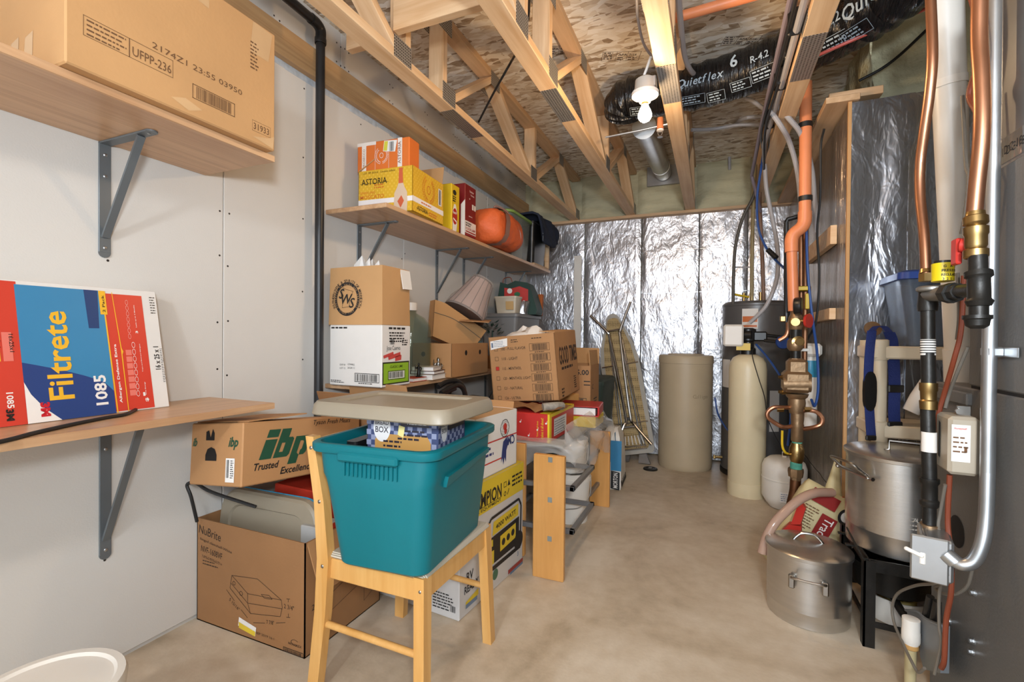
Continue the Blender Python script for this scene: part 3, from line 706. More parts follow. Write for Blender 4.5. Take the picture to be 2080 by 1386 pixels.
def slab(pts): g.shape(Fr, [(.062 + x*.150/10 + y*.40*.0145, .082 + y*.0145) for x, y in pts], .0012)
slab([(0, 0), (3.2, 0), (3.2, 4.6), (0, 4.6)]); slab([(0, 5.1), (3.2, 5.1), (3.2, 7), (0, 7)])
slab([(3.7, 0), (4.9, 0), (4.9, 7), (3.7, 7)]); slab([(4.9, 0), (7.6, 0), (8.1, .6), (8.1, 4.3), (7.6, 4.8), (6.4, 4.8), (6.4, 7), (4.9, 7), (4.9, 3.5), (5.9, 3.5), (5.9, 1.3), (4.9, 1.3)])
slab([(8.6, -2), (11.2, -2), (11.2, 0), (10.4, .6), (10.4, 3.6), (11.2, 3.6), (11.2, 4.8), (8.6, 4.8)]); slab([(11.2, 0), (12.6, 0), (13.2, .6), (13.2, 4.3), (12.6, 4.8), (11.2, 4.8), (11.2, 3.6), (11.6, 3.2), (11.6, 1.5), (11.2, 1.2)])
g.text(Ff, 'ibp', .205, .135, .045, .03, .3, width=.05); g.text(Ff, 'ib', .012, .135, .04, .03, .3, width=.025)
obj('printed_logo', g, mat('ibp_green', '#1c4a34', .6), t); k = MB()
k.text(Fr, 'Trusted', .045, .048, .034, .02, .3, width=.10); k.text(Fr, 'Excellence', .15, .022, .034, .02, .3, width=.15); k.text(Fr, 'Tyson Fresh Meats', .30, .19, .026, .0, .3, width=.20)
obj('printed_lettering', k, 'black_print', t)
hol = MB().shape(Ff, [(.085, .085), (.145, .085), (.145, .105), (.135, .125), (.115, .132), (.095, .125), (.085, .105)], .0012).shape(Ff, [(.085, .155), (.13, .155), (.13, .18), (.12, .195), (.11, .165), (.10, .19), (.085, .185)], .0012)
hol.shape(Ft, [(.0, .0), (.25, .0), (.20, .03), (.14, .035), (.06, .07), (.02, .03)], .0012); obj('hand_hole', hol, mat('hole_dark', '#120c08', .9), t)
obj('label', MB().rect(Ff, .195, .015, .24, .095, .0012), 'white_print', t); obj('label_print', MB().bars(Ff, .20, .03, .215, .09, .0018, 6).words(Ff, .22, .085, .016, 9, .007, .003, .0018), 'black_print', t)
flap(t, (-w/2, -d/2+.02, h+.001), (w/2, -d/2+.02, h+.001), (0, .26, .018), 'kraft', name='flap')
# ---- dark open carton behind, under the shelf gap
t = carton('open_carton', 'dark open carton with raised flaps behind the green-lettered meat carton', (-1.51, 1.785, 0), 0, .36, .20, .80, 'kraft_dark', closed=False)
flap(t, (-.18, -.10, .80), (.18, -.10, .80), (0, -.03, .06), 'kraft_dark'); flap(t, (-.18, .10, .80), (.18, .10, .80), (0, -.02, .085), 'kraft')
# ================================================================== chair with the teal tote
t = thing('dining_chair', 'blond wooden chair with woven seat holding the teal tote', 'chair', (-.94, 1.34, 0))
ox, oy = -.94, 1.34
def L2(x, y, z): return Vector((x-ox, y-oy, z))
SH = .42
def leg(p0, p1, w0, w1, dp): 
    b = MB(); a = [L2(*p0), L2(*p1)]; r = []
    for q, ww in zip(a, (w0, w1)): r.append([q + Vector((sx*dp/2, sy*ww/2, 0)) for sx, sy in ((1, 1), (-1, 1), (-1, -1), (1, -1))])
    b.loft(r); return b
obj('leg', leg((-.745, 1.125, 0), (-.757, 1.142, SH+.012), .034, .042, .034), 'chair_wood', t); obj('leg', leg((-.742, 1.555, 0), (-.757, 1.538, SH+.012), .034, .042, .034), 'chair_wood', t)
for y, y2 in ((1.115, 1.13), (1.56, 1.545)):
    b = MB(); pp = [(-1.135, y, 0, .040), (-1.118, y2, .25, .044), (-1.108, y2, SH, .046), (-1.125, y2, .60, .040), (-1.165, y2, .80, .032)]
    b.loft([[L2(x, yy, z) + Vector((sx*ww/2, sy*.015, 0)) for sx, sy in ((1, 1), (-1, 1), (-1, -1), (1, -1))] for x, yy, z, ww in pp]); o = obj('leg', b, 'chair_wood', t)
    s_ = MB(); [s_.sphere(L2(x, y2-.016, z), (.006, .002, .006), 10, 6) for x, z in ((-1.108, SH-.02), (-1.122, .60), (-1.158, .765))]; obj('bolt', s_, 'steel', o)
for y in (1.14, 1.54): obj('seat_rail', MB().b2(L2(-1.10, y-.011, SH-.062), L2(-.755, y+.011, SH+.002), .004), 'chair_wood', t)
for x in (-.757, -1.105): obj('seat_rail', MB().b2(L2(x-.011, 1.14, SH-.062), L2(x+.011, 1.54, SH+.002), .004), 'chair_wood', t)
obj('stretcher', MB().cyl(L2(-1.115, 1.128, .215), L2(-.752, 1.133, .205), .0105, seg=14), 'chair_wood', t); obj('stretcher', MB().cyl(L2(-1.115, 1.552, .215), L2(-.752, 1.546, .205), .0105, seg=14), 'chair_wood', t)
obj('crest_rail', MB().b2(L2(-1.172, 1.13, .745), L2(-1.150, 1.545, .79), .006), 'chair_wood', t); obj('back_rail', MB().b2(L2(-1.135, 1.13, .59), L2(-1.118, 1.545, .625), .005), 'chair_wood', t)
m_, tt, bb = nt('woven_fabric'); vv = coords(tt); wv = tt.nodes.new('ShaderNodeTexWave'); wv.inputs['Scale'].default_value = 75; wv.bands_direction = 'Y'; tt.links.new(vv, wv.inputs['Vector'])
rr = ramp(tt, wv.outputs['Fac'], [(.1, lin('#8f8471')), (.8, lin('#cfc6b4'))]); tt.links.new(rr.outputs['Color'], bb.inputs['Base Color']); bb.inputs['Roughness'].default_value = .9; bump(tt, bb, wv.outputs['Fac'], .5, .003); M['woven_fabric'] = m_
obj('seat', MB().b2(L2(-1.10, 1.128, SH), L2(-.738, 1.552, SH+.022), .01), 'woven_fabric', t)
s_ = MB(); s_.sphere(L2(-.752, 1.121, SH-.025), (.0055, .003, .0055), 10, 6); obj('bolt', s_, 'steel', t)
# ---- teal tote
zb = SH+.0225
t = thing('storage_tote', 'open teal plastic tote standing on the wooden chair', 'tote', (-.892, 1.302, zb), .08)
mat('teal_plastic', '#0a6870', .42, var=.05, spec=.3); mat('teal_inner', '#0f5f6c', .5, var=.05)
def rr_(hx, hy, r, z, cx=0, cy=0): return rrect(hx, hy, r, z, 7, (cx, cy))
TH = .36
b = MB().loft([rr_(.142, .206, .04, 0), rr_(.148, .212, .045, .006), rr_(.176, .234, .05, TH*.62, -.012, .008), rr_(.180, .238, .05, TH*.70, -.015, .010), rr_(.188, .238, .05, TH*.74, -.018, .012), rr_(.194, .238, .05, TH-.035, -.022, .014), rr_(.195, .238, .05, TH-.03, -.024, .014),
     rr_(.190, .233, .048, TH-.03, -.024, .014), rr_(.172, .23, .05, TH*.62, -.012, .008), rr_(.143, .206, .04, .008)], True, True)
obj('tub', b, 'teal_plastic', t)
c_ = (-.024, .014)
b = MB().loft([rr_(.194, .236, .05, TH-.028, *c_), rr_(.212, .252, .055, TH-.026, *c_), rr_(.215, .254, .055, TH-.020, *c_), rr_(.215, .254, .055, TH-.004, *c_), rr_(.210, .250, .055, TH, *c_), rr_(.196, .237, .05, TH, *c_), rr_(.193, .234, .05, TH-.006, *c_), rr_(.191, .232, .05, TH-.03, *c_)], False, False)
r_ = obj('rim', b, 'teal_plastic', t)
b = MB(); b.b2((-.120, -.247, TH-.046), (.080, -.228, TH-.018), .006)
for k in range(13): b.b2((-.105+.0145*k, -.232, TH-.09), (-.102+.0145*k, -.214, TH-.03), .001)
obj('handle', b, 'teal_plastic', r_)
# recessed side panel lines
b = MB().prism([Vector((.164, -.13, .268)), Vector((.166, .19, .285)), Vector((.164, .19, .268)), Vector((.157, -.13, .236))], (.018, 0, 0)); fixn(obj('side_step', b, 'teal_plastic', t))
# ---- black bin and bread box carton inside the tote
zf = zb + .010
t = carton('bread_box_carton', 'blue gingham bread box carton standing inside the teal tote', (-.878, 1.290, zf), .10, .245, .205, .42, mat('gingham_navy', '#3b4468', .6, var=.15), tape=False)
w, d, h = .245, .205, .42
Ff, Fr, Ft = faces(w, d, h); q = MB()
for Fc, ww in ((Ff, w), (Fr, d)):
    n = int(ww/.016)
    for i in range(n):
        for j in range(18):
            if (i + j) % 2: q.rect(Fc, i*.016, h-.30+j*.016, i*.016+.016, h-.284+j*.016, .0006)
pr('gingham_checks', q, '8a8fa8', t)
q = MB().shape(Ff, [(.03, .0), (.222, .0), (.222, .345), (.21, .365), (.042, .365), (.03, .345)], .001); pr('printed_panel', q, 'b98a4c', t)
q = MB().disc(Ff, .055, .385, .03, .0014, 28, .045).disc(Fr, .04, .385, .022, .0014, 28, .04); pr('printed_badge', q, 'dcd9d6', t)
q = MB().text(Ff, 'BREAD', .055, .393, .017, .01, align='c', off=.002, width=.048).text(Ff, 'BOX', .055, .369, .026, .01, align='c', off=.002, width=.046).text(Fr, 'BREAD', .04, .392, .012, .01, align='c', off=.002, width=.038).text(Fr, 'BOX', .04, .372, .02, .01, align='c', off=.002, width=.034)
q.words(Ff, .06, .34, .08, 2, .014, .006, .0014); q.words(Ff, .11, .375, .10, 3, .012, .006, .0014, 5); q.rect(Ff, .12, .392, .215, .42, .0014); q.rect(Fr, .07, .375, .19, .42, .0014)
pr('printed_lettering', q, '2a2430', t)
q = MB().text(Ff, 'Toastmaster', .14, .399, .016, .02, off=.002, width=.07).text(Fr, 'BREAD BAKERY', .08, .39, .014, .01, off=.002, width=.10); pr('printed_lettering', q, 'e4e0da', t)
q = MB().shape(Ff, [(.11, .365), (.13, .357), (.135, .39), (.115, .395)], .0022); pr('price_tag', q, 'e3d48b', t)
t = thing('plastic_bin', 'black plastic bin tucked behind the bread box carton in the teal tote', 'bin', (-1.048, 1.31, zf), .08)
obj('tub', MB().loft([rrect(.012, .13, .008, 0), rrect(.016, .15, .01, .32), rrect(.02, .155, .012, .322), rrect(.02, .155, .012, .335)]), 'black_plastic', t)
# ---- taupe lid on top
t = thing('tote_lid', 'taupe plastic lid lying on the bread box carton above the tote', 'lid', (-.915, 1.275, zf+.4205), rot=(0, 0, .02))
obj('panel', lidmesh(.245, .175, .042, .05), 'taupe_lid', t)
# ================================================================== long upper shelf: cartons, bag, totes
ZS = 1.7685
mat('astoria_yellow', '#dfb02c', .5, var=.08); mat('astoria_orange', '#e0752f', .5, var=.08)
w, d, h = .335, .335, .235
t = carton('wine_carton', 'open yellow sparkling wine carton at the near end of the long shelf', (-1.612, 2.2, ZS), .06, w, d, h, 'astoria_yellow', closed=False)
Ff, Fr, Ft = faces(w, d, h)
q = MB(); 
for Fc, ww in ((Ff, w), (Fr, d)):
    for i in range(26):
        for j in range(16):
            if (i+j) % 2: q.shape(Fc, [(i*.0128+.0064, j*.0145), (i*.0128+.0105, j*.0145+.007), (i*.0128+.0064, j*.0145+.0135), (i*.0128+.002, j*.0145+.007)], .0005)
pr('printed_lattice', q, 'e8c04a', t)
q = MB().rect(Ff, 0, .052, w, .078, .001).rect(Fr, 0, .052, d, .08, .001).rect(Fr, d-.062, .10, d-.024, .195, .0012); pr('printed_band', q, 'efe9e6', t)
def wreath(mb, Fc, a, b, r, off=.0014, n=13):
    for sgn in (-1, 1):
        for k in range(n):
            tt_ = -PI/2 + sgn*(.25 + 2.45*k/n); x, y = a + r*math.cos(tt_), b + r*1.1*math.sin(tt_)
            for dr in (-.12, .12):
                c2, s2 = math.cos(tt_ + sgn*PI/2 + dr*6), math.sin(tt_ + sgn*PI/2 + dr*6); xx, yy = x + r*dr*math.cos(tt_), y + r*dr*math.sin(tt_)
                mb.shape(Fc, [(xx + c2*r*.17, yy + s2*r*.17), (xx - s2*r*.05, yy + c2*r*.05), (xx - c2*r*.1, yy - s2*r*.1), (xx + s2*r*.05, yy - c2*r*.05)], off)
    mb.ring(Fc, a, b, r*.28, r*.34, off, 20, 1.2); return mb
q = MB(); wreath(q, Fr, .165, .152, .058); q.text(Ff, 'SPARKLING', .012, .108, .022, 0, width=.095).text(Ff, 'MOSCATO', .012, .082, .03, .005, width=.15); q.words(Fr, .085, .062, .14, 1, .012, .007, .0016); q.words(Fr, .17, .028, .11, 2, .013, .006, .0016)
q.words(Ff, .10, .15, .07, 2, .014, .006, .0016); pr('printed_lettering', q, 'd4722a', t)
q = MB().text(Ff, 'ASTORIA', .02, .158, .046, .006, width=.16).text(Fr, 'ASTORIA', .045, .016, .034, .006, width=.11).line(Ff, (.01, .165), (.19, .165), .0018).line(Fr, (.035, .024), (.17, .024), .0014)
q.text(Ff, 'LOT  MP 2019-A   Contiene solfitos', .03, .216, .014, 0, width=.2); q.bars(Fr, d-.056, .105, d-.03, .19, .0018, 10); pr('printed_lettering', q, '2a2118', t)
bot = [(.0, 0), (.052, 0), (.058, .02), (.058, .085), (.045, .115), (.036, .135)]; cxb = .265
pts = [(cxb-.038, 0), (cxb+.038, 0), (cxb+.041, .05), (cxb+.038, .10), (cxb+.022, .128), (cxb+.014, .15), (cxb-.014, .15), (cxb-.022, .128), (cxb-.038, .10), (cxb-.041, .05)]
q = MB().shape(Ff, pts, .0016); pr('printed_bottle', q, 'd9bfa4', t); q = MB().shape(Ff, [(cxb-.014, .148), (cxb+.014, .148), (cxb+.011, .215), (cxb+.013, .228), (cxb-.013, .228), (cxb-.011, .215)], .0018).shape(Ff, [(cxb, .02), (cxb+.02, .055), (cxb+.004, .085), (cxb-.02, .055)], .0018); pr('printed_bottle', q, 'cf6440', t)
flap(t, (w/2-.01, d/2, h), (-w/2+.12, d/2, h), (0, .03, .115), 'kraft_light'); flap(t, (-w/2, d/2, h), (-w/2, -d/2, h), (.10, 0, .06), 'kraft_light')
# ---- black thing poking out of the wine carton
p = P(850, 330, X=-1.58); t = thing('handle_tool', 'black curved handle poking out of the yellow wine carton', 'handle', (p.x, p.y+.02, ZS+.006)); 
obj('grip', MB().tube([(0, 0, 0), (.0, .0, .18), (.0, .005, .245), (.0, .03, .285)], [.012]*19, 10), 'black_plastic', t)
# ---- orange wine carton standing on the yellow one
t = carton('wine_carton', 'orange wine carton standing on top of the yellow wine carton', (-1.628, 2.092, ZS+h+.001), .06, .325, .10, .155, 'astoria_orange', tape=False)
w2, d2, h2 = .325, .10, .155; Ff, Fr, Ft = faces(w2, d2, h2)
q = MB().rect(Ff, .03, 0, .058, h2, .001).rect(Ff, .255, 0, .282, h2, .001).line(Ff, (.115, 0), (.115, h2), .0015).line(Ff, (.2, 0), (.2, h2-.06), .0015); wreath(q, Ff, .155, .075, .036); q.rect(Ff, 0, h2-.018, .12, h2, .0012); pr('printed_band', q, 'ece3da', t)
q = MB().text(Ff, 'ASTORIA', .275, .02, .026, .004, rot=PI/2, width=.115, off=.002).text(Ff, 'PROSECCO', .05, .02, .018, 0, rot=PI/2, width=.10, off=.002); pr('printed_lettering', q, '8a4a20', t)
q = MB().shape(Ff, [(.165, .095), (.24, .085), (.252, .145), (.172, .15)], .0022); obj('sticker', q, 'white_print', t); q = MB().bars(Ff, .205, .09, .235, .14, .0028, 9); obj('label_print', q, 'black_print', t)
q = MB().shape(Ff, [(.168, .098), (.19, .095), (.196, .145), (.174, .147)], .0026); pr('printed_label', q, 'd9d24a', t)
# ---- yellow bulb carton
t = carton('bulb_carton', 'narrow yellow carton with red oval between the wine carton and the red lamp box', (-1.565, 2.545, ZS), .02, .19, .10, .285, mat('bulb_yellow', '#d9b51c', .5), tape=False)
Ff, Fr, Ft = faces(.19, .10, .285); q = MB().shape(Fr, [(.012, .0), (.06, .0), (.07, .05), (.07, .12), (.05, .165), (.03, .165), (.012, .12)], .001); pr('printed_panel', q, 'eae4dc', t)
q = MB().disc(Fr, .04, .09, .03, .0016, 24, .05); pr('printed_oval', q, 'b3241d', t); q = MB().text(Fr, 'EASY', .04, .105, .018, .03, align='c', off=.002, width=.045); q.shape(Fr, [(.02, .07), (.06, .055), (.06, .065), (.02, .08)], .002); pr('printed_lettering', q, 'f3ede4', t)
q = MB().disc(Fr, .035, .235, .022, .0014, 20, .016).words(Fr, .012, .205, .05, 3, .013, .008, .0016); pr('printed_lettering', q, '2b261a', t)
# ---- red floor lamp carton
t = carton('lamp_carton', 'tall dark red floor lamp carton with white panel on the long shelf', (-1.567, 2.735, ZS), .02, .20, .155, .335, mat('lamp_red', '#7a1518', .4), tape=False)
Ff, Fr, Ft = faces(.20, .155, .335); q = MB().rect(Fr, 0, .02, .155, .098, .001).rect(Fr, .095, .185, .120, .22, .0012).rect(Fr, .127, .185, .15, .22, .0012).shape(Ff, [(.17, 0), (.2, 0), (.2, .23), (.17, .2)], .001); pr('printed_panel', q, 'e3dbd2', t)
q = MB().text(Fr, 'FLOOR LAMP', .01, .042, .022, .015, width=.135, off=.002).rect(Fr, .006, .008, .15, .015, .0016).rect(Fr, .01, .026, .15, .034, .0018); pr('printed_lettering', q, '9a1f22', t); q = MB().text(Fr, 'MODERN', .01, .078, .016, .02, width=.075, off=.002).words(Fr, .01, .065, .08, 1, .01, .008, .0018); pr('printed_lettering', q, '2a1a1c', t)
q = MB().text(Fr, 'better', .06, .29, .022, .02, off=.002, width=.06).text(Fr, 'homes', .075, .27, .018, .02, off=.002, width=.05).shape(Fr, [(.05, .25), (.06, .24), (.07, .25)], .002).words(Fr, .05, .13, .06, 1, .01, .006, .002); pr('printed_lettering', q, 'd8b9b4', t)
# ---- orange duffel bag
a = P(962, 465, X=-1.50); b_ = P(1062, 470, X=-1.50)
t = thing('duffel_bag', 'orange nylon duffel bag with grey straps on the long shelf', 'bag', (-1.485, 3.17, ZS)); L = .27
rings = []; rnd = random.Random(4); n = 26
for i in range(15):
    u = -1 + 2*i/14; k = (1 - abs(u)**7)**.5*.99 + .01; ring = []
    for j in range(n):
        tt_ = 2*PI*j/n; rx = .145*k*(1 + .05*math.sin(3*tt_ + 4*u) + rnd.uniform(-.012, .012)); rz_ = .132*k*(1 + .06*math.sin(2*tt_ + 7*u) + rnd.uniform(-.012, .012))
        z = .132 + rz_*math.sin(tt_); sq_ = lambda q_: math.copysign(abs(q_)**.68, q_); z = .132 + rz_*sq_(math.sin(tt_)); ring.append(Vector((rx*sq_(math.cos(tt_)), u*L, max(z, .004 + .02*(1-k)))))
    rings.append(ring)
obj('body', MB().loft(rings), mat('bag_orange', '#d8632f', .6, var=.14, vs=9, bs=.6, bsc=14, bd=.02), t, 60)
for u in (-.45,):
    sp = []
    for j in range(17):
        tt_ = -PI/2 + 2*PI*j/16 - .3; sp.append([Vector((.154*math.copysign(abs(math.cos(tt_))**.68, math.cos(tt_)), u*L + dy + .03*math.sin(tt_), max(.132 + .140*math.copysign(abs(math.sin(tt_))**.68, math.sin(tt_)), .003))) for dy in (-.035, .035)])
    vs = [q for s2 in sp for q in s2]; obj('strap', MB().add(vs, [(2*j, 2*j+2, 2*j+3, 2*j+1) for j in range(16)]), mat('strap_grey', '#8f6a5d', .8), t)
obj('handle', MB().tube([(.03, -.42*L, .26), (.05, -.40*L, .285), (.095, -.1*L, .265), (.10, -.05*L, .235)], .008, 8), 'strap_grey', t)
obj('draw_cord', MB().tube([(.10, .1*L, .232), (.135, .25*L, .19), (.15, .4*L, .13), (.145, .5*L, .08)], .003, 6), 'pex_grey', t)
# ---- clear tote with green lid behind the bag
ya, yb = 3.44, 3.95
t = thing('storage_tote', 'clear plastic tote with lime green lid behind the orange bag', 'tote', (-1.645, (ya+yb)/2, ZS)); hy = (yb-ya)/2
clear('clear_tote', '#eef0ee', .62, .2, body='#9aa09c')
obj('tub', MB().loft([rrect(.13, hy-.05, .05, 0), rrect(.135, hy-.045, .05, .005), rrect(.155, hy-.012, .06, .355), rrect(.15, hy-.017, .06, .355), rrect(.13, hy-.05, .05, .008)], True, True), 'clear_tote', t)
obj('lid', MB().loft([rrect(.158, hy-.008, .06, .350), rrect(.168, hy+.002, .065, .352), rrect(.168, hy+.002, .065, .370), rrect(.155, hy-.012, .06, .380), rrect(.12, hy-.05, .05, .382)]), mat('lime_lid', '#86a552', .4), t)
t = carton('white_carton', 'pale bundle packed inside the clear tote with the lime lid', (-1.645, 3.69, ZS+.0085), 0, .19, .34, .18, 'white_card', tape=False)
# ---- black bin with navy jacket
t = thing('plastic_bin', 'tall black plastic bin at the far end of the long shelf', 'bin', (-1.63, 4.155, ZS+.022)); 
obj('tub', MB().loft([rrect(.13, .155, .03, 0), rrect(.15, .18, .035, .36), rrect(.155, .185, .035, .362), rrect(.155, .185, .035, .375)]), 'black_plastic', t)
tag(obj('plank', MB().b2((-1.79, 3.97, ZS), (-1.475, 4.37, ZS+.021), .002), 'pine_dark'), 'short wooden plank under the black bin on the long shelf', 'plank')
t = thing('jacket', 'navy jacket with pale piping slung over the black bin', 'jacket', (-1.55, 4.15, ZS+.399)); b = MB(); n, mm = 22, 14; vs = []; rnd = random.Random(6)
def drape(u, v):   # u along y, v from back top to front hang
    y = -.24 + .50*u; fold = .012*math.sin(9*u + 3*v) + .008*math.sin(17*u - 5*v)
    if v < .5: return Vector((-.19 + .30*(v/.5), y, .030 + fold + .015*math.sin(PI*v)))
    k = (v-.5)/.5; return Vector((.11 + .03*math.sin(k*1.5) + fold, y + .03*k, .030 - (.17 + .07*math.sin(3.2*u))*k))
for i in range(n+1):
    for j in range(mm+1): vs.append(drape(i/n, j/mm))
g = [(i*(mm+1)+j, (i+1)*(mm+1)+j, (i+1)*(mm+1)+j+1, i*(mm+1)+j+1) for i in range(n) for j in range(mm)]
o = obj('cloth', MB().add(vs, g), mat('navy_cloth', '#1f2638', .9, var=.2, bs=.3, bsc=40), t, 180); md = o.modifiers.new('thickness', 'SOLIDIFY'); md.thickness = .018
obj('piping', MB().tube([drape(i/12, .97 + .03*math.sin(i)) + Vector((.012, 0, 0)) for i in range(13)], .003, 6), mat('piping_pale', '#9aa3ac', .8), t)
obj('hood', MB().sphere((.10, .27, -.05), (.06, .075, .09), 16, 10), 'navy_cloth', t)
t = thing('wooden_frame', 'small pine frame leaning at the far end of the long shelf', 'frame', (-1.58, 4.375, ZS+.021)); b = MB(); [b.b2(*k) for k in (((-.10, 0, 0), (-.06, .02, .26)), ((.06, 0, 0), (.10, .02, .26)), ((-.10, 0, .22), (.10, .02, .26)), ((-.10, 0, .08), (.10, .02, .12)))]
for k in (((-.10, 0, 0), (-.06, .02, .26)), ((.06, 0, 0), (.10, .02, .26)), ((-.06, 0, .22), (.06, .02, .26)), ((-.06, 0, .08), (.06, .02, .12))): obj('slat', MB().b2(*k), 'pine', t)
# ================================================================== middle shelf
ZM = .8685
w, d, h = .331, .226, .303
t = carton('tequila_carton', 'white margarita carton with lime green panel on the middle shelf', (-1.62, 1.949, ZM), -.02, w, d, h, 'white_card', tape=False)
Ff, Fr, Ft = faces(w, d, h); q = MB()
q.words(Ff, .012, .285, .14, 1, .01, .008, .0012); q.words(Ff, .01, .022, .09, 2, .008, .004, .0012); q.text(Ff, 'EXP 01', .07, .10, .012, 0, off=.0014, width=.035).text(Ff, 'CC74W8L2', .12, .103, .012, 0, off=.0014, width=.045).text(Ff, 'LOT 12', .07, .083, .012, 0, off=.0014, width=.035).text(Ff, '2024:11', .12, .086, .012, 0, off=.0014, width=.045)
q.frame(Ff, .165, .022, .318, .066, .003); q.bars(Ff, .172, .027, .312, .061, .0014, 24, 3); q.words(Ff, .19, .014, .11, 1, .008, .004, .0014)
q.words(Fr, .05, .283, .165, 1, .01, .010, .0012); q.words(Fr, .055, .262, .15, 4, .014, .007, .0012, 7); q.bars(Fr, .06, .208, .10, .235, .0012, 10); q.words(Fr, .155, .225, .055, 3, .011, .006, .0012)
q.text(Fr, 'Jose Cuervo', .035, .18, .026, .0, width=.105, off=.0014, sy=1.25); pr('printed_lettering', q, '2b2623', t)
q = MB(); [q.shape(Fr, p_, .0016) for p_ in ([(.01, .155), (.085, .172), (.088, .158), (.013, .14)], [(.045, .150), (.14, .170), (.143, .150), (.05, .132)], [(.10, .148), (.15, .155), (.148, .130), (.10, .124)])]; pr('printed_ribbon', q, 'c94a45', t)
q = MB().rect(Fr, .006, .012, .215, .122, .001); pr('printed_panel', q, '2a2a1e', t); q = MB().rect(Fr, .012, .018, .208, .115, .0016); pr('printed_panel', q, '8fb82e', t)
q = MB().text(Fr, 'CLASSIC LIME', .11, .092, .017, .01, align='c', off=.0022, width=.10); q.frame(Fr, .045, .034, .18, .078, .003, .0022); pr('printed_lettering', q, '2b2e18', t)
q = MB().rect(Fr, .05, .038, .175, .074, .002); pr('printed_panel', q, 'dfe0d6', t); q = MB().bars(Fr, .053, .042, .172, .072, .0026, 22, 8); pr('printed_lettering', q, '1d1d18', t)
# ---- kraft SWS carton above, open top, bulged
t = thing('spirits_carton', 'kraft spirits carton with round black seal, stuffed with white paper', 'box', (-1.628, 1.955, ZM+h+.001), -.025)
hx, hy, hh = .172, .112, .288
rg = lambda z, k, e: [Vector((x*hx*k, y*hy*k + e*0, z)) for x, y in ((1, -1), (1.0, -.3), (1, .5), (.97, 1), (0, 1.0), (-1, 1), (-1, -1), (-.6, -1.03), (0, -1.04), (.6, -1.02))]
b = MB(); b.loft([rg(0, 1, 0), rg(hh, .965, 0), [v*1 + Vector((0, 0, 0)) for v in rg(hh, .94, 0)], rg(.01, .97, 0)], True, True); obj('body', b, 'kraft_light', t)
Fs = Face((-hx, -hy*1.03, 0), (1, 0, 0), (0, .012, 1)); q = MB()
q.ring(Fs, .125, .128, .066, .080, .003, 40, 1.05); q.text(Fs, 'S', .09, .132, .068, .012, .25, align='c', off=.0034).text(Fs, 'W', .125, .105, .068, .012, .25, align='c', off=.0034).text(Fs, 'S', .158, .085, .068, .012, .25, align='c', off=.0034)
q.arc_text(Fs, 'SOUTHERN WINE & SPIRITS OF MINNESOTA', .125, .128, .084, .020, PI/2, .118, .0034, .004)
q.pline(Fs, [(.085, .145), (.10, .185), (.115, .178), (.135, .172), (.165, .165), (.145, .14), (.14, .09), (.095, .085), (.098, .12), (.085, .145)], .0014, .0032); obj('printed_seal', q, 'black_print', t)
q = MB().arc_text(Fs, 'DEDICATED TO SALES AND SERVICE', .125, .128, .0695, .011, PI/2, .15, .0042, .006).arc_text(Fs, 'SINCE 1968', .125, .128, .0765, .011, -PI/2, .14, .0042, .006, True); obj('printed_seal_lettering', q, 'kraft_light', t)
flap(t, (hx*.97, .03, hh-.004), (hx*.97, hy*.95, hh-.004), (.018, 0, -.10), 'white_card')
t = thing('packing_paper', 'crumpled white paper sticking out of the carton with the round seal', 'paper', (-1.628, 1.955, ZM+h+.02), .0); b = MB(); rnd = random.Random(12)
for k in range(7):
    x0 = -.11 + .032*k; y0 = rnd.uniform(-.07, .06); hh2 = .27 + rnd.uniform(.0, .05) + (.03 if k in (2, 3, 4) else 0); a_ = rnd.uniform(-.5, .5)
    o = obj('sheet', MB().prism([Vector((x0-.06, y0, .05)), Vector((x0+.06, y0+.02, .05)), Vector((x0+.055+.03*a_, y0-.03, hh2-.03)), Vector((x0+.01, y0+.01, hh2)), Vector((x0-.05, y0+.02, hh2-.045))], (.0, .0015, .0)), 'white_print', t)
# ---- glass carboy
pc = P(852, 690, X=-1.66); t = thing('glass_jug', 'big clear glass carboy with white cap beside the tequila carton', 'jug', (-1.64, 2.325, ZM))
clear('glass_clear', '#f1f5f0', .9, .04, body='#8d968e'); b = MB().lathe([(.0, 0), (.105, 0), (.12, .012), (.122, .27), (.115, .315), (.08, .36), (.035, .385), (.032, .415), (.028, .415), (.03, .385), (.075, .355), (.11, .31), (.117, .27), (.114, .016), (0, .012)], seg=40); obj('bottle', b, 'glass_clear', t, 60)
obj('cap', MB().lathe([(.036, .40), (.038, .402), (.038, .445), (.034, .448)], seg=24), 'white_plastic', t)
# ---- books and figurines in front
for i, (px, w_, d_, h_, z_, c, nm) in enumerate(((850, .10, .13, .022, 0, 'b8482f', 'flat red book lying under the dark figurine'), (868, .15, .17, .030, .0, 'd8cdbb', 'thick cream book at the bottom of the stack beside the carboy'), (868, .15, .16, .020, .0305, '4d2a22', 'dark brown book in the middle of the small stack'), (866, .13, .15, .022, .051, 'cfc8bd', 'pale book on top of the small stack'))):
    y_ = (2.20, 2.37, 2.37, 2.36)[i]; bt = thing('book', nm, 'book', (-1.545 if i else -1.535, y_, ZM+z_), .08*i, 'books on the middle shelf')
    m_ = mat('book_' + c, '#' + c, .6); b = MB().b2((-w_/2, -d_/2, 0), (w_/2, d_/2, .003)).b2((-w_/2, -d_/2, h_-.003), (w_/2, d_/2, h_)).b2((-w_/2-.002, -d_/2, 0), (-w_/2+.001, d_/2, h_)); obj('cover', b, m_, bt); obj('pages', MB().b2((-w_/2+.002, -d_/2+.004, .003), (w_/2-.004, d_/2-.004, h_-.003)), 'white_print', bt)
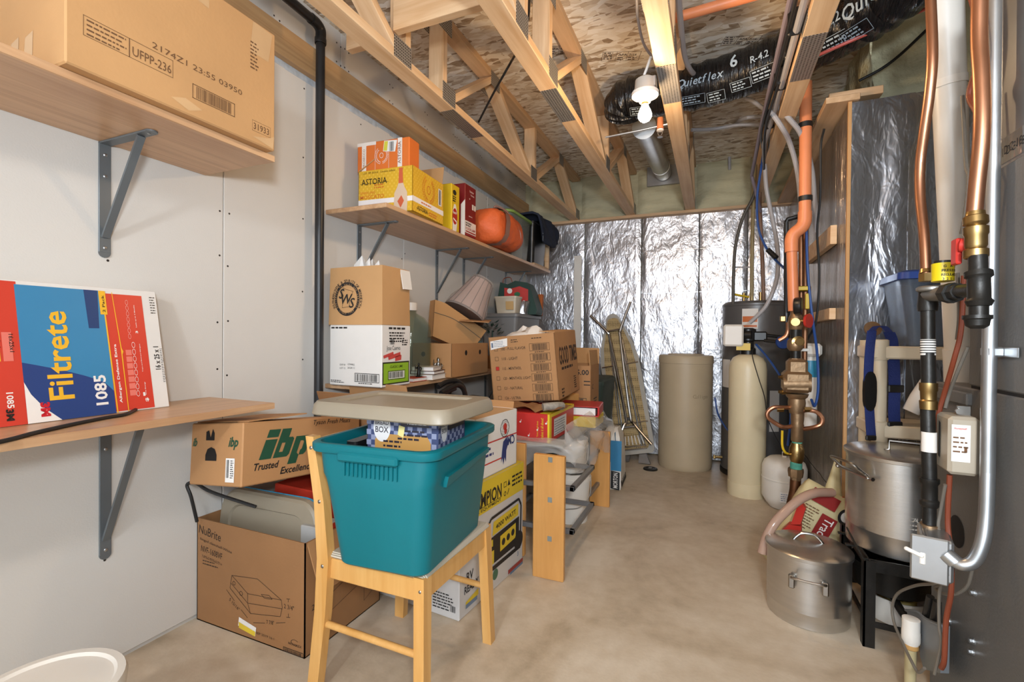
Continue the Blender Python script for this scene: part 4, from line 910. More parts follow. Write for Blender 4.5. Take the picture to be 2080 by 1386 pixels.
def figure(loc, label, m, k, rz):
    t = thing('figurine', label, 'figurine', loc, rz); obj('plinth', MB().b2((-.028*k, -.02*k, 0), (.028*k, .02*k, .012*k), .003), 'black_iron', t)
    b = MB().lathe([(.016*k, .012*k), (.019*k, .03*k), (.015*k, .055*k), (.012*k, .066*k), (.016*k, .08*k), (.015*k, .095*k), (.006*k, .102*k), (.005*k, .106*k), (.010*k, .112*k), (.010*k, .122*k), (.004*k, .130*k), (0, .131*k)], seg=18)
    b.tube([(.014*k, 0, .093*k), (.026*k, .004*k, .078*k), (.020*k, -.012*k, .062*k)], .0045*k, 8); b.tube([(-.014*k, 0, .093*k), (-.026*k, -.004*k, .08*k), (-.028*k, -.014*k, .098*k)], .0045*k, 8); obj('body', b, m, t)
    obj('staff', MB().cyl((-.029*k, -.015*k, .012*k), (-.029*k, -.015*k, .118*k), .002*k, seg=8), m, t); return t
figure((-1.512, 2.43, ZM), 'silver knight figurine standing at the shelf edge', 'chrome', .95, .6)
figure((-1.505, 2.215, ZM+.0225), 'dark bronze figurine on the red book', 'black_iron', .6, .2)
# ---- kraft carton with finger holes and leaning lid
w, d, h = .279, .515, .207
t = carton('banker_carton', 'kraft carton with two finger holes on the middle shelf', (-1.585, 2.72, ZM), .016, w, d, h, 'kraft', closed=False); Ff, Fr, Ft = faces(w, d, h)
obj('finger_hole', MB().disc(Fr, .185, .147, .016, .001, 20, .017), 'hole_dark', t); obj('finger_hole', MB().disc(Fr, .385, .147, .015, .001, 20, .016), 'hole_dark', t); obj('finger_hole', MB().disc(Ff, .08, .14, .015, .001, 20, .015), 'hole_dark', t)
o = P(917, 773, X=-1.50)
pl_ = [(884, 609), (879, 683), (915, 699), (970, 697), (988, 672), (962, 655), (905, 616)]
pts = []
for x, y in pl_:
    v = ray(x, y); A_ = Vector((-1.66, 2.50, 1.1)); nn = Vector((1, -.30, .12)); tt_ = (A_ - CAM).dot(nn)/v.dot(nn); pts.append(CAM + v*tt_)
t = thing('carton_lid', 'kraft carton lid leaning open above the finger-hole carton', 'lid', pts[1]); nn = Vector((1, -.30, .12)).normalized()
fixn(obj('panel', MB().prism([p_ - pts[1] for p_ in pts], -nn*.006), 'kraft_light', t))
for a_, b2_ in ((0, 1), (1, 2)):
    obj('side_wall', MB().prism([pts[a_]-pts[1], pts[b2_]-pts[1], pts[b2_]-pts[1]-nn*.05, pts[a_]-pts[1]-nn*.05], Vector((0, .004, 0))), 'kraft', t)
crv = [pts[0].lerp(pts[1], .35), pts[0].lerp(pts[3], .45), pts[3].lerp(pts[4], .35)]
obj('string', MB().tube([c_ - pts[1] + nn*.003 for c_ in crv], .002, 6), 'wire_grey', t)
# ---- lampshade in plastic wrap
a_ = P(946, 632, d=3.35); b2_ = P(977, 578, d=3.42); ax = (b2_-a_); t = thing('lampshade', 'pink-beige pleated lampshade in plastic wrap leaning on the carton lid', 'lampshade', a_); axn = ax.normalized(); Ls = ax.length
obj('shade', MB().lathe([(.150, -.02), (.078, Ls+.02)], seg=40, axis=axn, cap=False), mat('shade_pink', '#b79c92', .5, var=.06), t, 60)
b = MB(); R_ = Vector((0, 0, 1)).rotation_difference(axn).to_matrix()
for k in range(14):
    tt_ = 2*PI*k/14; b.cyl(R_ @ Vector((.1515*math.cos(tt_), .1515*math.sin(tt_), -.02)), R_ @ Vector((.0795*math.cos(tt_), .0795*math.sin(tt_), Ls+.02)), .0028, seg=6)
obj('rib', b, mat('shade_rib', '#5d4a40', .6), t); obj('hem', MB().lathe([(.151, -.028), (.155, -.026), (.153, -.012), (.149, -.012)], seg=40, axis=axn), 'shade_rib', t); obj('hem', MB().lathe([(.078, Ls+.012), (.081, Ls+.014), (.080, Ls+.026), (.077, Ls+.026)], seg=40, axis=axn), 'shade_rib', t)
clear('wrap_film', '#f3eeea', .8, .06); obj('plastic_wrap', MB().lathe([(.158, -.03), (.150, .05), (.118, .12), (.088, Ls+.03)], seg=22, axis=axn, cap=False), 'wrap_film', t, 25)
a_ = P(952, 645, d=3.25); t = tag(obj('cardboard_sheet', MB().box((0, 0, 0), (.20, .30, .005), .001, (.08, .05, .4)), 'kraft', at=a_ + Vector((.03, .05, -.02))), 'loose cardboard sheet under the lampshade', 'cardboard')
# ---- artificial plant
p = P(1000, 690, X=-1.60); t = thing('artificial_plant', 'dark green artificial plant between the lid and the grey tote', 'plant', (p.x, p.y, ZM)); rnd = random.Random(2)
obj('pot', MB().lathe([(.04, 0), (.055, .10), (.058, .10), (.05, .095)], seg=20), 'kraft_dark', t); b = MB()
for k in range(60):
    th_, ph_ = rnd.uniform(0, 2*PI), rnd.uniform(.1, 1.5); r_ = rnd.uniform(.06, .13); c_ = Vector((r_*math.sin(ph_)*math.cos(th_), r_*math.sin(ph_)*math.sin(th_), .26 + r_*math.cos(ph_))); d_ = Vector((math.cos(th_), math.sin(th_), rnd.uniform(-.3, .8))).normalized(); s2 = d_.cross(Vector((0, 0, 1))).normalized()*.009
    b.poly([c_ - d_*.02, c_ + s2, c_ + d_*.035, c_ - s2])
o = obj('leaves', b, mat('plant_green', '#23463a', .6, var=.3), t); o['kind'] = 'stuff'; obj('stem', MB().cyl((0, 0, .08), (0, 0, .3), .006, seg=8), 'plant_green', t)
# ---- grey tote with things on its lid
yf = P(1052, 640, X=-1.47).y; yr = yf + .58
zt_ = P(1052, 636, X=-1.47).z - ZM
t = thing('storage_tote', 'grey plastic tote with lid at the far end of the middle shelf', 'tote', (-1.65, (yf+yr)/2, ZM)); hy = (yr-yf)/2; mat('tote_grey', '#7c7b7a', .45, var=.06)
obj('tub', MB().loft([rrect(.14, hy-.04, .03, 0), rrect(.172, hy-.008, .035, zt_-.03)]), 'tote_grey', t); obj('lid', MB().loft([rrect(.178, hy, .035, zt_-.032), rrect(.184, hy+.006, .035, zt_-.03), rrect(.184, hy+.006, .035, zt_-.008), rrect(.176, hy-.002, .03, zt_)]), 'tote_grey', t)
ZG = ZM + zt_ + .0005; yc = (yf+yr)/2
def onlid(px, X): return P(px, 630, X=X).y
y1 = yf + .03
t = thing('food_container', 'cream plastic container with lid on the grey tote', 'container', (-1.60, yf+.10, ZG)); obj('tub', MB().loft([rrect(.085, .055, .015, 0), rrect(.10, .07, .018, .13)]), mat('cream_plastic', '#d2c7b2', .4), t); obj('lid', MB().loft([rrect(.104, .074, .02, .128), rrect(.104, .074, .02, .143)]), 'cream_plastic', t); obj('label', MB().shape(Face((-.10, -.0665, .0), (1, 0, 0), (0, -.12, 1)), [(.11, .03), (.18, .03), (.18, .10), (.11, .10)], .004), mat('label_tan', '#c9a46d', .6), t)
t = thing('foil_tray', 'crinkled silver foil tray on the grey tote', 'tray', (-1.575, yf+.255, ZG)); b = MB(); rnd = random.Random(9); ring = lambda k, z: [Vector((.11*k*math.cos(2*PI*j/24) + rnd.uniform(-.004, .004), .065*k*math.sin(2*PI*j/24) + rnd.uniform(-.004, .004), z + (rnd.uniform(-.006, .006) if z else 0))) for j in range(24)]
obj('tray', b.loft([ring(.82, 0), ring(.9, .05), ring(1.02, .11), ring(.95, .115), ring(.8, .03)]), 'foil_tape', t, 20)
t = thing('gift_bag', 'dark green gift bag with red print, slumped on the grey tote', 'bag', (-1.62, yf+.37, ZG), .1); mat('bag_green', '#16392e', .6, var=.15)
pr_ = [(-.17, 0), (.19, 0), (.20, .04), (.15, .20), (.11, .28), (.0, .30), (-.07, .27), (-.14, .29), (-.16, .16)]
fixn(obj('body', MB().prism([Vector((x, -.10, z)) for x, z in pr_], (0, .22, 0)), 'bag_green', t)); Fg = Face((0, -.10, 0), (1, 0, 0), (0, 0, 1))
q = MB().shape(Fg, [(-.10, .08), (.12, .08), (.12, .22), (.04, .25), (-.04, .23), (-.10, .24)], .0012); obj('printed_panel', q, 'red_paint', t); q = MB().disc(Fg, -.05, .21, .024, .002, 16).disc(Fg, .08, .11, .016, .002, 14); obj('printed_dots', q, 'white_print', t); q = MB().disc(Fg, .02, .18, .028, .0024, 16, .02); obj('printed_leaf', q, mat('leaf_green', '#2f6a44', .6), t)
obj('handle', MB().tube([(-.12, -.08, .27), (-.11, -.09, .32), (-.05, -.09, .33), (-.03, -.08, .28)], .004, 8), 'wire_brown', t)
t = carton('orange_folder_box', 'orange cardboard folder standing at the back of the grey tote lid', (-1.545, yf+.545, ZG), -.2, .19, .035, .20, mat('folder_orange', '#b4602a', .6), tape=False, rot=(-.12, 0, -.1))
t = tag(obj('blue_pouch', MB().loft([rrect(.07, .04, .02, 0), rrect(.075, .045, .02, .02), rrect(.05, .03, .02, .035)]), mat('pouch_blue', '#39477a', .7), at=(-1.52, yf+.40, ZG)), 'flat blue pouch at the front edge of the grey tote lid', 'pouch')
# ---- teal bin beyond the carton
t = thing('plastic_bin', 'slim teal bin standing on the middle shelf behind the finger-hole carton', 'bin', (-1.70, 3.08, ZM)); obj('tub', MB().loft([rrect(.10, .06, .02, 0), rrect(.115, .075, .02, .20), rrect(.12, .08, .02, .20), rrect(.12, .08, .02, .215)]), mat('teal_dark', '#1f5d66', .5), t)
# ---- folded black stroller below the shelf
o_ = P(905, 800, X=-1.30); t = thing('folded_stroller', 'folded black stroller with foam handles under the middle shelf', 'stroller', (o_.x, o_.y, 0))
def SP(*pp): return [P(x, y, X=X) - Vector((o_.x, o_.y, 0)) for x, y, X in pp]
for k, pp in enumerate((((890, 786, -1.33), (908, 776, -1.32), (928, 775, -1.30), (942, 790, -1.28), (946, 830, -1.28)), ((896, 799, -1.30), (915, 788, -1.29), (932, 783, -1.28), (944, 798, -1.27), (948, 840, -1.27)), ((888, 806, -1.30), (908, 797, -1.29), (925, 790, -1.28)))):
    obj('handle', MB().tube(SP(*pp), .014 if k < 2 else .010, 10), 'black_plastic', t)
e1 = SP((946, 830, -1.28))[0]; obj('frame_tube', MB().tube([e1, Vector((e1.x, e1.y, .3)), Vector((e1.x-.05, e1.y+.1, .03))], .011, 10), 'black_iron', t); 
obj('seat_sling', MB().tube(SP((945, 822, -1.26), (960, 815, -1.25), (985, 822, -1.25), (992, 850, -1.25)), .035, 12), 'black_plastic', t); obj('wheel', MB().lathe([(.03, -.012), (.06, -.014), (.065, 0), (.06, .014), (.03, .012)], c=(e1.x-.05, e1.y+.1, .066), axis=(1, 0, 0), seg=24), 'black_plastic', t)
# ================================================================== centre pile: generator carton, cartons, side rack
w, d, h = .427, .55, .505
mat('champ_grey', '#c9c5c0', .5, var=.06); mat('champ_yellow', '#d8bb2e', .5, var=.06)
t = carton('generator_carton', 'grey and yellow generator carton on the floor beside the chair', (-1.088, 1.905, 0), -.09, w, d, h, 'champ_grey', tape=False)
Ff, Fr, Ft = faces(w, d, h)
obj('printed_band', MB().rect(Fr, 0, h-.135, d, h, .001).rect(Ff, 0, h-.135, w, h, .001).rect(Ft, 0, 0, w, d, .001), 'champ_yellow', t)
q = MB().text(Fr, 'CHAMPION', .03, h-.105, .082, .028, width=.30, off=.0018).text(Fr, 'POWER EQUIPMENT', .035, h-.125, .018, .01, width=.29, off=.0018).line(Fr, (.03, h-.108), (.33, h-.108), .0025, .0018)
q.words(Fr, .43, h-.05, .11, 3, .02, .009, .0018, 5); q.frame(Fr, .35, h-.075, .375, h-.05, .003, .0018).shape(Fr, [(.385, h-.075), (.412, h-.075), (.398, h-.045)], .0018).ring(Fr, .362, h-.105, .007, .011, .0018, 14).line(Fr, (.385, h-.115), (.40, h-.09), .005, .0018)
q.text(Fr, 'RV', .05, .135, .05, .02, width=.05, off=.0018).text(Fr, 'READY', .035, .09, .042, .02, width=.105, off=.0018); q.words(Ff, .30, .09, .1, 6, .012, .005, .0014, 4); q.bars(Ff, .385, .03, .415, .055, .0014, 9); obj('printed_lettering', q, 'black_print', t)
# generator picture
gx, gy = .22, .10
q = MB()
q.pline(Fr, [(gx+.0, gy), (gx-.02, gy+.19), (gx+.02, gy+.225), (gx+.28, gy+.235), (gx+.305, gy+.20), (gx+.30, gy+.03), (gx+.27, gy)], .013, .0022); q.shape(Fr, [(gx+.02, gy+.02), (gx+.285, gy+.02), (gx+.285, gy+.15), (gx+.02, gy+.14)], .0018); q.disc(Fr, gx+.28, gy+.035, .045, .0026, 24); q.line(Fr, (gx-.015, gy), (gx+.30, gy), .02, .0022)
obj('printed_picture', q, 'black_print', t)
q = MB().shape(Fr, [(gx+.03, gy+.145), (gx+.275, gy+.16), (gx+.275, gy+.215), (gx+.04, gy+.205)], .0024).shape(Fr, [(gx+.10, gy+.05), (gx+.25, gy+.06), (gx+.25, gy+.13), (gx+.10, gy+.12)], .0024).rect(Fr, gx+.005, gy+.02, gx+.045, gy+.08, .0026).rect(Fr, gx+.0, gy+.10, gx+.035, gy+.13, .0026).shape(Fr, [(.045, .03), (.14, .045), (.14, .07), (.045, .055)], .0016)
obj('printed_picture', q, 'champ_yellow', t); q = MB().text(Fr, '4000 WATT', gx+.06, gy+.165, .03, .02, rot=.06, width=.19, off=.003).disc(Fr, gx+.13, gy+.085, .016, .003).disc(Fr, gx+.175, gy+.09, .016, .003).disc(Fr, gx+.22, gy+.095, .016, .003); obj('printed_picture_lettering', q, 'black_print', t)
q = MB().disc(Fr, .28, .065, .024, .0016).disc(Fr, .225, .06, .02, .0014); obj('printed_badge', q, mat('badge_green', '#3f6a4f', .5), t); q = MB().rect(Fr, .045, .028, .13, .045, .002).rect(Fr, .42, .0, d, .012, .0016).text(Fr, '3', .49, .06, .03, .02, off=.0016); obj('printed_mark', q, mat('mark_blue', '#6c7f96', .5), t)
q = MB().line(Fr, (.40, .02), (d, .02), .02, .0014); obj('printed_line', q, mat('mark_red', '#a03a32', .5), t)
# ---- white CMI carton, open
w, d, h = .37, .37, .265
t = carton('open_carton', 'open white carton with red stripes and blue bird print, on the generator carton', (-1.07, 1.945, .507), -.09, w, d, h, 'white_card', closed=False)
Ff, Fr, Ft = faces(w, d, h); obj('inner_wall', MB().b2((-w/2+.0045, -d/2+.0045, .01), (-w/2+.0055, d/2-.0045, h-.001)).b2((-w/2+.0045, d/2-.0055, .01), (w/2-.0045, d/2-.0045, h-.001)), 'kraft', t)
q = MB().rect(Fr, 0, .145, d, .151, .001).rect(Fr, 0, .055, .22, .061, .001); q.disc(Fr, .25, .197, .017, .0022, 18).disc(Fr, .255, .175, .013, .0022, 18); obj('printed_stripe', q, 'red_paint', t)
q = MB().ring(Fr, .25, .19, .038, .041, .0014, 28); [q.ring(Fr, .25, .19, .041, .0425, .0014, 24, k) for k in (.35, .7)]; [q.line(Fr, (.25+k, .15), (.25+k, .23), .0016, .0014) for k in (-.02, 0, .02)]; obj('printed_globe', q, 'black_print', t)
q = MB().text(Fr, 'CMI', .345, .105, .06, .02, width=.085, flip=True, off=.0022, shear=.2).shape(Fr, [(.235, .13), (.265, .145), (.285, .115), (.265, .085), (.262, .03), (.248, .055), (.238, .022), (.228, .055), (.215, .035), (.225, .09)], .0018); q.words(Fr, .02, .115, .14, 2, .026, .011, .0016, 3); obj('printed_logo', q, mat('cmi_blue', '#26356e', .5), t)
flap(t, (-w/2, -d/2+.01, h), (-w/2, d/2-.01, h), (.15, 0, -.02), 'kraft'); flap(t, (w/2-.02, d/2, h), (-w/2+.02, d/2, h), (0, .02, .03), 'kraft')
tag(obj('magazine', MB().box((0, 0, 0), (.16, .22, .004), .001, (0, 0, -.2)), 'white_print', at=(-1.0, 1.74, .508)), 'thin magazine tucked under the white carton', 'magazine')
# ---- maple and steel rack
t = thing('media_rack', 'maple and grey steel media rack lying behind the generator carton', 'rack', (-.685, 2.60, 0))
def R0(x, y, z): return Vector((x+.685, y-2.60, z))
for (y0, y1, xa, xb, zz, nm) in ((2.062, 2.090, -.762, -.612, .575, 0), (3.10, 3.128, -.745, -.612, .50, 1)):
    p_ = obj('end_panel', MB().b2(R0(xa, y0, 0), R0(xb, y1, zz), .003), 'maple', t)
    if not nm:
        for z in (.19, .37, .555): obj('cover_cap', MB().b2(R0((xa+xb)/2+.006-.009, y0-.0015, z-.012), R0((xa+xb)/2+.006+.012, y0+.001, z+.012), .002), mat('cap_grey', '#9aa09c', .35, .5), p_)
for (y0, y1, xa, xb, zz) in ((2.062, 2.090, -1.02, -.87, .575), (3.10, 3.128, -1.02, -.87, .72)): obj('end_panel', MB().b2(R0(xa, y0+.165, 0), R0(xb, y1+.165, zz), .003), 'maple', t)
mat('steel_paint', '#858688', .35, .45)
for z in (.385, .175):
    b = MB(); x0, x1, ya_, yb_ = -1.0, -.605, 2.205, 2.64
    b.b2(R0(x1-.024, ya_, z-.012), R0(x1, yb_, z+.012), .003); b.b2(R0(x0, yb_-.024, z-.012), R0(x1, yb_, z+.012), .003); b.b2(R0(x0, ya_, z-.012), R0(x1, ya_+.024, z+.012), .003); b.b2(R0(x0, ya_, z-.012), R0(x0+.024, yb_, z+.012), .003); obj('shelf_frame', b, 'steel_paint', t)
for z in (.37, .15): obj('shelf_frame', MB().b2(R0(-.70, 2.86, z-.012), R0(-.676, 3.10, z+.012), .003), 'steel_paint', t)
# ---- white buckets inside the rack
for i, (x, y, z, hh, lb) in enumerate(((-.79, 2.82, 0, .30, 'white bucket on the floor inside the media rack'), (-.79, 2.82, .302, .20, 'white pail stacked on the bucket inside the rack'))):
    t = thing('plastic_bucket', lb, 'bucket', (x, y, z), group='white buckets in the rack'); k = .95 - .15*i
    obj('pail', MB().lathe([(.105*k, 0), (.12*k, hh-.05), (.127*k, hh-.05), (.127*k, hh-.03), (.121*k, hh-.03), (.123*k, hh), (.118*k, hh), (.10*k, .006), (0, .006)], seg=32), 'white_plastic', t)
    obj('bail', MB().tube([(.128*k, 0, hh-.04), (.135*k, -.06*k, hh-.12), (.09*k, -.12*k, hh-.18), (0, -.14*k, hh-.2)], .003, 6), 'galvanised', t)
# ---- board across the rack that carries the pile
tag(obj('shelf_board', MB().b2((-1.33, 2.40, .528), (-.72, 3.45, .546), .002), mat('board_dark', '#8a8f8c', .6)), 'grey board lying across the rack beneath the plastic sheeting', 'board')
# ---- plastic sheeting hanging over the rack
clear('poly_sheet', '#f6f3ef', .70, .10); rnd = random.Random(8)
t = thing('plastic_sheeting', 'crumpled clear plastic sheeting draped over the rack', 'sheeting', (-.80, 2.75, .548)); vs = []; nu, nv = 44, 18
for i in range(nu+1):
    for j in range(nv+1):
        u, v = i/nu, j/nv
        # perimeter path: along the near edge then down the right edge
        if u < .35: bx, by = -1.18 + (u/.35)*.47, 2.34; nx, ny = 0, -1
        elif u < .45: a_ = (u-.35)/.10*PI/2; bx, by = -.71 + .05*math.sin(a_), 2.39 - .05*math.cos(a_); nx, ny = math.sin(a_), -math.cos(a_)
        else: bx, by = -.66, 2.39 + (u-.45)/.55*.85; nx, ny = 1, 0
        drop = (.11 + .05*math.sin(5*u*PI) + .03*math.sin(13*u)) * v + (.06*v if u > .6 else 0); out = .03*math.sin(PI*v*.9) + .012*math.sin(24*u + 5*v) + .008*math.sin(51*u - 7*v) + rnd.uniform(-.004, .004) + (.03*v*math.sin((u-.45)*5) if u > .45 else 0)
        bx -= nx*.02; by -= ny*.02
        if v < .35: k = v/.35; vs.append(Vector((bx + nx*(.05*k-.03 + out*.4) + .80, by + ny*(.05*k-.03 + out*.4) - 2.75, .006 + .10*(1-k)*(1 if u > .4 else .25) + out*.35)))
        else: k = (v-.35)/.65; vs.append(Vector((bx + nx*(.02 + out) + .80, by + ny*(.02 + out) - 2.75, .006 - drop*k/1.0 + out*.2)))
obj('sheet', MB().add(vs, [(i*(nv+1)+j, (i+1)*(nv+1)+j, (i+1)*(nv+1)+j+1, i*(nv+1)+j+1) for i in range(nu) for j in range(nv)]), 'poly_sheet', t, 180)
# ---- red toy carton
w, d, h = .40, .46, .155
mat('toy_red', '#c6302c', .45, var=.06)
t = carton('toy_carton', 'red toy carton with yellow edges under the cigarette carton', (-.995, 2.635, .549), -.01, w, d, h, 'toy_red', tape=False)
Ff, Fr, Ft = faces(w, d, h); q = MB().rect(Ff, w-.012, 0, w, h, .001).rect(Fr, 0, 0, .028, h, .001).rect(Fr, 0, h-.018, d, h, .0012).rect(Ft, w-.06, 0, w, d, .001)
q.text(Ff, 'shakes it all about!', w-.035, .018, .022, .006, rot=PI/2, width=.115, off=.002).text(Ff, 'Turns himself about', w-.065, .03, .014, .0, rot=PI/2, width=.085, off=.002); obj('printed_trim', q, mat('toy_yellow', '#e3c52c', .45), t)
q = MB().rect(Fr, .07, .025, .30, h-.035, .0012); obj('printed_panel', q, 'white_card', t); q = MB().words(Fr, .08, h-.055, .2, 6, .014, .006, .0018, 6).bars(Fr, .24, .03, .28, .055, .0018, 10); obj('printed_lettering', q, mat('print_grey', '#8d8a86', .6), t)
q = MB(); rnd = random.Random(5)
for k in range(9): x, y = w-.30+.03*k, rnd.uniform(.03, .11); q.disc(Ff, x-.12+.02*k, y, .005, .002, 8).line(Ff, (x-.116+.02*k, y), (x-.114+.02*k, y+.014), .0018, .002)
obj('printed_notes', q, 'white_print', t)
# ---- red binder and yellow box beyond it
t = thing('ring_binder', 'red ring binder lying on the yellow carton behind the toy carton', 'binder', (-.80, 3.06, .62), .12); obj('cover', MB().b2((-.13, -.14, 0), (.13, .14, .004)).b2((-.13, -.14, .058), (.13, .14, .062)).box((.13, 0, .031), (.012, .28, .062), .005), 'toy_red', t); obj('pages', MB().b2((-.125, -.13, .006), (.11, .13, .05)), 'white_print', t)
t = carton('yellow_carton', 'flat yellow carton under the red binder', (-.80, 3.05, .549), .0, .26, .24, .070, 'toy_yellow', tape=False)
# ---- newspaper and bag between the cartons
t = thing('paper_bag', 'crushed brown paper bag and print under the cigarette carton', 'paper', (-.90, 2.50, .7055)); b = MB(); vs = []; rnd = random.Random(4)
for i in range(13):
    for j in range(9): vs.append(Vector((-.20 + .36*i/12, -.07 + .19*j/8, .008 + .020*abs(math.sin(i*.9 + j*.5)) + .018*(1-j/8)*abs(math.sin(i*.6)) - (.03*(1-j/3) if j < 3 else 0)*(.5+.5*math.sin(i)))))
o = obj('sheet', b.add(vs, [(i*9+j, (i+1)*9+j, (i+1)*9+j+1, i*9+j+1) for i in range(12) for j in range(8)]), 'kraft_dark', t, 25); obj('roll', MB().tube([(.05, -.06, .03), (.10, -.02, .035), (.13, .04, .03)], .022, 12), mat('newsprint', '#9d968a', .7, var=.3, vs=40), t)
# ---- GOOD carton
w, d, h = .43, .45, .40
t = carton('cigarette_carton', 'tilted kraft cigarette carton with flavour checkboxes and barcodes on top of the pile', (-1.035, 2.88, .742), 0, w, d, h, 'kraft', rot=(.045, -.08, -.007), closed=False)
Ff, Fr, Ft = faces(w, d, h); q = MB(); k_ = w/.464
for i, s_ in enumerate(('100 - FULL FLAVOR', '110 - LIGHT', '115 - MENTHOL', '120 - MENTHOL LIGHT', '121 - NATURAL', '126 - ULTRA')):
    y = h - .085 - .0605*i
    q.frame(Ff, .035, y-.002, .058, y+.022, .0018, .0014); q.text(Ff, s_, .082, y, .024, .004, width=.0095*len(s_), off=.0014); q.frame(Ff, .268, y-.015, .395, y+.03, .0018, .0014); q.bars(Ff, .285, y-.011, .385, y+.026, .0014, 26, 20+i); q.words(Ff, .30, y-.024, .08, 1, .01, .004, .0014)
q.words(Ff, .15, h-.028, .05, 2, .012, .005, .0014); q.words(Ff, .285, h-.026, .08, 1, .012, .005, .0014)
q.text(Fr, 'GOOD', .06, .205, .15, .022, width=.19, off=.0014); q.text(Fr, 'TIMES', .275, .21, .14, .022, width=.165, off=.0014); q.words(Fr, .09, .17, .30, 1, .02, .016, .0014); q.words(Fr, .06, .05, .06, 3, .02, .01, .0014); q.words(Fr, .33, .10, .06, 6, .014, .007, .0014)
obj('printed_lettering', q, 'ink', t); obj('printed_tick', MB().rect(Ff, .0365, h-.085-.121, .057, h-.085-.1, .002), 'red_paint', t)
obj('shipping_label', MB().shape(Ff, [(.012, h-.078), (.125, h-.06), (.128, h-.012), (.012, h-.025)], .002), 'white_print', t); obj('label_print', MB().rect(Ff, .018, h-.065, .03, h-.035, .0026).words(Ff, .035, h-.03, .08, 4, .01, .003, .0026), mat('label_ink', '#6a7890', .6), t)
flap(t, (w/2, -d/2+.01, h), (w/2, d/2-.01, h), (-.10, 0, .012), 'kraft_light'); 
t = thing('packing_paper', 'crumpled white paper heaped in the top of the cigarette carton', 'paper', (-1.10, 2.88, .80)); vs = []; rnd = random.Random(22)
for i in range(13):
    for j in range(13):
        u, v = i/12-.5, j/12-.5; e = max(0, 1 - (u*u+v*v)*3.6); vs.append(Vector((u*.34, v*.34, .30 + .075*e + .03*e*math.sin(9*u+3)*math.sin(11*v) + rnd.uniform(-.012, .012)*e)))
o = obj('heap', MB().add(vs, [(i*13+j, (i+1)*13+j, (i+1)*13+j+1, i*13+j+1) for i in range(12) for j in range(12)]), 'white_print', t, 20); o.modifiers.new('thickness', 'SOLIDIFY').thickness = .006
t = thing('pack_stack', 'stack of white folded cloth filling the cigarette carton', 'cloth', (-1.05, 2.88, .755), rot=(.045, -.08, 0)); obj('bundle', MB().box((-.02, 0, .15), (.36, .38, .29), .02), 'white_card', t)
# ---- $25.00 carton
w, d, h = .35, .30, .30
t = carton('open_carton', 'kraft carton marked 25.00 with raised flaps behind the cigarette carton', (-.965, 3.42, .62), .034, w, d, h, 'kraft', closed=False); Ff, Fr, Ft = faces(w, d, h)
q = MB().text(Ff, '25.00', w-.13, h-.065, .05, .02, width=.115, off=.0014).rect(Ff, w-.05, h-.115, w-.005, h-.108).rect(Ff, w-.05, h-.14, w-.005, h-.133); q.frame(Ff, w-.10, .02, w-.03, .07, .003); q.bars(Ff, w-.09, .025, w-.045, .065, .0014, 6); q.text(Fr, 'C', .05, h-.17, .05, .02, off=.0014).words(Fr, .1, .05, .15, 3, .02, .01, .0014); obj('printed_lettering', q, 'black_print', t)
flap(t, (w/2-.01, -d/2, h), (w/2-.01, d/2, h), (-.01, 0, .11), 'kraft_light'); flap(t, (-w/2, d/2, h), (w/2, d/2, h), (0, .05, .12), 'kraft_light')
tag(obj('support_crate', MB().box((0, 0, .31), (.34, .29, .618), .004), mat('crate_green', '#33423c', .6), at=(-.97, 3.42, 0)), 'dark green crate standing on the floor under the 25.00 carton', 'crate')
t = thing('storage_tote', 'dark green storage tote on the floor near the ironing board', 'tote', (-1.04, 4.03, 0), .0); obj('tub', MB().loft([rrect(.20, .24, .04, 0), rrect(.235, .275, .05, .74)]), 'crate_green', t); obj('lid', MB().loft([rrect(.242, .282, .05, .735), rrect(.242, .282, .05, .765), rrect(.22, .26, .05, .78)]), 'crate_green', t)
# ---- water softener salt bag behind the rack
t = thing('salt_bag', 'blue and white water softener salt bag standing behind the rack', 'bag', (-.70, 3.63, 0), .05); b = MB()
b.loft([[Vector((sx*.085*k + .02*(1-k), sy*.14*k, z)) for sx, sy in ((1, -1), (1, 0), (1, 1), (0, 1.05), (-1, 1), (-1, 0), (-1, -1), (0, -1.05))] for z, k in ((0, 1.0), (.03, 1.06), (.2, 1.0), (.38, .8), (.44, .45))]); obj('sack', b, 'white_plastic', t, 60)
Fm = Face((.09, -.14, 0), (0, 1, 0), (-.14, 0, 1)); obj('printed_panel', MB().rect(Fm, .0, .15, .28, .42, .006), mat('morton_blue', '#2d7fae', .5), t); obj('printed_panel', MB().rect(Fm, .0, .02, .28, .14, .007), 'black_print', t); obj('printed_lettering', MB().text(Fm, 'MORTON', .03, .05, .055, .02, width=.2, off=.009), 'white_print', t)
Fn = Face((-.085, -.148, 0), (1, 0, 0), (0, .05, 1)); obj('printed_panel', MB().rect(Fn, .06, .14, .175, .36, .008), 'morton_blue', t); obj('printed_panel', MB().shape(Fn, [(.10, .01), (.165, .0), (.165, .13), (.10, .14)], .009), 'black_print', t); obj('printed_lettering', MB().text(Fn, 'MORTON', .15, .015, .045, .02, rot=PI/2, width=.11, off=.011), 'white_print', t)
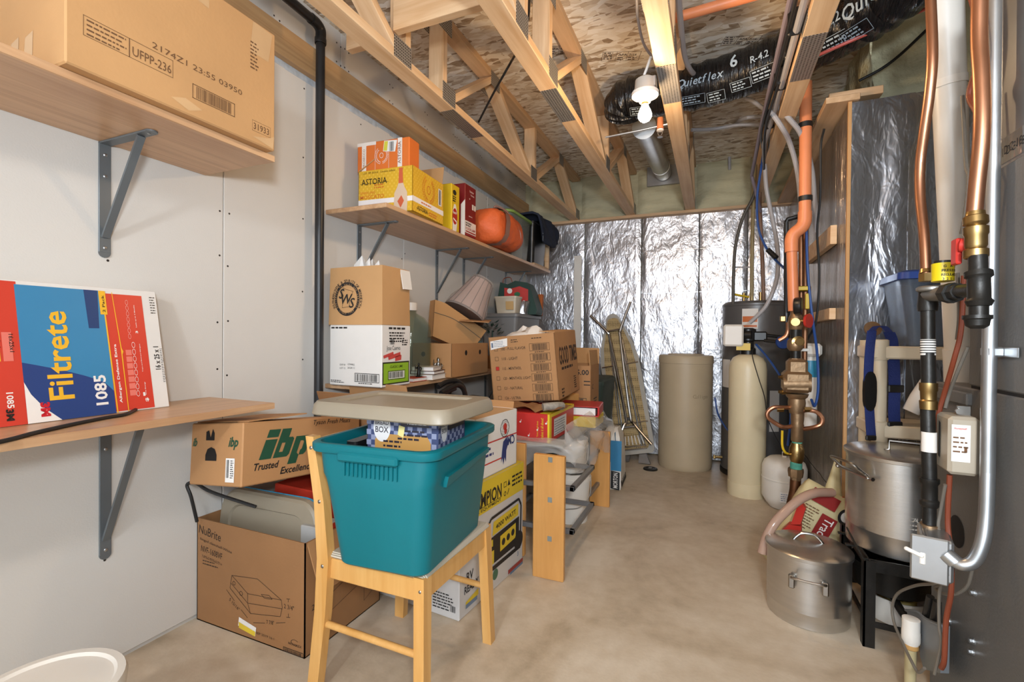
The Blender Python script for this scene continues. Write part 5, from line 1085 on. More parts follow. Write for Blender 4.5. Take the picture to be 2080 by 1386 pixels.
# ================================================================== by the far wall
# ---- ironing board leaning upside down
B_ = P(1289, 928, Y=4.36); T_ = P(1243, 640, Y=4.60); B_.z = .075
va = (T_-B_).normalized(); ua = (Vector((1, 0, 0)) - va*va.x).normalized(); na = ua.cross(va)   # na faces the room
t = thing('ironing_board', 'folded ironing board leaning upside down against the foil wall', 'ironing board', (B_.x, B_.y, 0)); Bl = Vector((0, 0, B_.z)); LB = (T_-B_).length
def I(u, v, n=0.0): return Bl + ua*u + va*v + na*n
def outline(k, o): 
    pts = []
    for i in range(9): a_ = PI*i/8; pts.append((.065*k*math.cos(a_), LB - .07 + (.07-o)*math.sin(a_)))
    pts += [(-.10*k, LB-.17), (-.15*k, LB-.32), (-.172*k, LB-.48), (-.175*k, .12), (-.17*k, .03+o), (-.15*k, .0+o), (.15*k, .0+o), (.17*k, .03+o), (.175*k, .12), (.172*k, LB-.48), (.15*k, LB-.32), (.10*k, LB-.17)]
    return pts
fixn(obj('cover_rim', MB().prism([I(u, v, -.012) for u, v in outline(1.06, -.01)], na*.018), mat('rim_cloth', '#b3aea4', .8, var=.12), t))
m_, tt, bb = nt('board_mesh'); vv = coords(tt); vo = tt.nodes.new('ShaderNodeTexVoronoi'); vo.inputs['Scale'].default_value = 62; vo.inputs['Randomness'].default_value = .1; tt.links.new(vv, vo.inputs['Vector']); r2 = ramp(tt, vo.outputs['Distance'], [(.25, lin('#6d5a38')), (.45, lin('#b49a68'))]); tt.links.new(r2.outputs['Color'], bb.inputs['Base Color']); bb.inputs['Roughness'].default_value = .55; bump(tt, bb, vo.outputs['Distance'], .8, .006); M['board_mesh'] = m_
fixn(obj('mesh_top', MB().prism([I(u, v, .004) for u, v in outline(.84, .035)], na*.008), 'board_mesh', t))
for s_ in (-1, 1):
    obj('rail', MB().cyl(I(s_*.078, .06, .016), I(s_*.05, LB-.26, .016), .010, seg=10), 'chrome', t)
    obj('rail', MB().cyl(I(s_*.105, .06, .014), I(s_*.062, LB-.24, .014), .006, seg=8), 'chrome', t)
    obj('leg', MB().tube([I(s_*.20, LB+.045 + (.03 if s_ > 0 else -.02), .05), I(s_*.065, LB-.17, .04), I(s_*.048, LB-.26, .035), I(s_*.022, .36, .035), I(s_*.05, .25, .05), I(s_*.17, .06, .075)], .0135, 10), 'chrome', t)
for v_, a_, b2_ in ((.27, -.165, .165), (LB-.50, -.17, -.06), (LB-.50, .06, .17), (.06, -.12, .12), (.035, -.12, .12)): obj('cross_bar', MB().cyl(I(a_, v_, .018), I(b2_, v_, .018), .0065, seg=8), 'chrome', t)
obj('cross_bar', MB().cyl(I(-.06, LB-.165, .042), I(.06, LB-.165, .042), .009, seg=10), 'chrome', t); obj('cross_bar', MB().cyl(I(-.055, .235, .05), I(.055, .235, .05), .011, seg=10), 'chrome', t); obj('latch', MB().box(I(0, .31, .03), (.05, .03, .03), .004), 'chrome', t)
for k in range(7): obj('vent_slat', MB().cyl(I(-.10+.033*k, .075, .02), I(-.085+.028*k, .155, .02), .005, seg=6), 'white_print', t)
for s_ in (-1, 1): obj('foot', MB().prism([I(s_*.04, -.015, -.03), I(s_*.10, -.015, -.03), Vector((I(s_*.15, 0, 0).x, I(0, 0, .02).y, 0)), Vector((I(s_*.045, 0, 0).x, I(0, 0, .02).y, 0))], na*.05), 'steel_paint', t)
# ---- white trim plank leaning on the foil
p = P(1174, 520, Y=4.66); tag(obj('trim_plank', MB().box((0, 0, p.z/2), (.075, .012, p.z), .001), 'white_plastic', at=(p.x, 4.66, 0)), 'narrow white trim plank standing against the foil left of the ironing board', 'plank')
# ---- floor drain cap
p = P(1321, 954, Z=0); t = thing('floor_drain', 'small round black floor drain in front of the brine tank', 'drain', (p.x, p.y, 0)); obj('ring', MB().lathe([(.060, 0), (.060, .008), (.055, .013), (.04, .014), (.035, .010), (0, .010)], seg=28), 'black_iron', t); obj('plug', MB().box((0, 0, .014), (.03, .03, .008), .002), 'steel', t)
# ---- brine tank
t = thing('brine_tank', 'tall beige round softener brine tank by the foil wall', 'tank', (-.212, 4.405, 0)); mat('tank_taupe', '#bba98c', .45, var=.05)
obj('tank', MB().lathe([(.213, 0), (.221, .012), (.223, .05), (.222, .925), (0, .925)], seg=56), 'tank_taupe', t); obj('lid', MB().lathe([(.222, .905), (.227, .907), (.226, .962), (.218, .974), (.15, .977), (.145, .985), (0, .987)], seg=56), 'tank_taupe', t)
q = MB(); Fb = None; R_ = .2235
for i, ch in enumerate('Culligan'):
    a_ = -PI/2 + .38 + .075*i; Fc = Face((R_*math.cos(a_), R_*math.sin(a_), .62), (-math.sin(a_), math.cos(a_), 0), (0, 0, 1)); q.text(Fc, ch, 0, 0, .045, 0, align='c', off=.0008)
obj('printed_emboss', q, mat('emboss', '#9a8a70', .4), t)
# ---- softener resin tank
t = thing('resin_tank', 'cream water softener resin tank with black control valve', 'softener', (.238, 3.79, 0)); mat('tank_cream', '#decfac', .38, var=.04)
obj('tank', MB().lathe([(.118, 0), (.123, .01), (.124, .90), (.118, .95), (.098, .985), (.065, 1.005), (.05, 1.01), (0, 1.01)], seg=48), 'tank_cream', t); obj('base_boot', MB().lathe([(.124, 0), (.126, .004), (.1255, .10), (.1235, .101)], seg=48), 'tank_cream', t)
obj('valve_body', MB().lathe([(.045, 1.005), (.05, 1.01), (.05, 1.05), (.04, 1.06), (.035, 1.10), (.05, 1.11), (.05, 1.19), (.03, 1.20)], seg=24).box((.05, 0, 1.14), (.14, .06, .07), .01).cyl((-.04, -.03, 1.15), (.02, -.05, 1.15), .03, seg=16), 'black_plastic', t); obj('timer_cover', MB().box((-.10, -.02, 1.145), (.13, .15, .155), .012), 'white_plastic', t)
obj('bypass_handle', MB().lathe([(.012, -.008), (.043, -.010), (.046, 0), (.043, .01), (.012, .008)], c=(.205, -.10, 1.10), axis=(.25, -1, 0), seg=12), 'blue_paint', t); obj('bypass_stem', MB().cyl((.10, -.04, 1.11), (.205, -.09, 1.10), .012, seg=12).cyl((.10, 0, 1.15), (.26, .03, 1.13), .012, seg=12), 'black_plastic', t); obj('warning_label', MB().box((-.035, -.075, 1.065), (.09, .002, .05), 0, (0, 0, 0)), 'yellow_paint', t)
obj('power_lead', MB().tube([(.03, -.1, 1.06), (.02, -.125, 1.0), (.06, -.125, .85), (.10, -.10, .72), (.13, -.08, .55), (.22, -.05, .35)], .003, 6), 'wire_black', t)
# ---- water heater
t = thing('water_heater', 'tall dark grey electric water heater in the back corner', 'water heater', (.335, 4.40, 0)); mat('heater_grey', '#636160', .35, .1, var=.05); r = .257
obj('jacket', MB().lathe([(r-.01, .02), (r, .03), (r, 1.385), (r+.004, 1.39), (r+.004, 1.405), (r-.02, 1.425), (0, 1.432)], seg=56), 'heater_grey', t); obj('base_ring', MB().lathe([(r+.004, 0), (r+.006, .004), (r+.006, .04), (r, .045)], seg=56), 'black_iron', t)
def curved(z0, z1, a0, a1, m, nm, rr=None):
    rr = rr or r+.0015; n = 8; vs = [Vector((rr*math.cos(a0+(a1-a0)*i/n), rr*math.sin(a0+(a1-a0)*i/n), z)) for i in range(n+1) for z in (z0, z1)]; return obj(nm, MB().add(vs, [(2*i, 2*i+2, 2*i+3, 2*i+1) for i in range(n)]), m, t)
curved(1.20, 1.36, -2.05, -1.60, 'white_print', 'rating_label'); curved(1.255, 1.30, -2.03, -1.62, mat('label_orange', '#d9753a', .5), 'label_band', r+.0025); curved(1.215, 1.23, -2.02, -1.63, 'label_orange', 'label_band', r+.0025); curved(.72, .95, -2.9, -2.45, 'white_card', 'energy_label'); curved(.40, .72, -1.25, -.95, 'white_card', 'energy_label')
obj('drain_valve', MB().cyl((-r+.01, -.09, .13), (-r-.05, -.10, .13), .012, seg=10).box((-r-.05, -.10, .13), (.02, .03, .03), .004), 'brass', t)
b = MB().cyl((-.10, -.08, 1.42), (-.10, -.08, 1.50), .013, seg=12).cyl((.02, -.10, 1.42), (.02, -.10, 1.50), .013, seg=12).cyl((-.045, -.12, 1.42), (-.045, -.12, 1.47), .014, seg=12); obj('nipple', b, 'brass', t); obj('tag', MB().box((-.12, -.10, 1.475), (.12, .03, .015), .002, (0, .2, .3)), 'yellow_paint', t)
# ================================================================== plumbing by the jog
YM = 2.95
def pxr(Y, X=.43): return (-X*math.sin(YAW) + Y*math.cos(YAW)) / F_PX
def stack(th, name, xc, prof, Y, m, seg=24, base=None):
    """turned fitting read from the photo: (pixel row, half width) pairs on the plane Y"""
    k = pxr(Y); c = P(xc, prof[0][0], Y=Y); base = Vector(base if base is not None else th.location)
    return obj(name, MB().lathe([(hw*k, P(xc, y, Y=Y).z) for y, hw in prof][::-1], c=(c.x-base.x, c.y-base.y, -base.z), seg=seg), m, th)
c0 = P(1616, 900, Y=YM)
t = thing('water_main', 'bronze water main with backflow preventer rising from the floor', 'water main', (c0.x, c0.y, 0)); tb_ = t.location.copy()
k = pxr(YM)
def MP(x, y, dy=0.0): return P(x, y, Y=YM+dy) - tb_
obj('riser', MB().tube([Vector((MP(1605, 1062).x, 0, 0)), MP(1606, 1040), MP(1614, 1000), MP(1616, 975)], 10*k, 16), 'copper_old', t)
stack(t, 'union_nut', 1616, [(982, 9.5), (970, 10), (969, 13), (958, 14.5), (952, 14)], YM, 'bronze', 8); stack(t, 'green_collar', 1617, [(956, 10), (950, 11), (943, 11), (938, 10)], YM, 'patina')
o = stack(t, 'ball_valve', 1618, [(940, 10), (935, 12), (930, 13), (918, 14), (912, 13.5), (905, 11), (900, 10)], YM, 'brass'); obj('lever', MB().tube([MP(1600, 922, -.03), MP(1594, 918, -.05), MP(1589, 905, -.055), MP(1589, 875, -.055)], .006, 8), 'yellow_paint', o); obj('stem', MB().cyl(MP(1610, 923), MP(1592, 923, -.03), .009, seg=10), 'brass', o)
stack(t, 'nipple', 1619, [(903, 9), (898, 9.5), (895, 9)], YM, 'patina'); stack(t, 'nipple', 1618, [(898, 8.5), (880, 8.5)], YM, 'copper_old'); stack(t, 'sleeve', 1619, [(898, 9), (895, 11), (868, 11), (864, 12), (860, 11), (850, 12), (838, 12), (836, 14)], YM, 'bronze')
b = stack(t, 'backflow_body', 1618, [(840, 13), (830, 15), (818, 16), (810, 15), (806, 19), (800, 21)], YM, 'bronze')
obj('valve_chamber', MB().box(MP(1617, 775), (50*k, 46*k, 44*k), .018).box(MP(1618, 745), (36*k, 36*k, 30*k), .014).cyl(MP(1590, 780, -.02), MP(1646, 780, -.02), 17*k, seg=20), 'bronze', b)
stack(t, 'flange', 1617, [(752, 17), (748, 18), (740, 18), (737, 14), (728, 13)], YM, 'bronze', 8); stack(t, 'nipple', 1616, [(730, 9), (710, 9)], YM, 'black_iron'); stack(t, 'gate_valve', 1615, [(713, 10), (708, 14), (702, 15), (692, 14), (688, 10)], YM, 'bronze'); stack(t, 'nipple', 1616, [(690, 9.5), (668, 9.5)], YM, 'black_iron'); v2 = stack(t, 'tee', 1616, [(670, 10), (665, 13), (645, 13), (641, 11), (638, 10), (630, 10)], YM, 'bronze')
obj('side_port', MB().lathe([(10*k, 0), (11*k, .03), (8*k, .034), (8*k, .05)], c=MP(1617, 655), axis=(-.2, -1, 0), seg=16), 'brass', v2); obj('side_port', MB().lathe([(11*k, 0), (12*k, .03), (7*k, .034), (7*k, .05)], c=MP(1617, 695), axis=(.2, -1, 0), seg=16), 'brass', v2)
for y in (767, 797): obj('test_cock', MB().cyl(MP(1605, y), MP(1582, y-1, -.02), .009, seg=10).cyl(MP(1594, y, -.01), MP(1588, y, -.015), .014, seg=8), 'brass', t)
obj('bypass_loop', MB().tube([MP(1610, 828), MP(1590, 828, -.03), MP(1572, 828, -.04), MP(1560, 837, -.04), MP(1560, 848, -.04), MP(1575, 860, -.035), MP(1592, 868, -.03), MP(1610, 866)], 4.2*k, 10), 'copper', t); obj('bypass_loop', MB().tube([MP(1625, 835), MP(1645, 834, -.03), MP(1660, 838, -.035), MP(1670, 850, -.035), MP(1668, 862, -.035), MP(1655, 868, -.03), MP(1632, 872)], 4.2*k, 10), 'copper', t)
for x in (1585, 1641): obj('compression_nut', MB().cyl(MP(x-7, 832, -.03), MP(x+7, 832, -.03), 5.5*k, seg=6), 'brass', t)
obj('red_handle', MB().lathe([(.008, -.006), (.036, -.008), (.038, .006), (.008, .006)], c=MP(1642, 652, -.04), axis=(.8, -.6, 0), seg=14), 'red_paint', t); obj('stem', MB().cyl(MP(1620, 652, -.03), MP(1640, 652, -.04), .006, seg=8), 'brass', t)
g = obj('gauge', MB().lathe([(.0, -.02), (.042, -.02), (.046, -.014), (.046, .012), (.042, .016), (0, .016)], c=MP(1622, 622, -.04), axis=(.9, -.25, 0), seg=28), 'black_plastic', t)
# ---- orange riser
t = thing('sprinkler_riser', 'orange plastic sprinkler riser with offset above the water main', 'pipe', P(1612, 632, Y=YM)); tb_ = t.location.copy()
ro = 11.5*k
obj('lower_run', MB().cyl(MP(1612, 632), MP(1608, 500), 10*k, seg=20), 'orange_pipe', t); obj('offset_elbow', MB().tube([MP(1608, 512), MP(1608, 488), MP(1613, 475), MP(1628, 462), MP(1634, 450), MP(1635, 430)], 12.5*k, 18), 'orange_pipe', t); obj('upper_run', MB().cyl(MP(1635, 436), MP(1637, 168), 11*k, seg=20), 'orange_pipe', t)
for y in (255, 404): obj('black_tape', MB().cyl(MP(1636, y-5), MP(1636, y+5), 12.6*k, seg=20), 'wire_black', t)
# ---- insulated black line and copper lines beside it
def run(name, label, cat, paths, m, r, grp=None, seg=10, sm=6, part='tube'):
    base = paths[0][0]; t = thing(name, label, cat, base, group=grp)
    for pth in paths: obj(part, MB().tube([q - base for q in pth], r, seg, sm), m, t)
    return t
def PY(Y, *pp): return [P(x, y, Y=Y) for x, y in pp]
def PX_(X, *pp): return [P(x, y, X=X) for x, y in pp]
t = run('insulated_pipe', 'black insulated pipe with elbow beside the orange riser', 'pipe', [PY(3.05, (1597, 655), (1597, 600), (1597, 452)), PY(3.05, (1597, 452), (1600, 446), (1628, 438)), PY(3.05, (1604, 655), (1603, 560))], 'black_plastic', .0125, sm=0)
obj('copper_elbow', MB().tube([q - t.location for q in PY(3.05, (1600, 652), (1600, 672), (1595, 684), (1582, 692))], .011, 10), 'copper', t); obj('drain_cock', MB().box(P(1590, 648, Y=3.02) - t.location, (.03, .02, .035), .005), 'brass', t)
t = run('copper_pipe', 'thin copper pipe just right of the orange riser', 'pipe', [PY(3.08, (1627, 610), (1627, 468))], 'copper_old', .0125, 'copper lines by the riser', sm=0); 
t = run('copper_pipe', 'longer copper pipe with yellow valve tag right of the orange riser', 'pipe', [PY(3.06, (1634, 745), (1637, 452))], 'copper_old', .0135, 'copper lines by the riser', sm=0)
obj('valve', MB().box(P(1630, 587, Y=3.03) - t.location, (.08, .03, .03), .005), 'brass', t); obj('lever', MB().box(P(1628, 586, Y=3.0) - t.location, (.065, .006, .022), .003), 'yellow_paint', t); obj('lever', MB().box(P(1640, 612, Y=3.0) - t.location, (.02, .006, .085), .003), 'yellow_paint', t); obj('hanger', MB().box(P(1633, 711, Y=3.03) - t.location, (.05, .03, .016), .003), 'white_plastic', t)
# ---- pipes above the heater
YH = 4.28
run('heater_pipe', 'tan water pipe dropping to the left port of the heater', 'pipe', [PY(YH, (1527, 612), (1528, 500), (1532, 360), (1540, 300), (1552, 262))], mat('pipe_tan', '#9c8a62', .5), .0145, 'pipes above the heater')
run('heater_pipe', 'copper-brown water pipe dropping to the right port of the heater', 'pipe', [PY(YH, (1551, 612), (1549, 540), (1546, 480), (1543, 400), (1548, 320), (1560, 262))], mat('pipe_brown', '#8b6a55', .5), .0145, 'pipes above the heater')
run('metal_flex_conduit', 'dark grey flexible metal conduit arching down to the heater', 'conduit', [PY(YH-.05, (1489, 622), (1490, 560), (1494, 500), (1508, 445), (1528, 405), (1536, 380))], mat('conduit_dark', '#6b6862', .4, .6, bs=.4, bsc=300), .0125)
run('support_bar', 'short grey bar tying the conduit to the heater pipe', 'bar', [PY(YH, (1492, 543), (1528, 543))], 'pex_grey', .006, sm=0)
run('drain_hose', 'translucent grey drain hose curving down to the softener valve', 'hose', [[P(1553, 326, Y=3.6), P(1557, 385, Y=3.6), P(1570, 450, Y=3.65), P(1580, 510, Y=3.68), P(1578, 565, Y=3.7), P(1560, 615, Y=3.7), P(1540, 640, Y=3.72), P(1523, 656, Y=3.74)]], 'pex_grey', .0135)
run('blue_tube', 'blue water tube hanging from the ceiling past the heater pipes', 'tube', [[P(1578, 188, Y=3.3), P(1560, 245, Y=3.4), P(1548, 330, Y=3.6), P(1538, 400, Y=3.7), P(1540, 460, Y=3.75), P(1552, 495, Y=3.75), P(1568, 520, Y=3.7), P(1585, 538, Y=3.6), P(1606, 556, Y=3.4)]], 'pex_blue', .008, 'thin blue tubes')
t = bpy.data.objects['blue_tube']; obj('inline_filter', MB().tube([P(1560, 508, Y=3.70) - t.location, P(1577, 524, Y=3.66) - t.location], .017, 10, 0), 'wire_black', t)
run('blue_tube', 'blue water tube running down beside the filter canisters', 'tube', [[P(1638, 462, Y=3.0), P(1640, 540, Y=3.0), P(1645, 600, Y=3.0), P(1652, 660, Y=3.0), P(1660, 720, Y=3.05), P(1662, 790, Y=3.05), P(1655, 825, Y=3.05), P(1648, 812, Y=3.1)]], 'pex_blue', .007, 'thin blue tubes')
run('blue_tube', 'blue water tube between the brine tank and the softener', 'tube', [[P(1452, 808, Y=4.2), P(1458, 840, Y=4.15), P(1472, 866, Y=4.0), P(1482, 878, Y=3.9)]], 'pex_blue', .007, 'thin blue tubes')
run('blue_tube', 'blue water tube from the softener valve down toward the floor', 'tube', [[P(1536, 700, Y=3.75), P(1560, 728, Y=3.6), P(1585, 765, Y=3.45), P(1602, 800, Y=3.3), P(1606, 850, Y=3.2), P(1600, 905, Y=3.3)]], 'pex_blue', .007, 'thin blue tubes')
# tubes right of the riser
run('plastic_tube', 'grey plastic tube bowing down just behind the orange riser', 'tube', [[P(1565, 225, Y=2.85), P(1590, 262, Y=2.9), P(1604, 290, Y=3.0), P(1620, 350, Y=3.1), P(1628, 430, Y=3.15), P(1630, 470, Y=3.15)]], 'pex_grey', .013, 'grey tubes')
run('plastic_tube', 'pale plastic tube bowing out to the right of the orange riser', 'tube', [[P(1570, 205, Y=2.85), P(1602, 240, Y=2.88), P(1628, 275, Y=2.95), P(1648, 340, Y=3.1), P(1655, 410, Y=3.2), P(1658, 470, Y=3.3)]], 'pex_grey', .013, 'grey tubes')
run('black_cable', 'black cable running from the grey box down the foil corner', 'cable', [[P(1674, 262, Y=2.9), P(1667, 300, Y=2.95), P(1666, 400, Y=3.0), P(1660, 470, Y=3.05), P(1664, 560, Y=3.05), P(1658, 650, Y=3.05), P(1640, 690, Y=3.1)]], 'wire_black', .006)
# ---- grey junction box on the foam
t = thing('junction_box', 'small grey plastic junction box on the foam above the foil corner', 'box', P(1681, 236, X=.66)); obj('box', MB().box((0, 0, 0), (.05, .085, .13), .006, (.1, -.25, 0)), 'pex_grey', t); obj('cable_gland', MB().cyl((0, -.02, -.06), (0, -.03, -.10), .012, seg=10).cyl((0, .02, -.06), (0, .03, -.10), .012, seg=10), 'pex_grey', t)
# ---- plywood cleats on the jog
for i, (y, xa, xb, hh, lb) in enumerate(((522, 1640, 1692, .10, 'plywood cleat on the foil jog at the height of the yellow valve'), (648, 1640, 1690, .06, 'plywood cleat on the foil jog level with the red handle'))):
    a_ = P(xa, y, X=XJ-.02); b2_ = P(xb, y, X=XJ-.02); t = tag(obj('plywood_cleat', MB().box((0, 0, 0), (.03, abs(a_.y-b2_.y), hh), .002), 'pine', at=((XJ-.018), (a_.y+b2_.y)/2, a_.z)), lb, 'cleat', 'plywood cleats on the foil jog')
# ---- drinking water filters
t = thing('water_filter', 'white drinking water filter unit with blue-banded canisters on the foil jog', 'water filter', (.535, 3.34, .60)); obj('head', MB().box((0, 0, .46), (.10, .30, .075), .015), 'white_plastic', t)
for y in (-.08, .08):
    c_ = obj('canister', MB().lathe([(.03, 0), (.038, .01), (.04, .40), (.036, .425)], c=(0, y, 0), seg=24), 'white_plastic', t); obj('band', MB().lathe([(.0405, .30), (.0412, .302), (.0412, .395), (.0405, .397)], c=(0, y, 0), seg=24), mat('band_blue', '#2f8fb5', .4), c_)
# ---- small white pressure tank
t = thing('pressure_tank', 'small white domed pressure tank on the floor by the water main', 'tank', (.452, 3.60, 0)); k2 = .133
obj('shell', MB().lathe([(.05, 0), (.085, .004), (.11, .035), (k2, .075), (k2, .19), (k2+.003, .193), (k2+.003, .20), (k2, .203), (k2, .27), (k2-.012, .305), (.09, .33), (.03, .335), (0, .335)], seg=44), 'white_plastic', t); obj('valve', MB().cyl((.0, 0, .33), (.0, 0, .37), .014, seg=12), 'white_plastic', t); obj('label', MB().rect(Face((-.04, -k2-.002, .07), (1, 0, 0), (0, 0, 1)), 0, 0, .075, .065, .001), 'white_print', t); obj('label_print', MB().words(Face((-.04, -k2-.003, .07), (1, 0, 0), (0, 0, 1)), .006, .05, .06, 4, .013, .004, .001), mat('print_blue', '#5a6f95', .6), t)
# ================================================================== bags and pots on the right
# ---- Trace Mineral feed sack
a_ = P(1655, 1130, Z=.0); t = thing('feed_sack', 'cream and red trace mineral salt sack slumped behind the pots', 'sack', (.355, 2.60, .0), rot=(math.radians(-5), math.radians(28), math.radians(8))); b = MB(); rnd = random.Random(3); rings = []
for i, (z, kx, ky) in enumerate(((0, .9, .75), (.03, 1.0, 1.0), (.14, 1.02, 1.05), (.28, 1.0, 1.0), (.38, .97, .8), (.42, .95, .45), (.44, .9, .2))):
    rings.append([Vector((.145*kx*math.copysign(abs(math.cos(2*PI*j/28))**.55, math.cos(2*PI*j/28)) + rnd.uniform(-.004, .004), .07*ky*math.copysign(abs(math.sin(2*PI*j/28))**.6, math.sin(2*PI*j/28)) + rnd.uniform(-.004, .004), z)) for j in range(28)])
obj('sack', b.loft(rings), mat('sack_cream', '#cdbf92', .55, var=.06, bs=.3, bsc=25), t, 60)
Fz = Face((-.145, -.079, 0), (1, 0, 0), (0, 0, 1)); q = MB().shape(Fz, [(.10, .06), (.17, .06), (.17, .33), (.10, .33)], .004).shape(Fz, [(.01, .36), (.14, .36), (.14, .42), (.02, .42)], .003); [q.line(Fz, (.01, .10+.07*i), (.055, .075+.07*i), .006, .004) for i in range(2)]; obj('printed_panel', q, mat('sack_red', '#8e1f1c', .5), t)
obj('printed_lettering', MB().text(Fz, 'Trace Mineral', .120, .32, .05, .006, rot=-PI/2, width=.26, off=.0055, sy=1.1), 'white_print', t); obj('printed_lettering', MB().words(Fz, .02, .33, .07, 9, .013, .004, .003, 5), 'ink_soft', t); q = MB().ring(Fz, .19, .365, .022, .034, .005, 24, 1.15); obj('printed_badge', q, 'black_print', t); obj('printed_badge_centre', MB().disc(Fz, .19, .365, .03, .0045, 24, .035), 'white_print', t)
t = thing('feed_sack', 'second cream sack with torn white top against the foil corner', 'sack', (.535, 2.70, 0), rot=(0, 0, .3)); b = MB(); obj('sack', b.loft([[Vector((.04*kx*math.cos(2*PI*j/16) + off, .035*ky*math.sin(2*PI*j/16), z)) for j in range(16)] for z, kx, ky, off in ((0, 1, 1, 0), (.2, 1.1, 1.1, 0), (.38, 1, .9, .01), (.46, .6, .5, .02), (.55, .25, .1, .03))]), 'sack_cream', t, 50); obj('printed_panel', MB().shape(Face((-.08, -.052, 0), (1, 0, 0), (0, 0, 1)), [(.01, .27), (.10, .30), (.11, .38), (.03, .36)], .004), 'red_paint', t)
# ---- red jug
t = thing('red_pouch', 'red plastic pouch leaning on the trace mineral sack', 'pouch', (P(1600, 1100, d=2.12).x, P(1600, 1100, d=2.12).y, 0)); 
def RJ(x, y, d): return P(x, y, d=d) - t.location
fixn(obj('neck', MB().prism([RJ(1606, 1066, 2.13), RJ(1626, 1066, 2.13), RJ(1636, 1034, 2.17), RJ(1628, 1022, 2.18), RJ(1620, 1028, 2.18)], (.01, .03, .0)), 'red_paint', t)); fixn(obj('body', MB().prism([RJ(1584, 1112, 2.10), RJ(1626, 1115, 2.10), RJ(1628, 1070, 2.13), RJ(1602, 1066, 2.13), RJ(1587, 1080, 2.12)], (.01, .045, .0)), 'red_paint', t))
# ---- clear hose
run('clear_hose', 'thick translucent hose arching from the sack to the floor', 'hose', [[P(1548, 1124, d=2.05), P(1556, 1095, d=2.05), P(1572, 1065, d=2.05), P(1595, 1040, d=2.06), P(1625, 1015, d=2.08), P(1655, 1002, d=2.1), P(1690, 1001, d=2.14)]], clear('hose_clear', '#c9a894', .35, .12), .0195, seg=14)
# ---- small stock pot
def pot(name, label, loc, r, h, hand, lidh):
    t = thing(name, label, 'pot', loc); obj('pan', MB().lathe([(r*.96, 0), (r*.985, .004), (r*.985, h*.2), (r, h*.215), (r, h*.22), (r, h), (r*.985, h), (r*.97, h-.01), (r*.95, .01), (0, .008)], seg=64), 'aluminium', t)
    obj('lid', MB().lathe([(r*1.02, h-.012), (r*1.045, h-.010), (r*1.05, h+.002), (r*1.0, h+.008), (r*.5, h+lidh), (0, h+lidh+.004)], seg=64), 'aluminium', t)
    return t
t = pot('stock_pot', 'shiny aluminium stock pot with lid on the concrete floor', (.372, 2.25, 0), .148, .272, 0, .020); r, h = .148, .272
for a_ in (-.35, PI-.35):
    ca, sa = math.cos(a_-PI/2+.2), math.sin(a_-PI/2+.2); tx, ty = -sa, ca; hp = lambda o_, s_, z: Vector((ca*(r+o_) + tx*s_, sa*(r+o_) + ty*s_, z))
    hh = obj('handle', MB().tube([hp(.004, -.055, h*.70), hp(.02, -.055, h*.74), hp(.05, -.05, h*.78), hp(.055, 0, h*.78), hp(.05, .05, h*.78), hp(.02, .055, h*.74), hp(.004, .055, h*.70)], .005, 10), 'chrome', t)
    for s_ in (-.055, .055): obj('rivet_plate', MB().box(hp(.003, s_, h*.66), (.022, .022, .05), .004, (0, 0, math.atan2(sa, ca))), 'steel', hh)
obj('lid_handle', MB().tube([Vector((-.055, .0, h+.014)), Vector((-.04, -.0, h+.035)), Vector((-.02, 0, h+.05)), Vector((.02, 0, h+.05)), Vector((.04, 0, h+.035)), Vector((.055, 0, h+.014))], .0055, 10), 'chrome', t)
# ---- burner stand with the big pot
t = thing('burner_stand', 'black iron propane burner stand under the big stock pot', 'stand', (.655, 2.29, 0)); bx, by = .655, 2.29; zs = .315
cs = [(.538, 2.10), (.825, 2.075), (.84, 2.45), (.545, 2.455)]
for x, y in cs: obj('leg', MB().b2((x-bx-.018, y-by-.018, 0), (x-bx+.018, y-by-.012, zs)).b2((x-bx-.018, y-by-.018, 0), (x-bx-.012, y-by+.018, zs)), 'black_iron', t)
for (a_, b2_) in zip(cs, cs[1:] + cs[:1]):
    p0, p1 = Vector((a_[0]-bx, a_[1]-by, zs-.02)), Vector((b2_[0]-bx, b2_[1]-by, zs-.02)); d_ = (p1-p0).normalized(); o = obj('top_rail', MB().box((p0+p1)/2, ((p1-p0).length+.03, .006, .045), .001, (0, 0, math.atan2(d_.y, d_.x))), 'black_iron', t); obj('lower_rail', MB().box((p0+p1)/2 - Vector((0, 0, zs*.68)), ((p1-p0).length, .006, .022), .001, (0, 0, math.atan2(d_.y, d_.x))), 'black_iron', t)
for s_ in (-.06, .06): obj('grate_bar', MB().b2((-.16, s_-.008, zs-.006), (.18, s_+.008, zs)), 'black_iron', t)
obj('wind_guard', MB().lathe([(.09, .15), (.12, .155), (.13, .25), (.127, .25), (.115, .16)], seg=28), 'black_iron', t); obj('burner', MB().cyl((0, 0, .12), (0, 0, .24), .045, seg=20).tube([(0, 0, .14), (.0, -.12, .12), (.02, -.20, .10)], .014, 10), 'black_iron', t)
o = obj('corner_bracket', MB().prism([Vector((cs[0][0]-bx-.02, cs[0][1]-by-.02, zs)), Vector((cs[0][0]-bx-.05, cs[0][1]-by+.10, zs+.075)), Vector((cs[0][0]-bx-.04, cs[0][1]-by+.13, zs+.06)), Vector((cs[0][0]-bx-.01, cs[0][1]-by+.03, zs-.03))], (.006, .002, 0)), 'black_iron', t); fixn(o)
r, h = .178, .362
t = pot('stock_pot', 'large dull aluminium stock pot on the black burner stand', (.688, 2.295, zs+.0005), r, h, 0, .012)
q = MB(); 
for i, ch in enumerate('CAUTION! HOT'):
    a_ = -PI/2 - .12 + .062*i; q.text(Face((r*math.cos(a_), r*math.sin(a_), h*.42), (-math.sin(a_), math.cos(a_), 0), (0, 0, 1)), ch, 0, 0, .022, 0, align='c', off=.001)
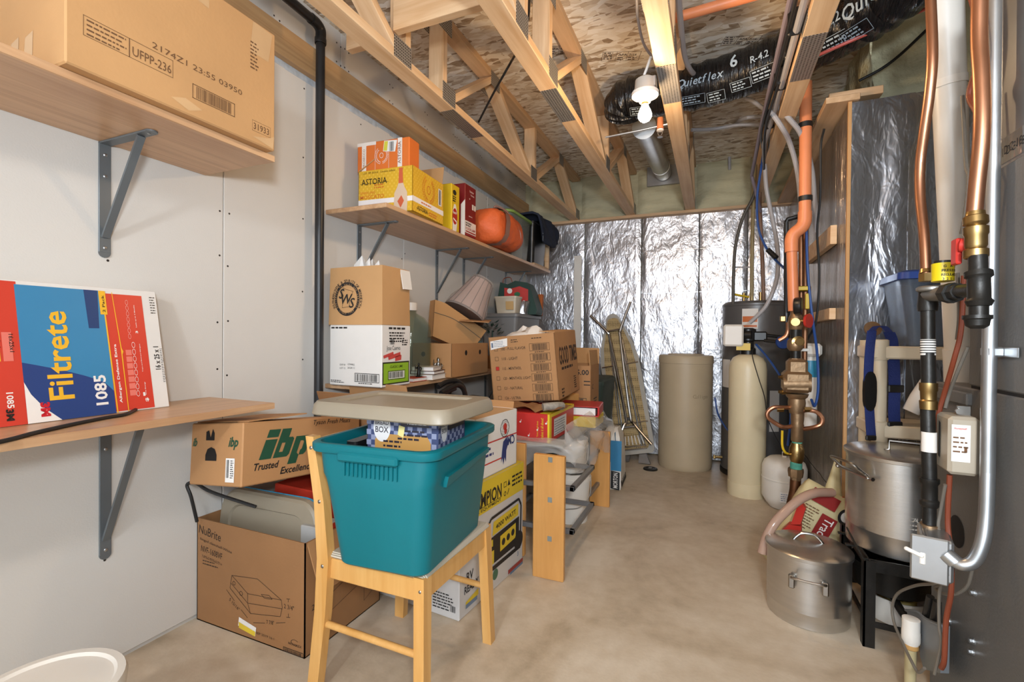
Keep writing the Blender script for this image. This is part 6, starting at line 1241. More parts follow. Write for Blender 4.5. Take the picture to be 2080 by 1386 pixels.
for j in range(2):
    for i in range(12):
        a_ = -PI/2 - .16 + .05*i; q.rect(Face((r*math.cos(a_), r*math.sin(a_), h*.38 - .014*j), (-math.sin(a_), math.cos(a_), 0), (0, 0, 1)), 0, 0, .0065, .004, .001)
obj('printed_emboss', q, mat('emboss_pale', '#cfc9c0', .5), t)
a0 = PI + .38
ca, sa = math.cos(a0), math.sin(a0); tx, ty = -sa, ca; hp = lambda o_, s_, z: Vector((ca*(r+o_) + tx*s_, sa*(r+o_) + ty*s_, z))
hh = obj('handle', MB().tube([hp(.004, -.075, h*.80), hp(.03, -.07, h*.86), hp(.055, -.055, h*.92), hp(.055, .055, h*.92), hp(.03, .07, h*.86), hp(.004, .075, h*.80)], .0055, 10), 'steel', t); obj('strap', MB().tube([hp(.004, s_, h*.79) for s_ in (-.10, -.05, 0, .05, .10)], .008, 6), 'steel', hh); s2 = MB(); [s2.sphere(hp(.012, s_, h*.79), .007, 10, 6) for s_ in (-.085, .085)]; obj('screw_rivets', s2, 'chrome', hh)
hl = h + .012; obj('lid_handle', MB().tube([Vector((-.06, -.02, hl)), Vector((-.045, -.02, hl+.004)), Vector((-.045, -.02, hl+.038)), Vector((.045, -.04, hl+.038)), Vector((.045, -.04, hl+.004)), Vector((.06, -.04, hl))], .0045, 8, 0), 'steel', t)
# ---- things under the stand
t = thing('plastic_basin', 'white plastic basin on the floor under the burner stand', 'basin', (.70, 2.36, 0)); obj('tub', MB().lathe([(.08, 0), (.10, .005), (.105, .10), (.10, .10), (.09, .01), (0, .008)], seg=28), 'white_plastic', t)
t = thing('fuel_can', 'black canister with yellow label in the basin under the big pot', 'canister', (.70, 2.36, .0105)); obj('can', MB().lathe([(.06, 0), (.062, .004), (.062, .10), (.03, .12), (0, .122)], seg=24), 'black_plastic', t); obj('label', MB().lathe([(.0626, .03), (.0626, .085)], seg=24, cap=False), mat('label_cream', '#c9b26a', .6), t)
# ================================================================== resin shelving with strap and tote
t = thing('resin_shelf', 'beige resin shelving unit against the foil wall behind the big pot', 'shelf unit', (1.0, 2.58, 0)); sx0, sx1, sy0, sy1 = .672, 1.36, 2.515, 2.735
for zt in (1.095, .755, .38, .06):
    o = obj('shelf_tray', MB().b2((sx0-1.0-.03, sy0-2.58-.03, zt-.055), (sx1-1.0+.03, sy1-2.58+.005, zt), .006), 'resin_beige', t)
for x in (sx0, sx1):
    for y in (sy0, sy1-.03): obj('post', MB().cyl((x-1.0, y-2.58, 0), (x-1.0, y-2.58, 1.12), .027, seg=22), 'resin_beige', t)
for x in (sx0, sx1):
    for zt in (1.11, .755): obj('corner_cap', MB().lathe([(.031, -.075), (.033, -.072), (.033, .01), (.027, .014)], c=(x-1.0, sy0-2.58, zt), seg=22), 'resin_beige', t)
t = thing('storage_tote', 'clear plastic tote with blue lid on top of the resin shelf', 'tote', (.925, 2.60, 1.0955)); obj('tub', MB().loft([rrect(.155, .11, .03, 0), rrect(.192, .13, .035, .285), rrect(.187, .125, .035, .285), rrect(.151, .106, .03, .004)], True, True), clear('tote_clear2', '#eaeff6', .74, .1, body='#8f9aa8'), t); obj('lid', MB().loft([rrect(.198, .136, .035, .282), rrect(.205, .143, .035, .284), rrect(.202, .14, .035, .312), rrect(.18, .12, .03, .322)]), mat('lid_blue2', '#2b4a9a', .35), t)
t = carton('tool_case', 'dark grey case inside the clear blue-lidded tote', (.95, 2.60, 1.1005), 0, .22, .17, .17, mat('case_grey', '#55585c', .5), tape=False)
t = thing('sanding_disc', 'round brown disc leaning on the resin shelf post', 'disc', P(1773, 668, Y=2.56)); obj('disc', MB().lathe([(.0, -.004), (.033, -.004), (.034, 0), (.033, .004), (0, .004)], axis=(.1, -1, .35), seg=26), mat('disc_brown', '#6f5234', .6, var=.25, vs=20), t)
mat('strap_blue', '#1f2f6b', .75, var=.1, bs=.3, bsc=200)
t = thing('shoulder_strap', 'navy blue shoulder strap with black buckles hung over the shelf post', 'strap', (.672, 2.43, .70))
def ribbon(pts, w, m, nm, par, th=.003):
    pts = smooth_path([Vector(p) for p in pts], 5); b = MB(); rg = []
    for i, p in enumerate(pts):
        d_ = (pts[min(i+1, len(pts)-1)] - pts[max(i-1, 0)]).normalized(); s_ = RIGHT; n_ = d_.cross(s_).normalized()*th/2
        rg.append([p - s_*w/2 - n_, p + s_*w/2 - n_, p + s_*w/2 + n_, p - s_*w/2 + n_])
    return fixn(obj(nm, b.loft(rg), m, par))
tl = t.location
def SD(x, y, d=2.03): return P(x, y, d=d) - tl
ribbon([SD(1771, 672), SD(1766, 720), SD(1764, 780), SD(1767, 850), SD(1770, 890)], .040, 'strap_blue', 'webbing', t); ribbon([SD(1806, 675), SD(1813, 700), SD(1817, 780), SD(1816, 830), SD(1817, 858)], .050, 'strap_blue', 'webbing', t); ribbon([SD(1771, 672), SD(1780, 664, 2.05), SD(1795, 664, 2.05), SD(1806, 675)], .030, 'strap_blue', 'webbing', t)
obj('shoulder_pad', MB().loft([[SD(1766, 795) + RIGHT*u - Vector((0, 0, 1))*v + FWD*dd for u, v in [(.026*math.cos(a_), .085*math.copysign(abs(math.sin(a_))**.6, math.sin(a_))) for a_ in [2*PI*j/20 for j in range(20)]]] for dd in (-.009, .006)]), 'black_plastic', t)
obj('buckle', MB().box(SD(1820, 790, 2.02), (.068, .012, .032), .004, (0, 0, YAW)), 'black_plastic', t); obj('buckle', MB().box(SD(1818, 862, 2.02), (.062, .012, .022), .004, (0, 0, YAW)), 'black_plastic', t); obj('buckle', MB().box(SD(1769, 890, 2.02), (.045, .012, .022), .004, (0, 0, YAW)), 'black_plastic', t); obj('cord', MB().tube([SD(1816, 865), SD(1812, 880), SD(1812, 905)], .002, 6).tube([SD(1819, 865), SD(1823, 880), SD(1822, 900)], .003, 6), 'wire_black', t)
t = thing('paper_tube', 'curled white paper bag with red print on the second resin shelf', 'paper', P(1868, 838, Y=2.5)); obj('roll', MB().rings_along([Vector((-.03, 0, 0)), Vector((-.0, 0, .06)), Vector((.03, 0, .13)), Vector((.035, 0, .155))], [.03, .035, .03, .012], 14), 'white_print', t); obj('printed_band', MB().cyl((.028, -.002, .10), (.033, -.002, .135), .0335, .030, 14), 'red_paint', t)
# ================================================================== furnace on the right
XFu = .655
t = thing('furnace', 'dark grey furnace cabinet at the right edge of the room', 'furnace', (XFu+.3, 1.0, 0)); fb = t.location.copy()
def FU(x, y, z): return Vector((x, y, z)) - fb
zsplit = P(2045, 800, X=XFu).z; yu = P(1969, 700, X=XFu).y; yl = P(1889, 1300, X=XFu).y; ztop = P(2050, 330, X=XFu).z; zl = P(1930, 790, X=XFu).z
lo_ = obj('lower_cabinet', MB().b2(FU(XFu, -.2, 0), FU(XFu+.62, yl, zsplit-.004), .004), 'furnace_grey', t)
obj('upper_cabinet', MB().b2(FU(XFu, -.2, zsplit+.004), FU(XFu+.62, yu, ztop), .004), 'furnace_grey', t); obj('seam', MB().b2(FU(XFu+.004, -.2, zsplit-.006), FU(XFu+.6, yu-.004, zsplit+.006)), 'hole_dark', t)
obj('flange', MB().b2(FU(XFu-.012, yu-.02, zl-.035), FU(XFu+.30, yl+.006, zl), .003), 'furnace_grey', lo_)
fh = P(1944, 1080, X=XFu); obj('knockout', MB().lathe([(.0, 0), (.042, 0), (.045, .001), (.040, .003), (0, .0015)], c=FU(XFu, fh.y, fh.z), axis=(-1, 0, 0), seg=28), 'hole_dark', lo_)
s_ = MB()
for x, y in ((1978, 1205), (1976, 1303), (1974, 1325), (1927, 1262)): p = P(x, y, X=XFu-.003); s_.cyl(p - fb, p - fb + Vector((-.008, 0, 0)), .006, seg=6); s_.cyl(p - fb + Vector((.003, 0, 0)), p - fb, .009, seg=12)
obj('screw', s_, 'galvanised', lo_)
t = thing('sheet_metal_plenum', 'galvanised sheet metal plenum above the furnace', 'duct', (XFu+.3, 1.0, ztop)); fb2 = t.location.copy()
obj('duct', MB().b2(Vector((XFu+.012, -.2, ztop)) - fb2, Vector((XFu+.60, yu-.012, ZC-.005)) - fb2, .003), 'galvanised', t); obj('foil_tape', MB().b2(Vector((XFu+.010, -.2, ztop+.012)) - fb2, Vector((XFu+.013, yu-.01, ztop+.075)) - fb2), 'foil_tape', t)
q = MB(); Ft_ = Face(Vector((XFu+.009, yu-.03, ztop+.02)) - fb2, (0, -1, 0), (0, 0, 1)); [q.text(Ft_, 'UL181 DC-181', .02+.26*i, .012, .03, .01, off=.0012, width=.17) for i in range(3)]; obj('printed_lettering', q, 'black_print', t)
# ---- conduit down the furnace side
pts = [P(2021, -10, X=.63), P(2018, 250, X=.63), P(2012, 600, X=.628), P(2008, 800, X=.626), P(2006, 960, X=.625), P(2003, 1050, X=.62), P(1995, 1105, X=.61), P(1978, 1140, X=.595), P(1955, 1148, X=.575), P(1935, 1138, X=.56), P(1920, 1125, X=.548)]
t = thing('steel_conduit', 'bent steel electrical conduit running down the furnace side', 'conduit', pts[5]); tl = t.location.copy()
pts2 = [q - tl for q in pts]
obj('tube', MB().tube(pts2[:5], .0145, 14, 0).tube(pts2[4:], .0145, 14), 'galvanised', t); p = P(2012, 715, X=.63) - tl; obj('strap', MB().box(p + Vector((.004, .002, 0)), (.034, .036, .024), .004).box(p + Vector((.020, -.04, 0)), (.004, .06, .024), .001), 'galvanised', t); obj('connector', MB().cyl(pts2[-1] + (pts2[-2]-pts2[-1]).normalized()*.025, pts2[-1], .0185, seg=14), 'galvanised', t)
# ---- switch box
bx_ = P(1888, 1122, X=.535); t = thing('switch_box', 'galvanised switch box with white toggle under the gas pipe', 'switch box', bx_, math.radians(-14))
obj('box', MB().box((.015, 0, 0), (.055, .105, .108), .006), 'galvanised', t); obj('cover', MB().box((-.017, 0, 0), (.010, .112, .116), .004), 'galvanised', t)
cv = obj('front_cover', MB().box((-.005, -.056, 0), (.075, .008, .116), .004), 'galvanised', t); obj('toggle', MB().box((-.035, -.062, .012), (.042, .008, .010), .003, (0, .35, 0)).box((-.018, -.06, .0), (.012, .006, .03), .002), 'white_plastic', t); s_ = MB(); [s_.cyl((.042, y, z), (.0435, y, z), r_, seg=16) for y, z, r_ in ((-.01, -.02, .013), (.02, .02, .013), (-.02, .03, .003), (-.02, -.045, .003))]; obj('screw_knockouts', s_, 'steel', t)
# ---- gas piping
XG = .55
def G(x, y, X=XG): return P(x, y, X=X)
kg = 1.30/F_PX
base = G(1886, 1060); t = thing('gas_pipe', 'black iron gas pipe with regulator and brass couplings beside the furnace', 'gas pipe', base)
def g_(x, y, X=XG): return G(x, y, X) - base
def seg_(name, prof, m, sg=20):
    for_ = [(x, y, hw) for x, y, hw in prof]; return obj(name, MB().rings_along([g_(x, y) for x, y, hw in for_], [hw*kg for x, y, hw in for_], sg), m, t)
seg_('lower_nipple', [(1888, 1072, 11), (1888, 1020, 11)], 'black_iron'); seg_('tee', [(1888, 1030, 13), (1888, 1025, 16), (1888, 1018, 16), (1888, 1014, 13), (1888, 985, 13), (1888, 980, 16), (1888, 972, 16)], 'black_iron'); obj('bushing', MB().cyl(g_(1887, 1095), g_(1888, 1065), .021, seg=14), 'bronze', t)
seg_('pipe', [(1888, 975, 12), (1884, 828, 12)], 'black_iron'); seg_('brass_coupling', [(1886, 832, 14), (1886, 815, 15), (1886, 812, 13), (1886, 796, 13.5), (1886, 793, 15), (1886, 778, 15)], 'brass'); seg_('pipe', [(1886, 780, 12), (1884, 628, 12)], 'black_iron')
obj('label', MB().rings_along([g_(1885, 722), g_(1885, 690)], [12.4*kg]*2, 20), 'white_card', t); obj('label', MB().rings_along([g_(1887, 918), g_(1887, 878)], [12.4*kg]*2, 20), 'white_card', t); q = MB(); [q.rings_along([g_(1885, 718-5*i), g_(1885, 716-5*i)], [12.6*kg]*2, 20) for i in range(6)]; obj('label_print', q, 'black_print', t)
seg_('elbow', [(1884, 632, 16), (1884, 622, 17), (1884, 600, 15), (1884, 585, 15)], 'black_iron'); obj('regulator', MB().lathe([(.030, 0), (.034, .003), (.034, .010), (.028, .014)], c=g_(1893, 592), seg=24).tube([g_(1884, 598), g_(1905, 598, .553), g_(1925, 596, .555)], .019, 14), mat('zinc_grey', '#8d8a84', .45, .7), t)
obj('union', MB().cyl(g_(1925, 596, .555), g_(1938, 595, .556), .026, seg=8).cyl(g_(1936, 595, .556), g_(1950, 592, .556), .02, seg=8).cyl(g_(1945, 592, .556), g_(1985, 588, .556), .016, seg=14), 'black_iron', t)
yc_ = obj('yellow_cap', MB().cyl(g_(1915, 572), g_(1915, 536), 17*kg, seg=24), mat('cap_yellow', '#dcc416', .4), t); Fy = Face(g_(1899, 560) , (RIGHT.x, RIGHT.y, 0), (0, 0, 1)); 
qq = MB(); rc = 17*kg; cc = g_(1915, 560)
for j, txt in enumerate(('GAS', 'PRESSURE', 'REGULATOR', '325-3')):
    n_ = len(txt)
    for i, ch in enumerate(txt): a_ = -PI/2 + YAW - .85 + 1.7*(i+.5)/n_; qq.text(Face((cc.x + rc*math.cos(a_), cc.y + rc*math.sin(a_), cc.z + .019 - .011*j), (-math.sin(a_), math.cos(a_), 0), (0, 0, 1)), ch, 0, 0, .009, .02, align='c', off=.0006)
obj('printed_lettering', qq, 'black_print', yc_); obj('cap_top', MB().cyl(g_(1915, 537), g_(1915, 531), 14*kg, seg=20), 'black_plastic', yc_)
k3 = 1.07/F_PX
def seg3(name, prof, m, sg=20): return obj(name, MB().rings_along([g_(x, y) for x, y, hw in prof], [hw*k3 for x, y, hw in prof], sg), m, t)
seg3('tee', [(1989, 622, 18), (1989, 612, 22), (1989, 607, 18), (1988, 566, 18), (1988, 562, 22), (1987, 553, 22)], 'black_iron'); seg3('nipple', [(1988, 645, 15), (1988, 618, 15)], 'black_iron'); seg3('cap', [(1985, 668, 10), (1985, 662, 18), (1985, 650, 20), (1985, 648, 23), (1985, 641, 23)], 'black_iron'); seg3('nipple', [(1987, 556, 15), (1986, 520, 15)], 'black_iron')
v_ = seg3('brass_valve', [(1982, 525, 17), (1982, 522, 20), (1982, 508, 20), (1982, 505, 16), (1982, 500, 18), (1982, 480, 18), (1982, 476, 20), (1982, 462, 20), (1982, 460, 15), (1982, 457, 17), (1982, 455, 20), (1981, 442, 20), (1981, 438, 16), (1981, 430, 15)], 'brass', 12)
obj('red_lever', MB().box(g_(1943, 512, .535), (.012, .030, .062), .003).cyl(g_(1952, 498, .535), g_(1970, 498, .548), .016, seg=14), 'red_paint', v_)
run('copper_tube', 'copper gas tube bending down to the yellow-capped regulator', 'pipe', [[G(1881, 560), G(1877, 480), G(1869, 400), G(1869, 335), G(1877, 270), G(1888, 190), G(1894, 110), G(1890, -10)]], 'copper', .0125, 'copper gas tubes', seg=14)
t = bpy.data.objects['copper_tube']; obj('flare_nut', MB().cyl(G(1881, 572) - t.location, G(1881, 556) - t.location, .017, seg=6).cyl(G(1881, 556) - t.location, G(1880, 548) - t.location, .0165, .0135, seg=16), 'brass', t)
run('copper_tube', 'thick copper gas tube running up beside the steel conduit', 'pipe', [[G(1979, 435), G(1984, 380), G(1992, 300), G(1995, 230), G(1993, 150), G(1989, 80), G(1990, -10)]], 'copper', .0150, 'copper gas tubes', seg=14)
# ---- white PVC flue
a_, b2_ = P(1920, -20, d=1.50), P(1950, 720, d=1.62); t = thing('flue_pipe', 'wide white plastic flue pipe slanting down behind the copper tubes', 'pipe', b2_); obj('tube', MB().rings_along([b2_ - b2_, a_ - b2_], [.041, .045], 28), 'pvc_white', t); p = b2_.lerp(a_, .76) - b2_; dd = (a_-b2_).normalized(); obj('strap', MB().rings_along([p - dd*.012, p + dd*.012], [.047, .047], 28), 'white_plastic', t); obj('coupling', MB().rings_along([-dd*.10, dd*.02], [.045, .045], 24), 'pvc_white', t)
# ---- thermostat-style control box
cb = P(1944, 900, X=.60); t = thing('humidifier_control', 'beige wall control box with vent slot mounted on the furnace side', 'control box', cb, math.radians(-4))
obj('case', MB().box((0, 0, 0), (.062, .098, .150), .008), mat('case_beige', '#a99e8c', .5), t); Fc_ = Face((-.031, -.0495, -.075), (1, 0, 0), (0, 0, 1)); obj('label', MB().rect(Fc_, .005, .035, .042, .13, .001), 'white_print', t); obj('printed_lettering', MB().words(Fc_, .008, .095, .03, 4, .012, .004, .0018).rect(Fc_, .03, .06, .036, .075, .0018), 'ink_soft', t); obj('printed_lettering', MB().text(Fc_, 'Honeywell', .01, .118, .008, .01, off=.0018, width=.024), 'red_paint', t)
Fs_ = Face((-.0315, .049, -.075), (0, -1, 0), (0, 0, 1)); obj('slot', MB().shape(Fs_, [(.03, .035), (.042, .03), (.042, .125), (.03, .13)], .0012), 'hole_dark', t); obj('tab', MB().box((.012, .0, .085), (.03, .004, .03), .003).cyl((.0, -.006, .085), (.0, -.014, .085), .008, seg=8), 'steel', t)
# ---- wires
run('red_wire', 'rust red refrigerant wire running down the furnace edge', 'wire', [[P(1972, -5, X=.60), P(1990, 60, X=.60), P(1994, 110, X=.6), P(1968, 190, X=.6), P(1985, 235, X=.6), P(1988, 300, X=.61)], [P(1958, 560, X=.62), P(1952, 670, X=.62), P(1938, 730, X=.61), P(1918, 800, X=.61), P(1905, 850, X=.6), P(1902, 900, X=.6)], [P(1929, 965, X=.58), P(1925, 1060, X=.58), P(1931, 1120, X=.58), P(1932, 1200, X=.58), P(1922, 1260, X=.58), P(1918, 1340, X=.58), P(1912, 1358, X=.58)]], 'wire_brown', .0062)
run('grey_wire', 'grey thermostat wire hanging beside the white flue', 'wire', [[P(1955, 195, X=.6), P(1962, 330, X=.6), P(1968, 360, X=.6), P(1961, 430, X=.6), P(1953, 475, X=.6)], [P(1945, 555, X=.62), P(1948, 640, X=.62), P(1944, 690, X=.62)], [P(1966, 705, X=.63), P(1945, 755, X=.62), P(1928, 800, X=.62), P(1920, 830, X=.61)]], 'wire_grey', .0045)
run('brown_wire', 'thin brown wire looping from the switch box to the floor', 'wire', [[P(1924, 1168, X=.55), P(1900, 1185, X=.55), P(1860, 1190, X=.55), P(1825, 1205, X=.55), P(1813, 1230, X=.55), P(1816, 1265, X=.55), P(1835, 1310, X=.55), P(1852, 1345, X=.55), P(1865, 1366, X=.555), P(1878, 1358, X=.56)], [P(1920, 985, X=.57), P(1910, 1040, X=.57), P(1906, 1070, X=.565), P(1915, 1110, X=.56)], [P(1925, 1175, X=.57), P(1909, 1200, X=.58), P(1908, 1270, X=.58), P(1912, 1310, X=.58), P(1898, 1370, X=.575)], [P(1975, 1155, X=.62), P(1965, 1190, X=.62), P(1940, 1208, X=.61), P(1912, 1205, X=.6), P(1900, 1195, X=.6), P(1915, 1188, X=.6)]], 'wire_grey', .0042)
# ---- condensate pipe and grey bracket cup
pc_ = P(1850, 1300, X=.575); t = thing('condensate_drain', 'white plastic condensate drain fitting with yellowed pipe', 'drain pipe', (pc_.x, pc_.y, 0)); kz = lambda y: P(1850, y, X=.575).z
obj('pipe', MB().cyl((0, 0, 0), (0, 0, kz(1310)), .0145, seg=18), mat('pvc_yellowed', '#b9ab82', .45), t); obj('adapter', MB().lathe([(.0155, kz(1318)), (.019, kz(1312)), (.019, kz(1305)), (.022, kz(1304)), (.0235, kz(1300)), (.0235, kz(1282)), (.0225, kz(1280)), (.0225, kz(1256)), (.019, kz(1255))], seg=24), 'white_plastic', t); obj('thread_tape', MB().lathe([(.0165, kz(1318)), (.0195, kz(1316)), (.0195, kz(1308)), (.017, kz(1306))], seg=18), mat('tape_amber', '#c79a5c', .6), t)
t = thing('grey_holder', 'grey plastic cup bracket with two black handles on the furnace side', 'holder', P(1890, 1310, X=.60)); hl_ = t.location.copy()
def H_(x, y, X=.60): return P(x, y, X=X) - hl_
fixn(obj('cup', MB().prism([H_(1843, 1240), H_(1860, 1244), H_(1876, 1256), H_(1912, 1272), H_(1910, 1368), H_(1876, 1360), H_(1868, 1330), H_(1872, 1290), H_(1860, 1268), H_(1842, 1258)], (.022, .008, 0)), mat('holder_grey', '#6e7276', .4), t)); obj('rim', MB().tube([H_(1840, 1240), H_(1862, 1243), H_(1880, 1257), H_(1913, 1272)], .004, 8), 'holder_grey', t)
for (x0, y0, x1, y1) in ((1884, 1255, 1890, 1212), (1900, 1262, 1904, 1222)): obj('tool_handle', MB().rings_along([H_(x0, y0, .615), H_(x1, y1, .615)], [.014, .010], 12), 'black_plastic', t)
# ================================================================== ceiling services
# ---- insulated flex duct
DZ = 2.545
dp = [P(1268, 232, Z=2.50), P(1272, 205, Z=DZ), P(1310, 196, Z=DZ), P(1400, 180, Z=DZ), P(1500, 152, Z=DZ), P(1600, 112, Z=DZ-.01), P(1700, 62, Z=DZ-.02), P(1790, 5, Z=DZ-.03), P(1900, -80, Z=DZ-.03)]
t = thing('flex_duct', 'black insulated flex duct with white lettering above the trusses', 'duct', dp[3]); base = dp[3]; m_, tt, bb = nt('flex_black'); vv = coords(tt); n1 = noise(tt, coords(tt, (30, 3, 3)), 1.2, 4, 1.5); bb.inputs['Base Color'].default_value = lin('#15171a'); bb.inputs['Roughness'].default_value = .22; bump(tt, bb, n1.outputs['Fac'], .9, .03); M['flex_black'] = m_
path = smooth_path(dp, 10); R_ = .118; rad = [R_*(1 + .035*math.sin(i*1.9) + .02*math.sin(i*4.7)) for i in range(len(path))]; rad[0] = .07
obj('sleeve', MB().rings_along([q - base for q in path], rad, 28), 'flex_black', t)
_cum = [0.0]
for i in range(len(path)-1): _cum.append(_cum[-1] + (path[i+1]-path[i]).length)
def along(s):  # s in 0..1 by arc length
    target = s*_cum[-1]; i = max(k_ for k_ in range(len(path)-1) if _cum[k_] <= target + 1e-9); seg_l = _cum[i+1]-_cum[i]; p = path[i].lerp(path[i+1], (target-_cum[i])/seg_l); d_ = (path[i+1]-path[i]).normalized(); return p, d_
q = MB()
def duct_text(s, ang, txt, size, bold=.01, shear=0, words=0):
    p, d_ = along(s); upv = d_.cross(Vector((0, 0, 1))).normalized(); n0 = upv.cross(d_)   # upv: sideways; n0: up
    if upv.dot(CAM - p) < 0: upv = -upv
    nrm = (upv*math.cos(ang) - n0*math.sin(ang)).normalized(); nrm = nrm if n0.z > 0 else (upv*math.cos(ang) + n0*math.sin(ang)).normalized()
    u_ = d_; v_ = nrm.cross(u_)
    if u_.cross(v_).dot(nrm) < 0: v_ = -v_
    Fd = Face(p - base + nrm*(R_*1.045), u_, v_)
    if words: q.words(Fd, 0, 0, words, 3, size, size*.45, .004, int(s*99)); q.frame(Fd, -.01, -size*2.6, words+.02, size, .002, .004)
    else:
        L_ = _cum[-1]; adv = 0.0
        for ch in txt:
            vs_, fs_, x0_, x1_ = glyphs(ch, bold, shear); p, d_ = along(s + adv/L_); up_ = Vector((0, 0, 1)); sd = d_.cross(up_).normalized()
            if sd.dot(CAM - p) < 0: sd = -sd
            nn_ = (sd*math.cos(ang) - up_*math.sin(ang)).normalized(); vv_ = nn_.cross(d_)
            if d_.cross(vv_).dot(nn_) < 0: vv_ = -vv_
            q.text(Face(p - base + nn_*(R_*1.05), d_, vv_), ch, 0, 0, size, bold, shear, off=.004); adv += (x1_ - x0_ + .08)*size
def s_of(px):   # arc position of the photo column px
    return min(range(400), key=lambda i_: abs((lambda c_: CX + F_PX*(c_-CAM).dot(RIGHT)/(c_-CAM).dot(FWD))(along(i_/400)[0]) - px))/400
for px_, ang_, tx_, sz_, b_, sh_ in ((1292, .45, '6', .075, .02, 0), (1378, .35, 'Quietflex', .055, .010, .3), (1500, .12, '6', .080, .02, 0), (1548, .25, 'R-4.2', .045, .01, 0), (1700, .3, 'R-4.2', .055, .01, 0), (1760, .45, 'Quietflex', .075, .012, .3)): duct_text(s_of(px_), ang_, tx_, sz_, b_, sh_)
for px_, ang_, sz_, w_ in ((1290, .95, .014, .06), (1385, .85, .014, .11), (1445, .95, .016, .06), (1500, .8, .014, .07), (1550, .65, .017, .10), (1690, .75, .017, .12), (1745, .85, .015, .10)): duct_text(s_of(px_), ang_, '', sz_, words=w_)
obj('printed_lettering', q, mat('duct_print', '#9fb0bd', .5), t)
# ---- galvanised pipe to the rim
a_, b2_ = P(1308, 258, Z=2.47), P(1347, 350, Y=4.60); t = thing('vent_duct', 'round galvanised duct running from the flex duct to the far rim', 'duct', b2_); obj('pipe', MB().cyl(a_ - b2_, Vector(), .075, seg=28), 'galvanised', t); dd = (a_-b2_).normalized(); obj('collar', MB().box(Vector((0, .04, .02)), (.30, .02, .26), .004), 'galvanised', t); obj('seam_band', MB().rings_along([dd*.25, dd*.28], [.078, .078], 28), 'galvanised', t)
# ---- bulb fixture
t = thing('lamp_holder', 'bare glowing bulb in a white ceramic lampholder on the truss', 'lamp', (BULB.x, BULB.y, 2.21)); 
obj('outlet_box', MB().lathe([(.042, .022), (.048, .024), (.044, .075), (.030, .085), (0, .086)], seg=28), mat('box_grey', '#b5aea4', .5), t); obj('ceramic_base', MB().lathe([(.056, .022), (.060, .018), (.058, .004), (.036, -.004), (.026, -.012), (.024, -.024), (.018, -.026)], seg=32), 'white_plastic', t); obj('socket', MB().cyl((0, 0, -.022), (0, 0, -.036), .016, seg=16), 'brass', t)
obj('bulb', MB().lathe([(.013, -.030), (.015, -.042), (.024, -.060), (.030, -.078), (.029, -.092), (.021, -.105), (.010, -.112), (0, -.114)], seg=28), emis('bulb_glow', '#ffd6a4', 270.0), t, 60); obj('bracket', MB().box((.025, 0, .055), (.05, .05, .05), .004), 'galvanised', t)
obj('cable', MB().tube([Vector((-.02, .02, .08)), Vector((.01, -.02, .12)), Vector((.03, -.06, .14))], .006, 8), 'white_print', t)
# ---- sprinkler drop
c_ = P(1341, 262, d=2.75); t = thing('fire_sprinkler', 'white pendent fire sprinkler on an orange drop behind the truss', 'sprinkler', c_); k4 = 2.75/F_PX; obj('drop', MB().cyl((0, 0, .0), (0, 0, 22*k4), 7*k4, 6*k4, seg=14), 'orange_pipe', t); obj('escutcheon', MB().lathe([(.012, -.014), (.020, -.012), (.020, -.004), (.014, 0)], seg=18), 'white_print', t); obj('frame', MB().tube([(-.012, 0, -.012), (-.011, 0, -.03), (0, 0, -.045)], .003, 6).tube([(.012, 0, -.012), (.011, 0, -.03), (0, 0, -.045)], .003, 6), 'steel', t); obj('deflector', MB().cyl((0, 0, -.044), (0, 0, -.048), .016, seg=12), 'steel', t)
run('hanger_strip', 'thin silver hanger bar bridging two trusses behind the bulb', 'bar', [[P(1230, 279, d=2.9), P(1300, 265, d=2.8), P(1366, 250, d=2.72)]], 'galvanised', .006, sm=0)
a_, b2_ = P(1366, 38, Z=2.60), P(1540, -12, Z=2.60); run('orange_pipe', 'horizontal orange sprinkler pipe under the subfloor by the third truss', 'pipe', [[a_ + (a_-b2_)*.3, a_, b2_, b2_ + (b2_-a_)*.8]], 'orange_pipe', .022, seg=18, sm=0)
# ---- tubes strapped along the last truss
XT = TX[3] - .062
t = run('plastic_tube', 'thick grey tube strapped along the side of the last truss', 'tube', [[Vector((XT, 1.0, 2.335)), Vector((XT, 2.9, 2.335)), Vector((XT-.01, 3.3, 2.33)), P(1553, 330, Y=3.6)]], 'pex_grey', .014, 'grey tubes', sm=0)
run('plastic_tube', 'thin mauve tube running above the last truss', 'tube', [[Vector((XT-.03, 1.0, 2.42)), Vector((XT-.03, 2.4, 2.42)), Vector((XT-.035, 3.2, 2.40)), Vector((XT-.03, 4.0, 2.36)), P(1545, 430, Y=4.25)]], mat('pex_mauve', '#8d8390', .45), .0125, 'grey tubes', sm=0)
for i, y in enumerate((1.75, 2.15, 2.6, 3.05)): tag(obj('pipe_strap', MB().box((0, 0, 0), (.05, .018, .11), .006), 'black_plastic', at=(XT-.006, y, 2.375)), ('black strap holding the tubes nearest the camera end of the last truss', 'black strap holding the tubes just past the metal splice plate', 'black strap holding the tubes midway along the last truss', 'black strap holding the tubes at the far end of the last truss')[i], 'strap', 'straps on the last truss')
run('bracket_wire', 'black wires bundled beside the grey tube on the last truss', 'wire', [[Vector((XT-.03, 1.2, 2.34)), Vector((XT-.03, 2.3, 2.335)), Vector((XT-.045, 3.0, 2.32)), P(1548, 300, Y=3.5)], [Vector((XT-.02, 2.5, 2.31)), Vector((XT-.03, 3.0, 2.30)), P(1552, 345, Y=3.6)]], 'wire_black', .007)
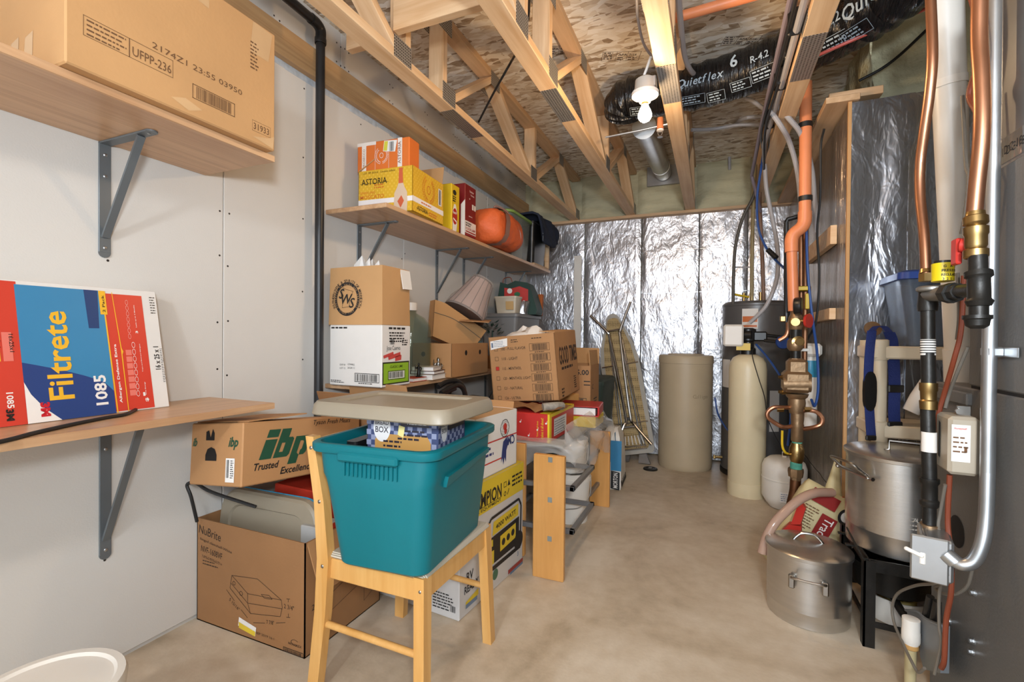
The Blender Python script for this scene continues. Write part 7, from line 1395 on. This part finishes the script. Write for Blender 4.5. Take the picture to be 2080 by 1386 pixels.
run('plastic_tube', 'pale tube crossing under the subfloor from the duct to the last truss', 'tube', [[P(1405, 264, Z=2.6), P(1450, 262, Z=2.62), P(1500, 254, Z=2.62), P(1552, 254, Z=2.60)]], 'pex_grey', .012, 'grey tubes'); run('plastic_tube', 'pale tube curving up then down the far foam between the trusses', 'tube', [[P(1482, 345, Y=4.64), P(1482, 300, Y=4.6), P(1488, 268, Y=4.4), P(1505, 243, Z=2.62), P(1552, 236, Z=2.6)]], 'pex_grey', .0125, 'grey tubes'); run('plastic_tube', 'slim tube angling up from the strap bundle behind the flex duct', 'tube', [[P(1552, 222, Z=2.5), P(1530, 206, Z=2.55), P(1515, 200, Z=2.58)]], 'pex_grey', .012, 'grey tubes')
run('plastic_tube', 'grey tube looping behind the bulb truss toward the flex duct', 'tube', [[P(1378, -10, Z=2.55), P(1382, 40, Z=2.55), P(1390, 110, Z=2.55), P(1402, 142, Z=2.55), P(1420, 160, Z=2.6)]], 'pex_grey', .013, 'grey tubes')
run('white_cable', 'thin white cable hanging beside the bulb truss', 'cable', [[P(1293, -10, Z=2.5), P(1296, 40, Z=2.48), P(1308, 90, Z=2.46), P(1330, 122, Z=2.45)]], 'pex_grey', .006)
run('red_tube', 'thin red tube slanting past the flex duct to the flue', 'tube', [[P(1662, 112, d=2.1), P(1740, 78, d=2.0), P(1810, 48, d=1.95), P(1880, 18, d=1.9)]], 'pex_red', .007, sm=0)
run('black_cable', 'black cable sagging between the second truss and the first', 'cable', [[P(972, 248, Z=2.40), P(1002, 190, Z=2.45), P(1030, 140, Z=2.5), P(1046, 112, Z=2.6)]], 'wire_black', .006); run('black_cable', 'black cable dropping beside the second truss near the top edge', 'cable', [[P(1076, -10, Z=2.6), P(1073, 40, Z=2.62)]], 'wire_black', .006, sm=0)
run('black_cable', 'black cable crossing the pale foam above the foil jog', 'cable', [[P(1745, 164, Y=2.86), P(1790, 140, Y=2.85), P(1830, 110, Y=2.85), P(1885, 58, Y=2.85)]], 'wire_black', .007)
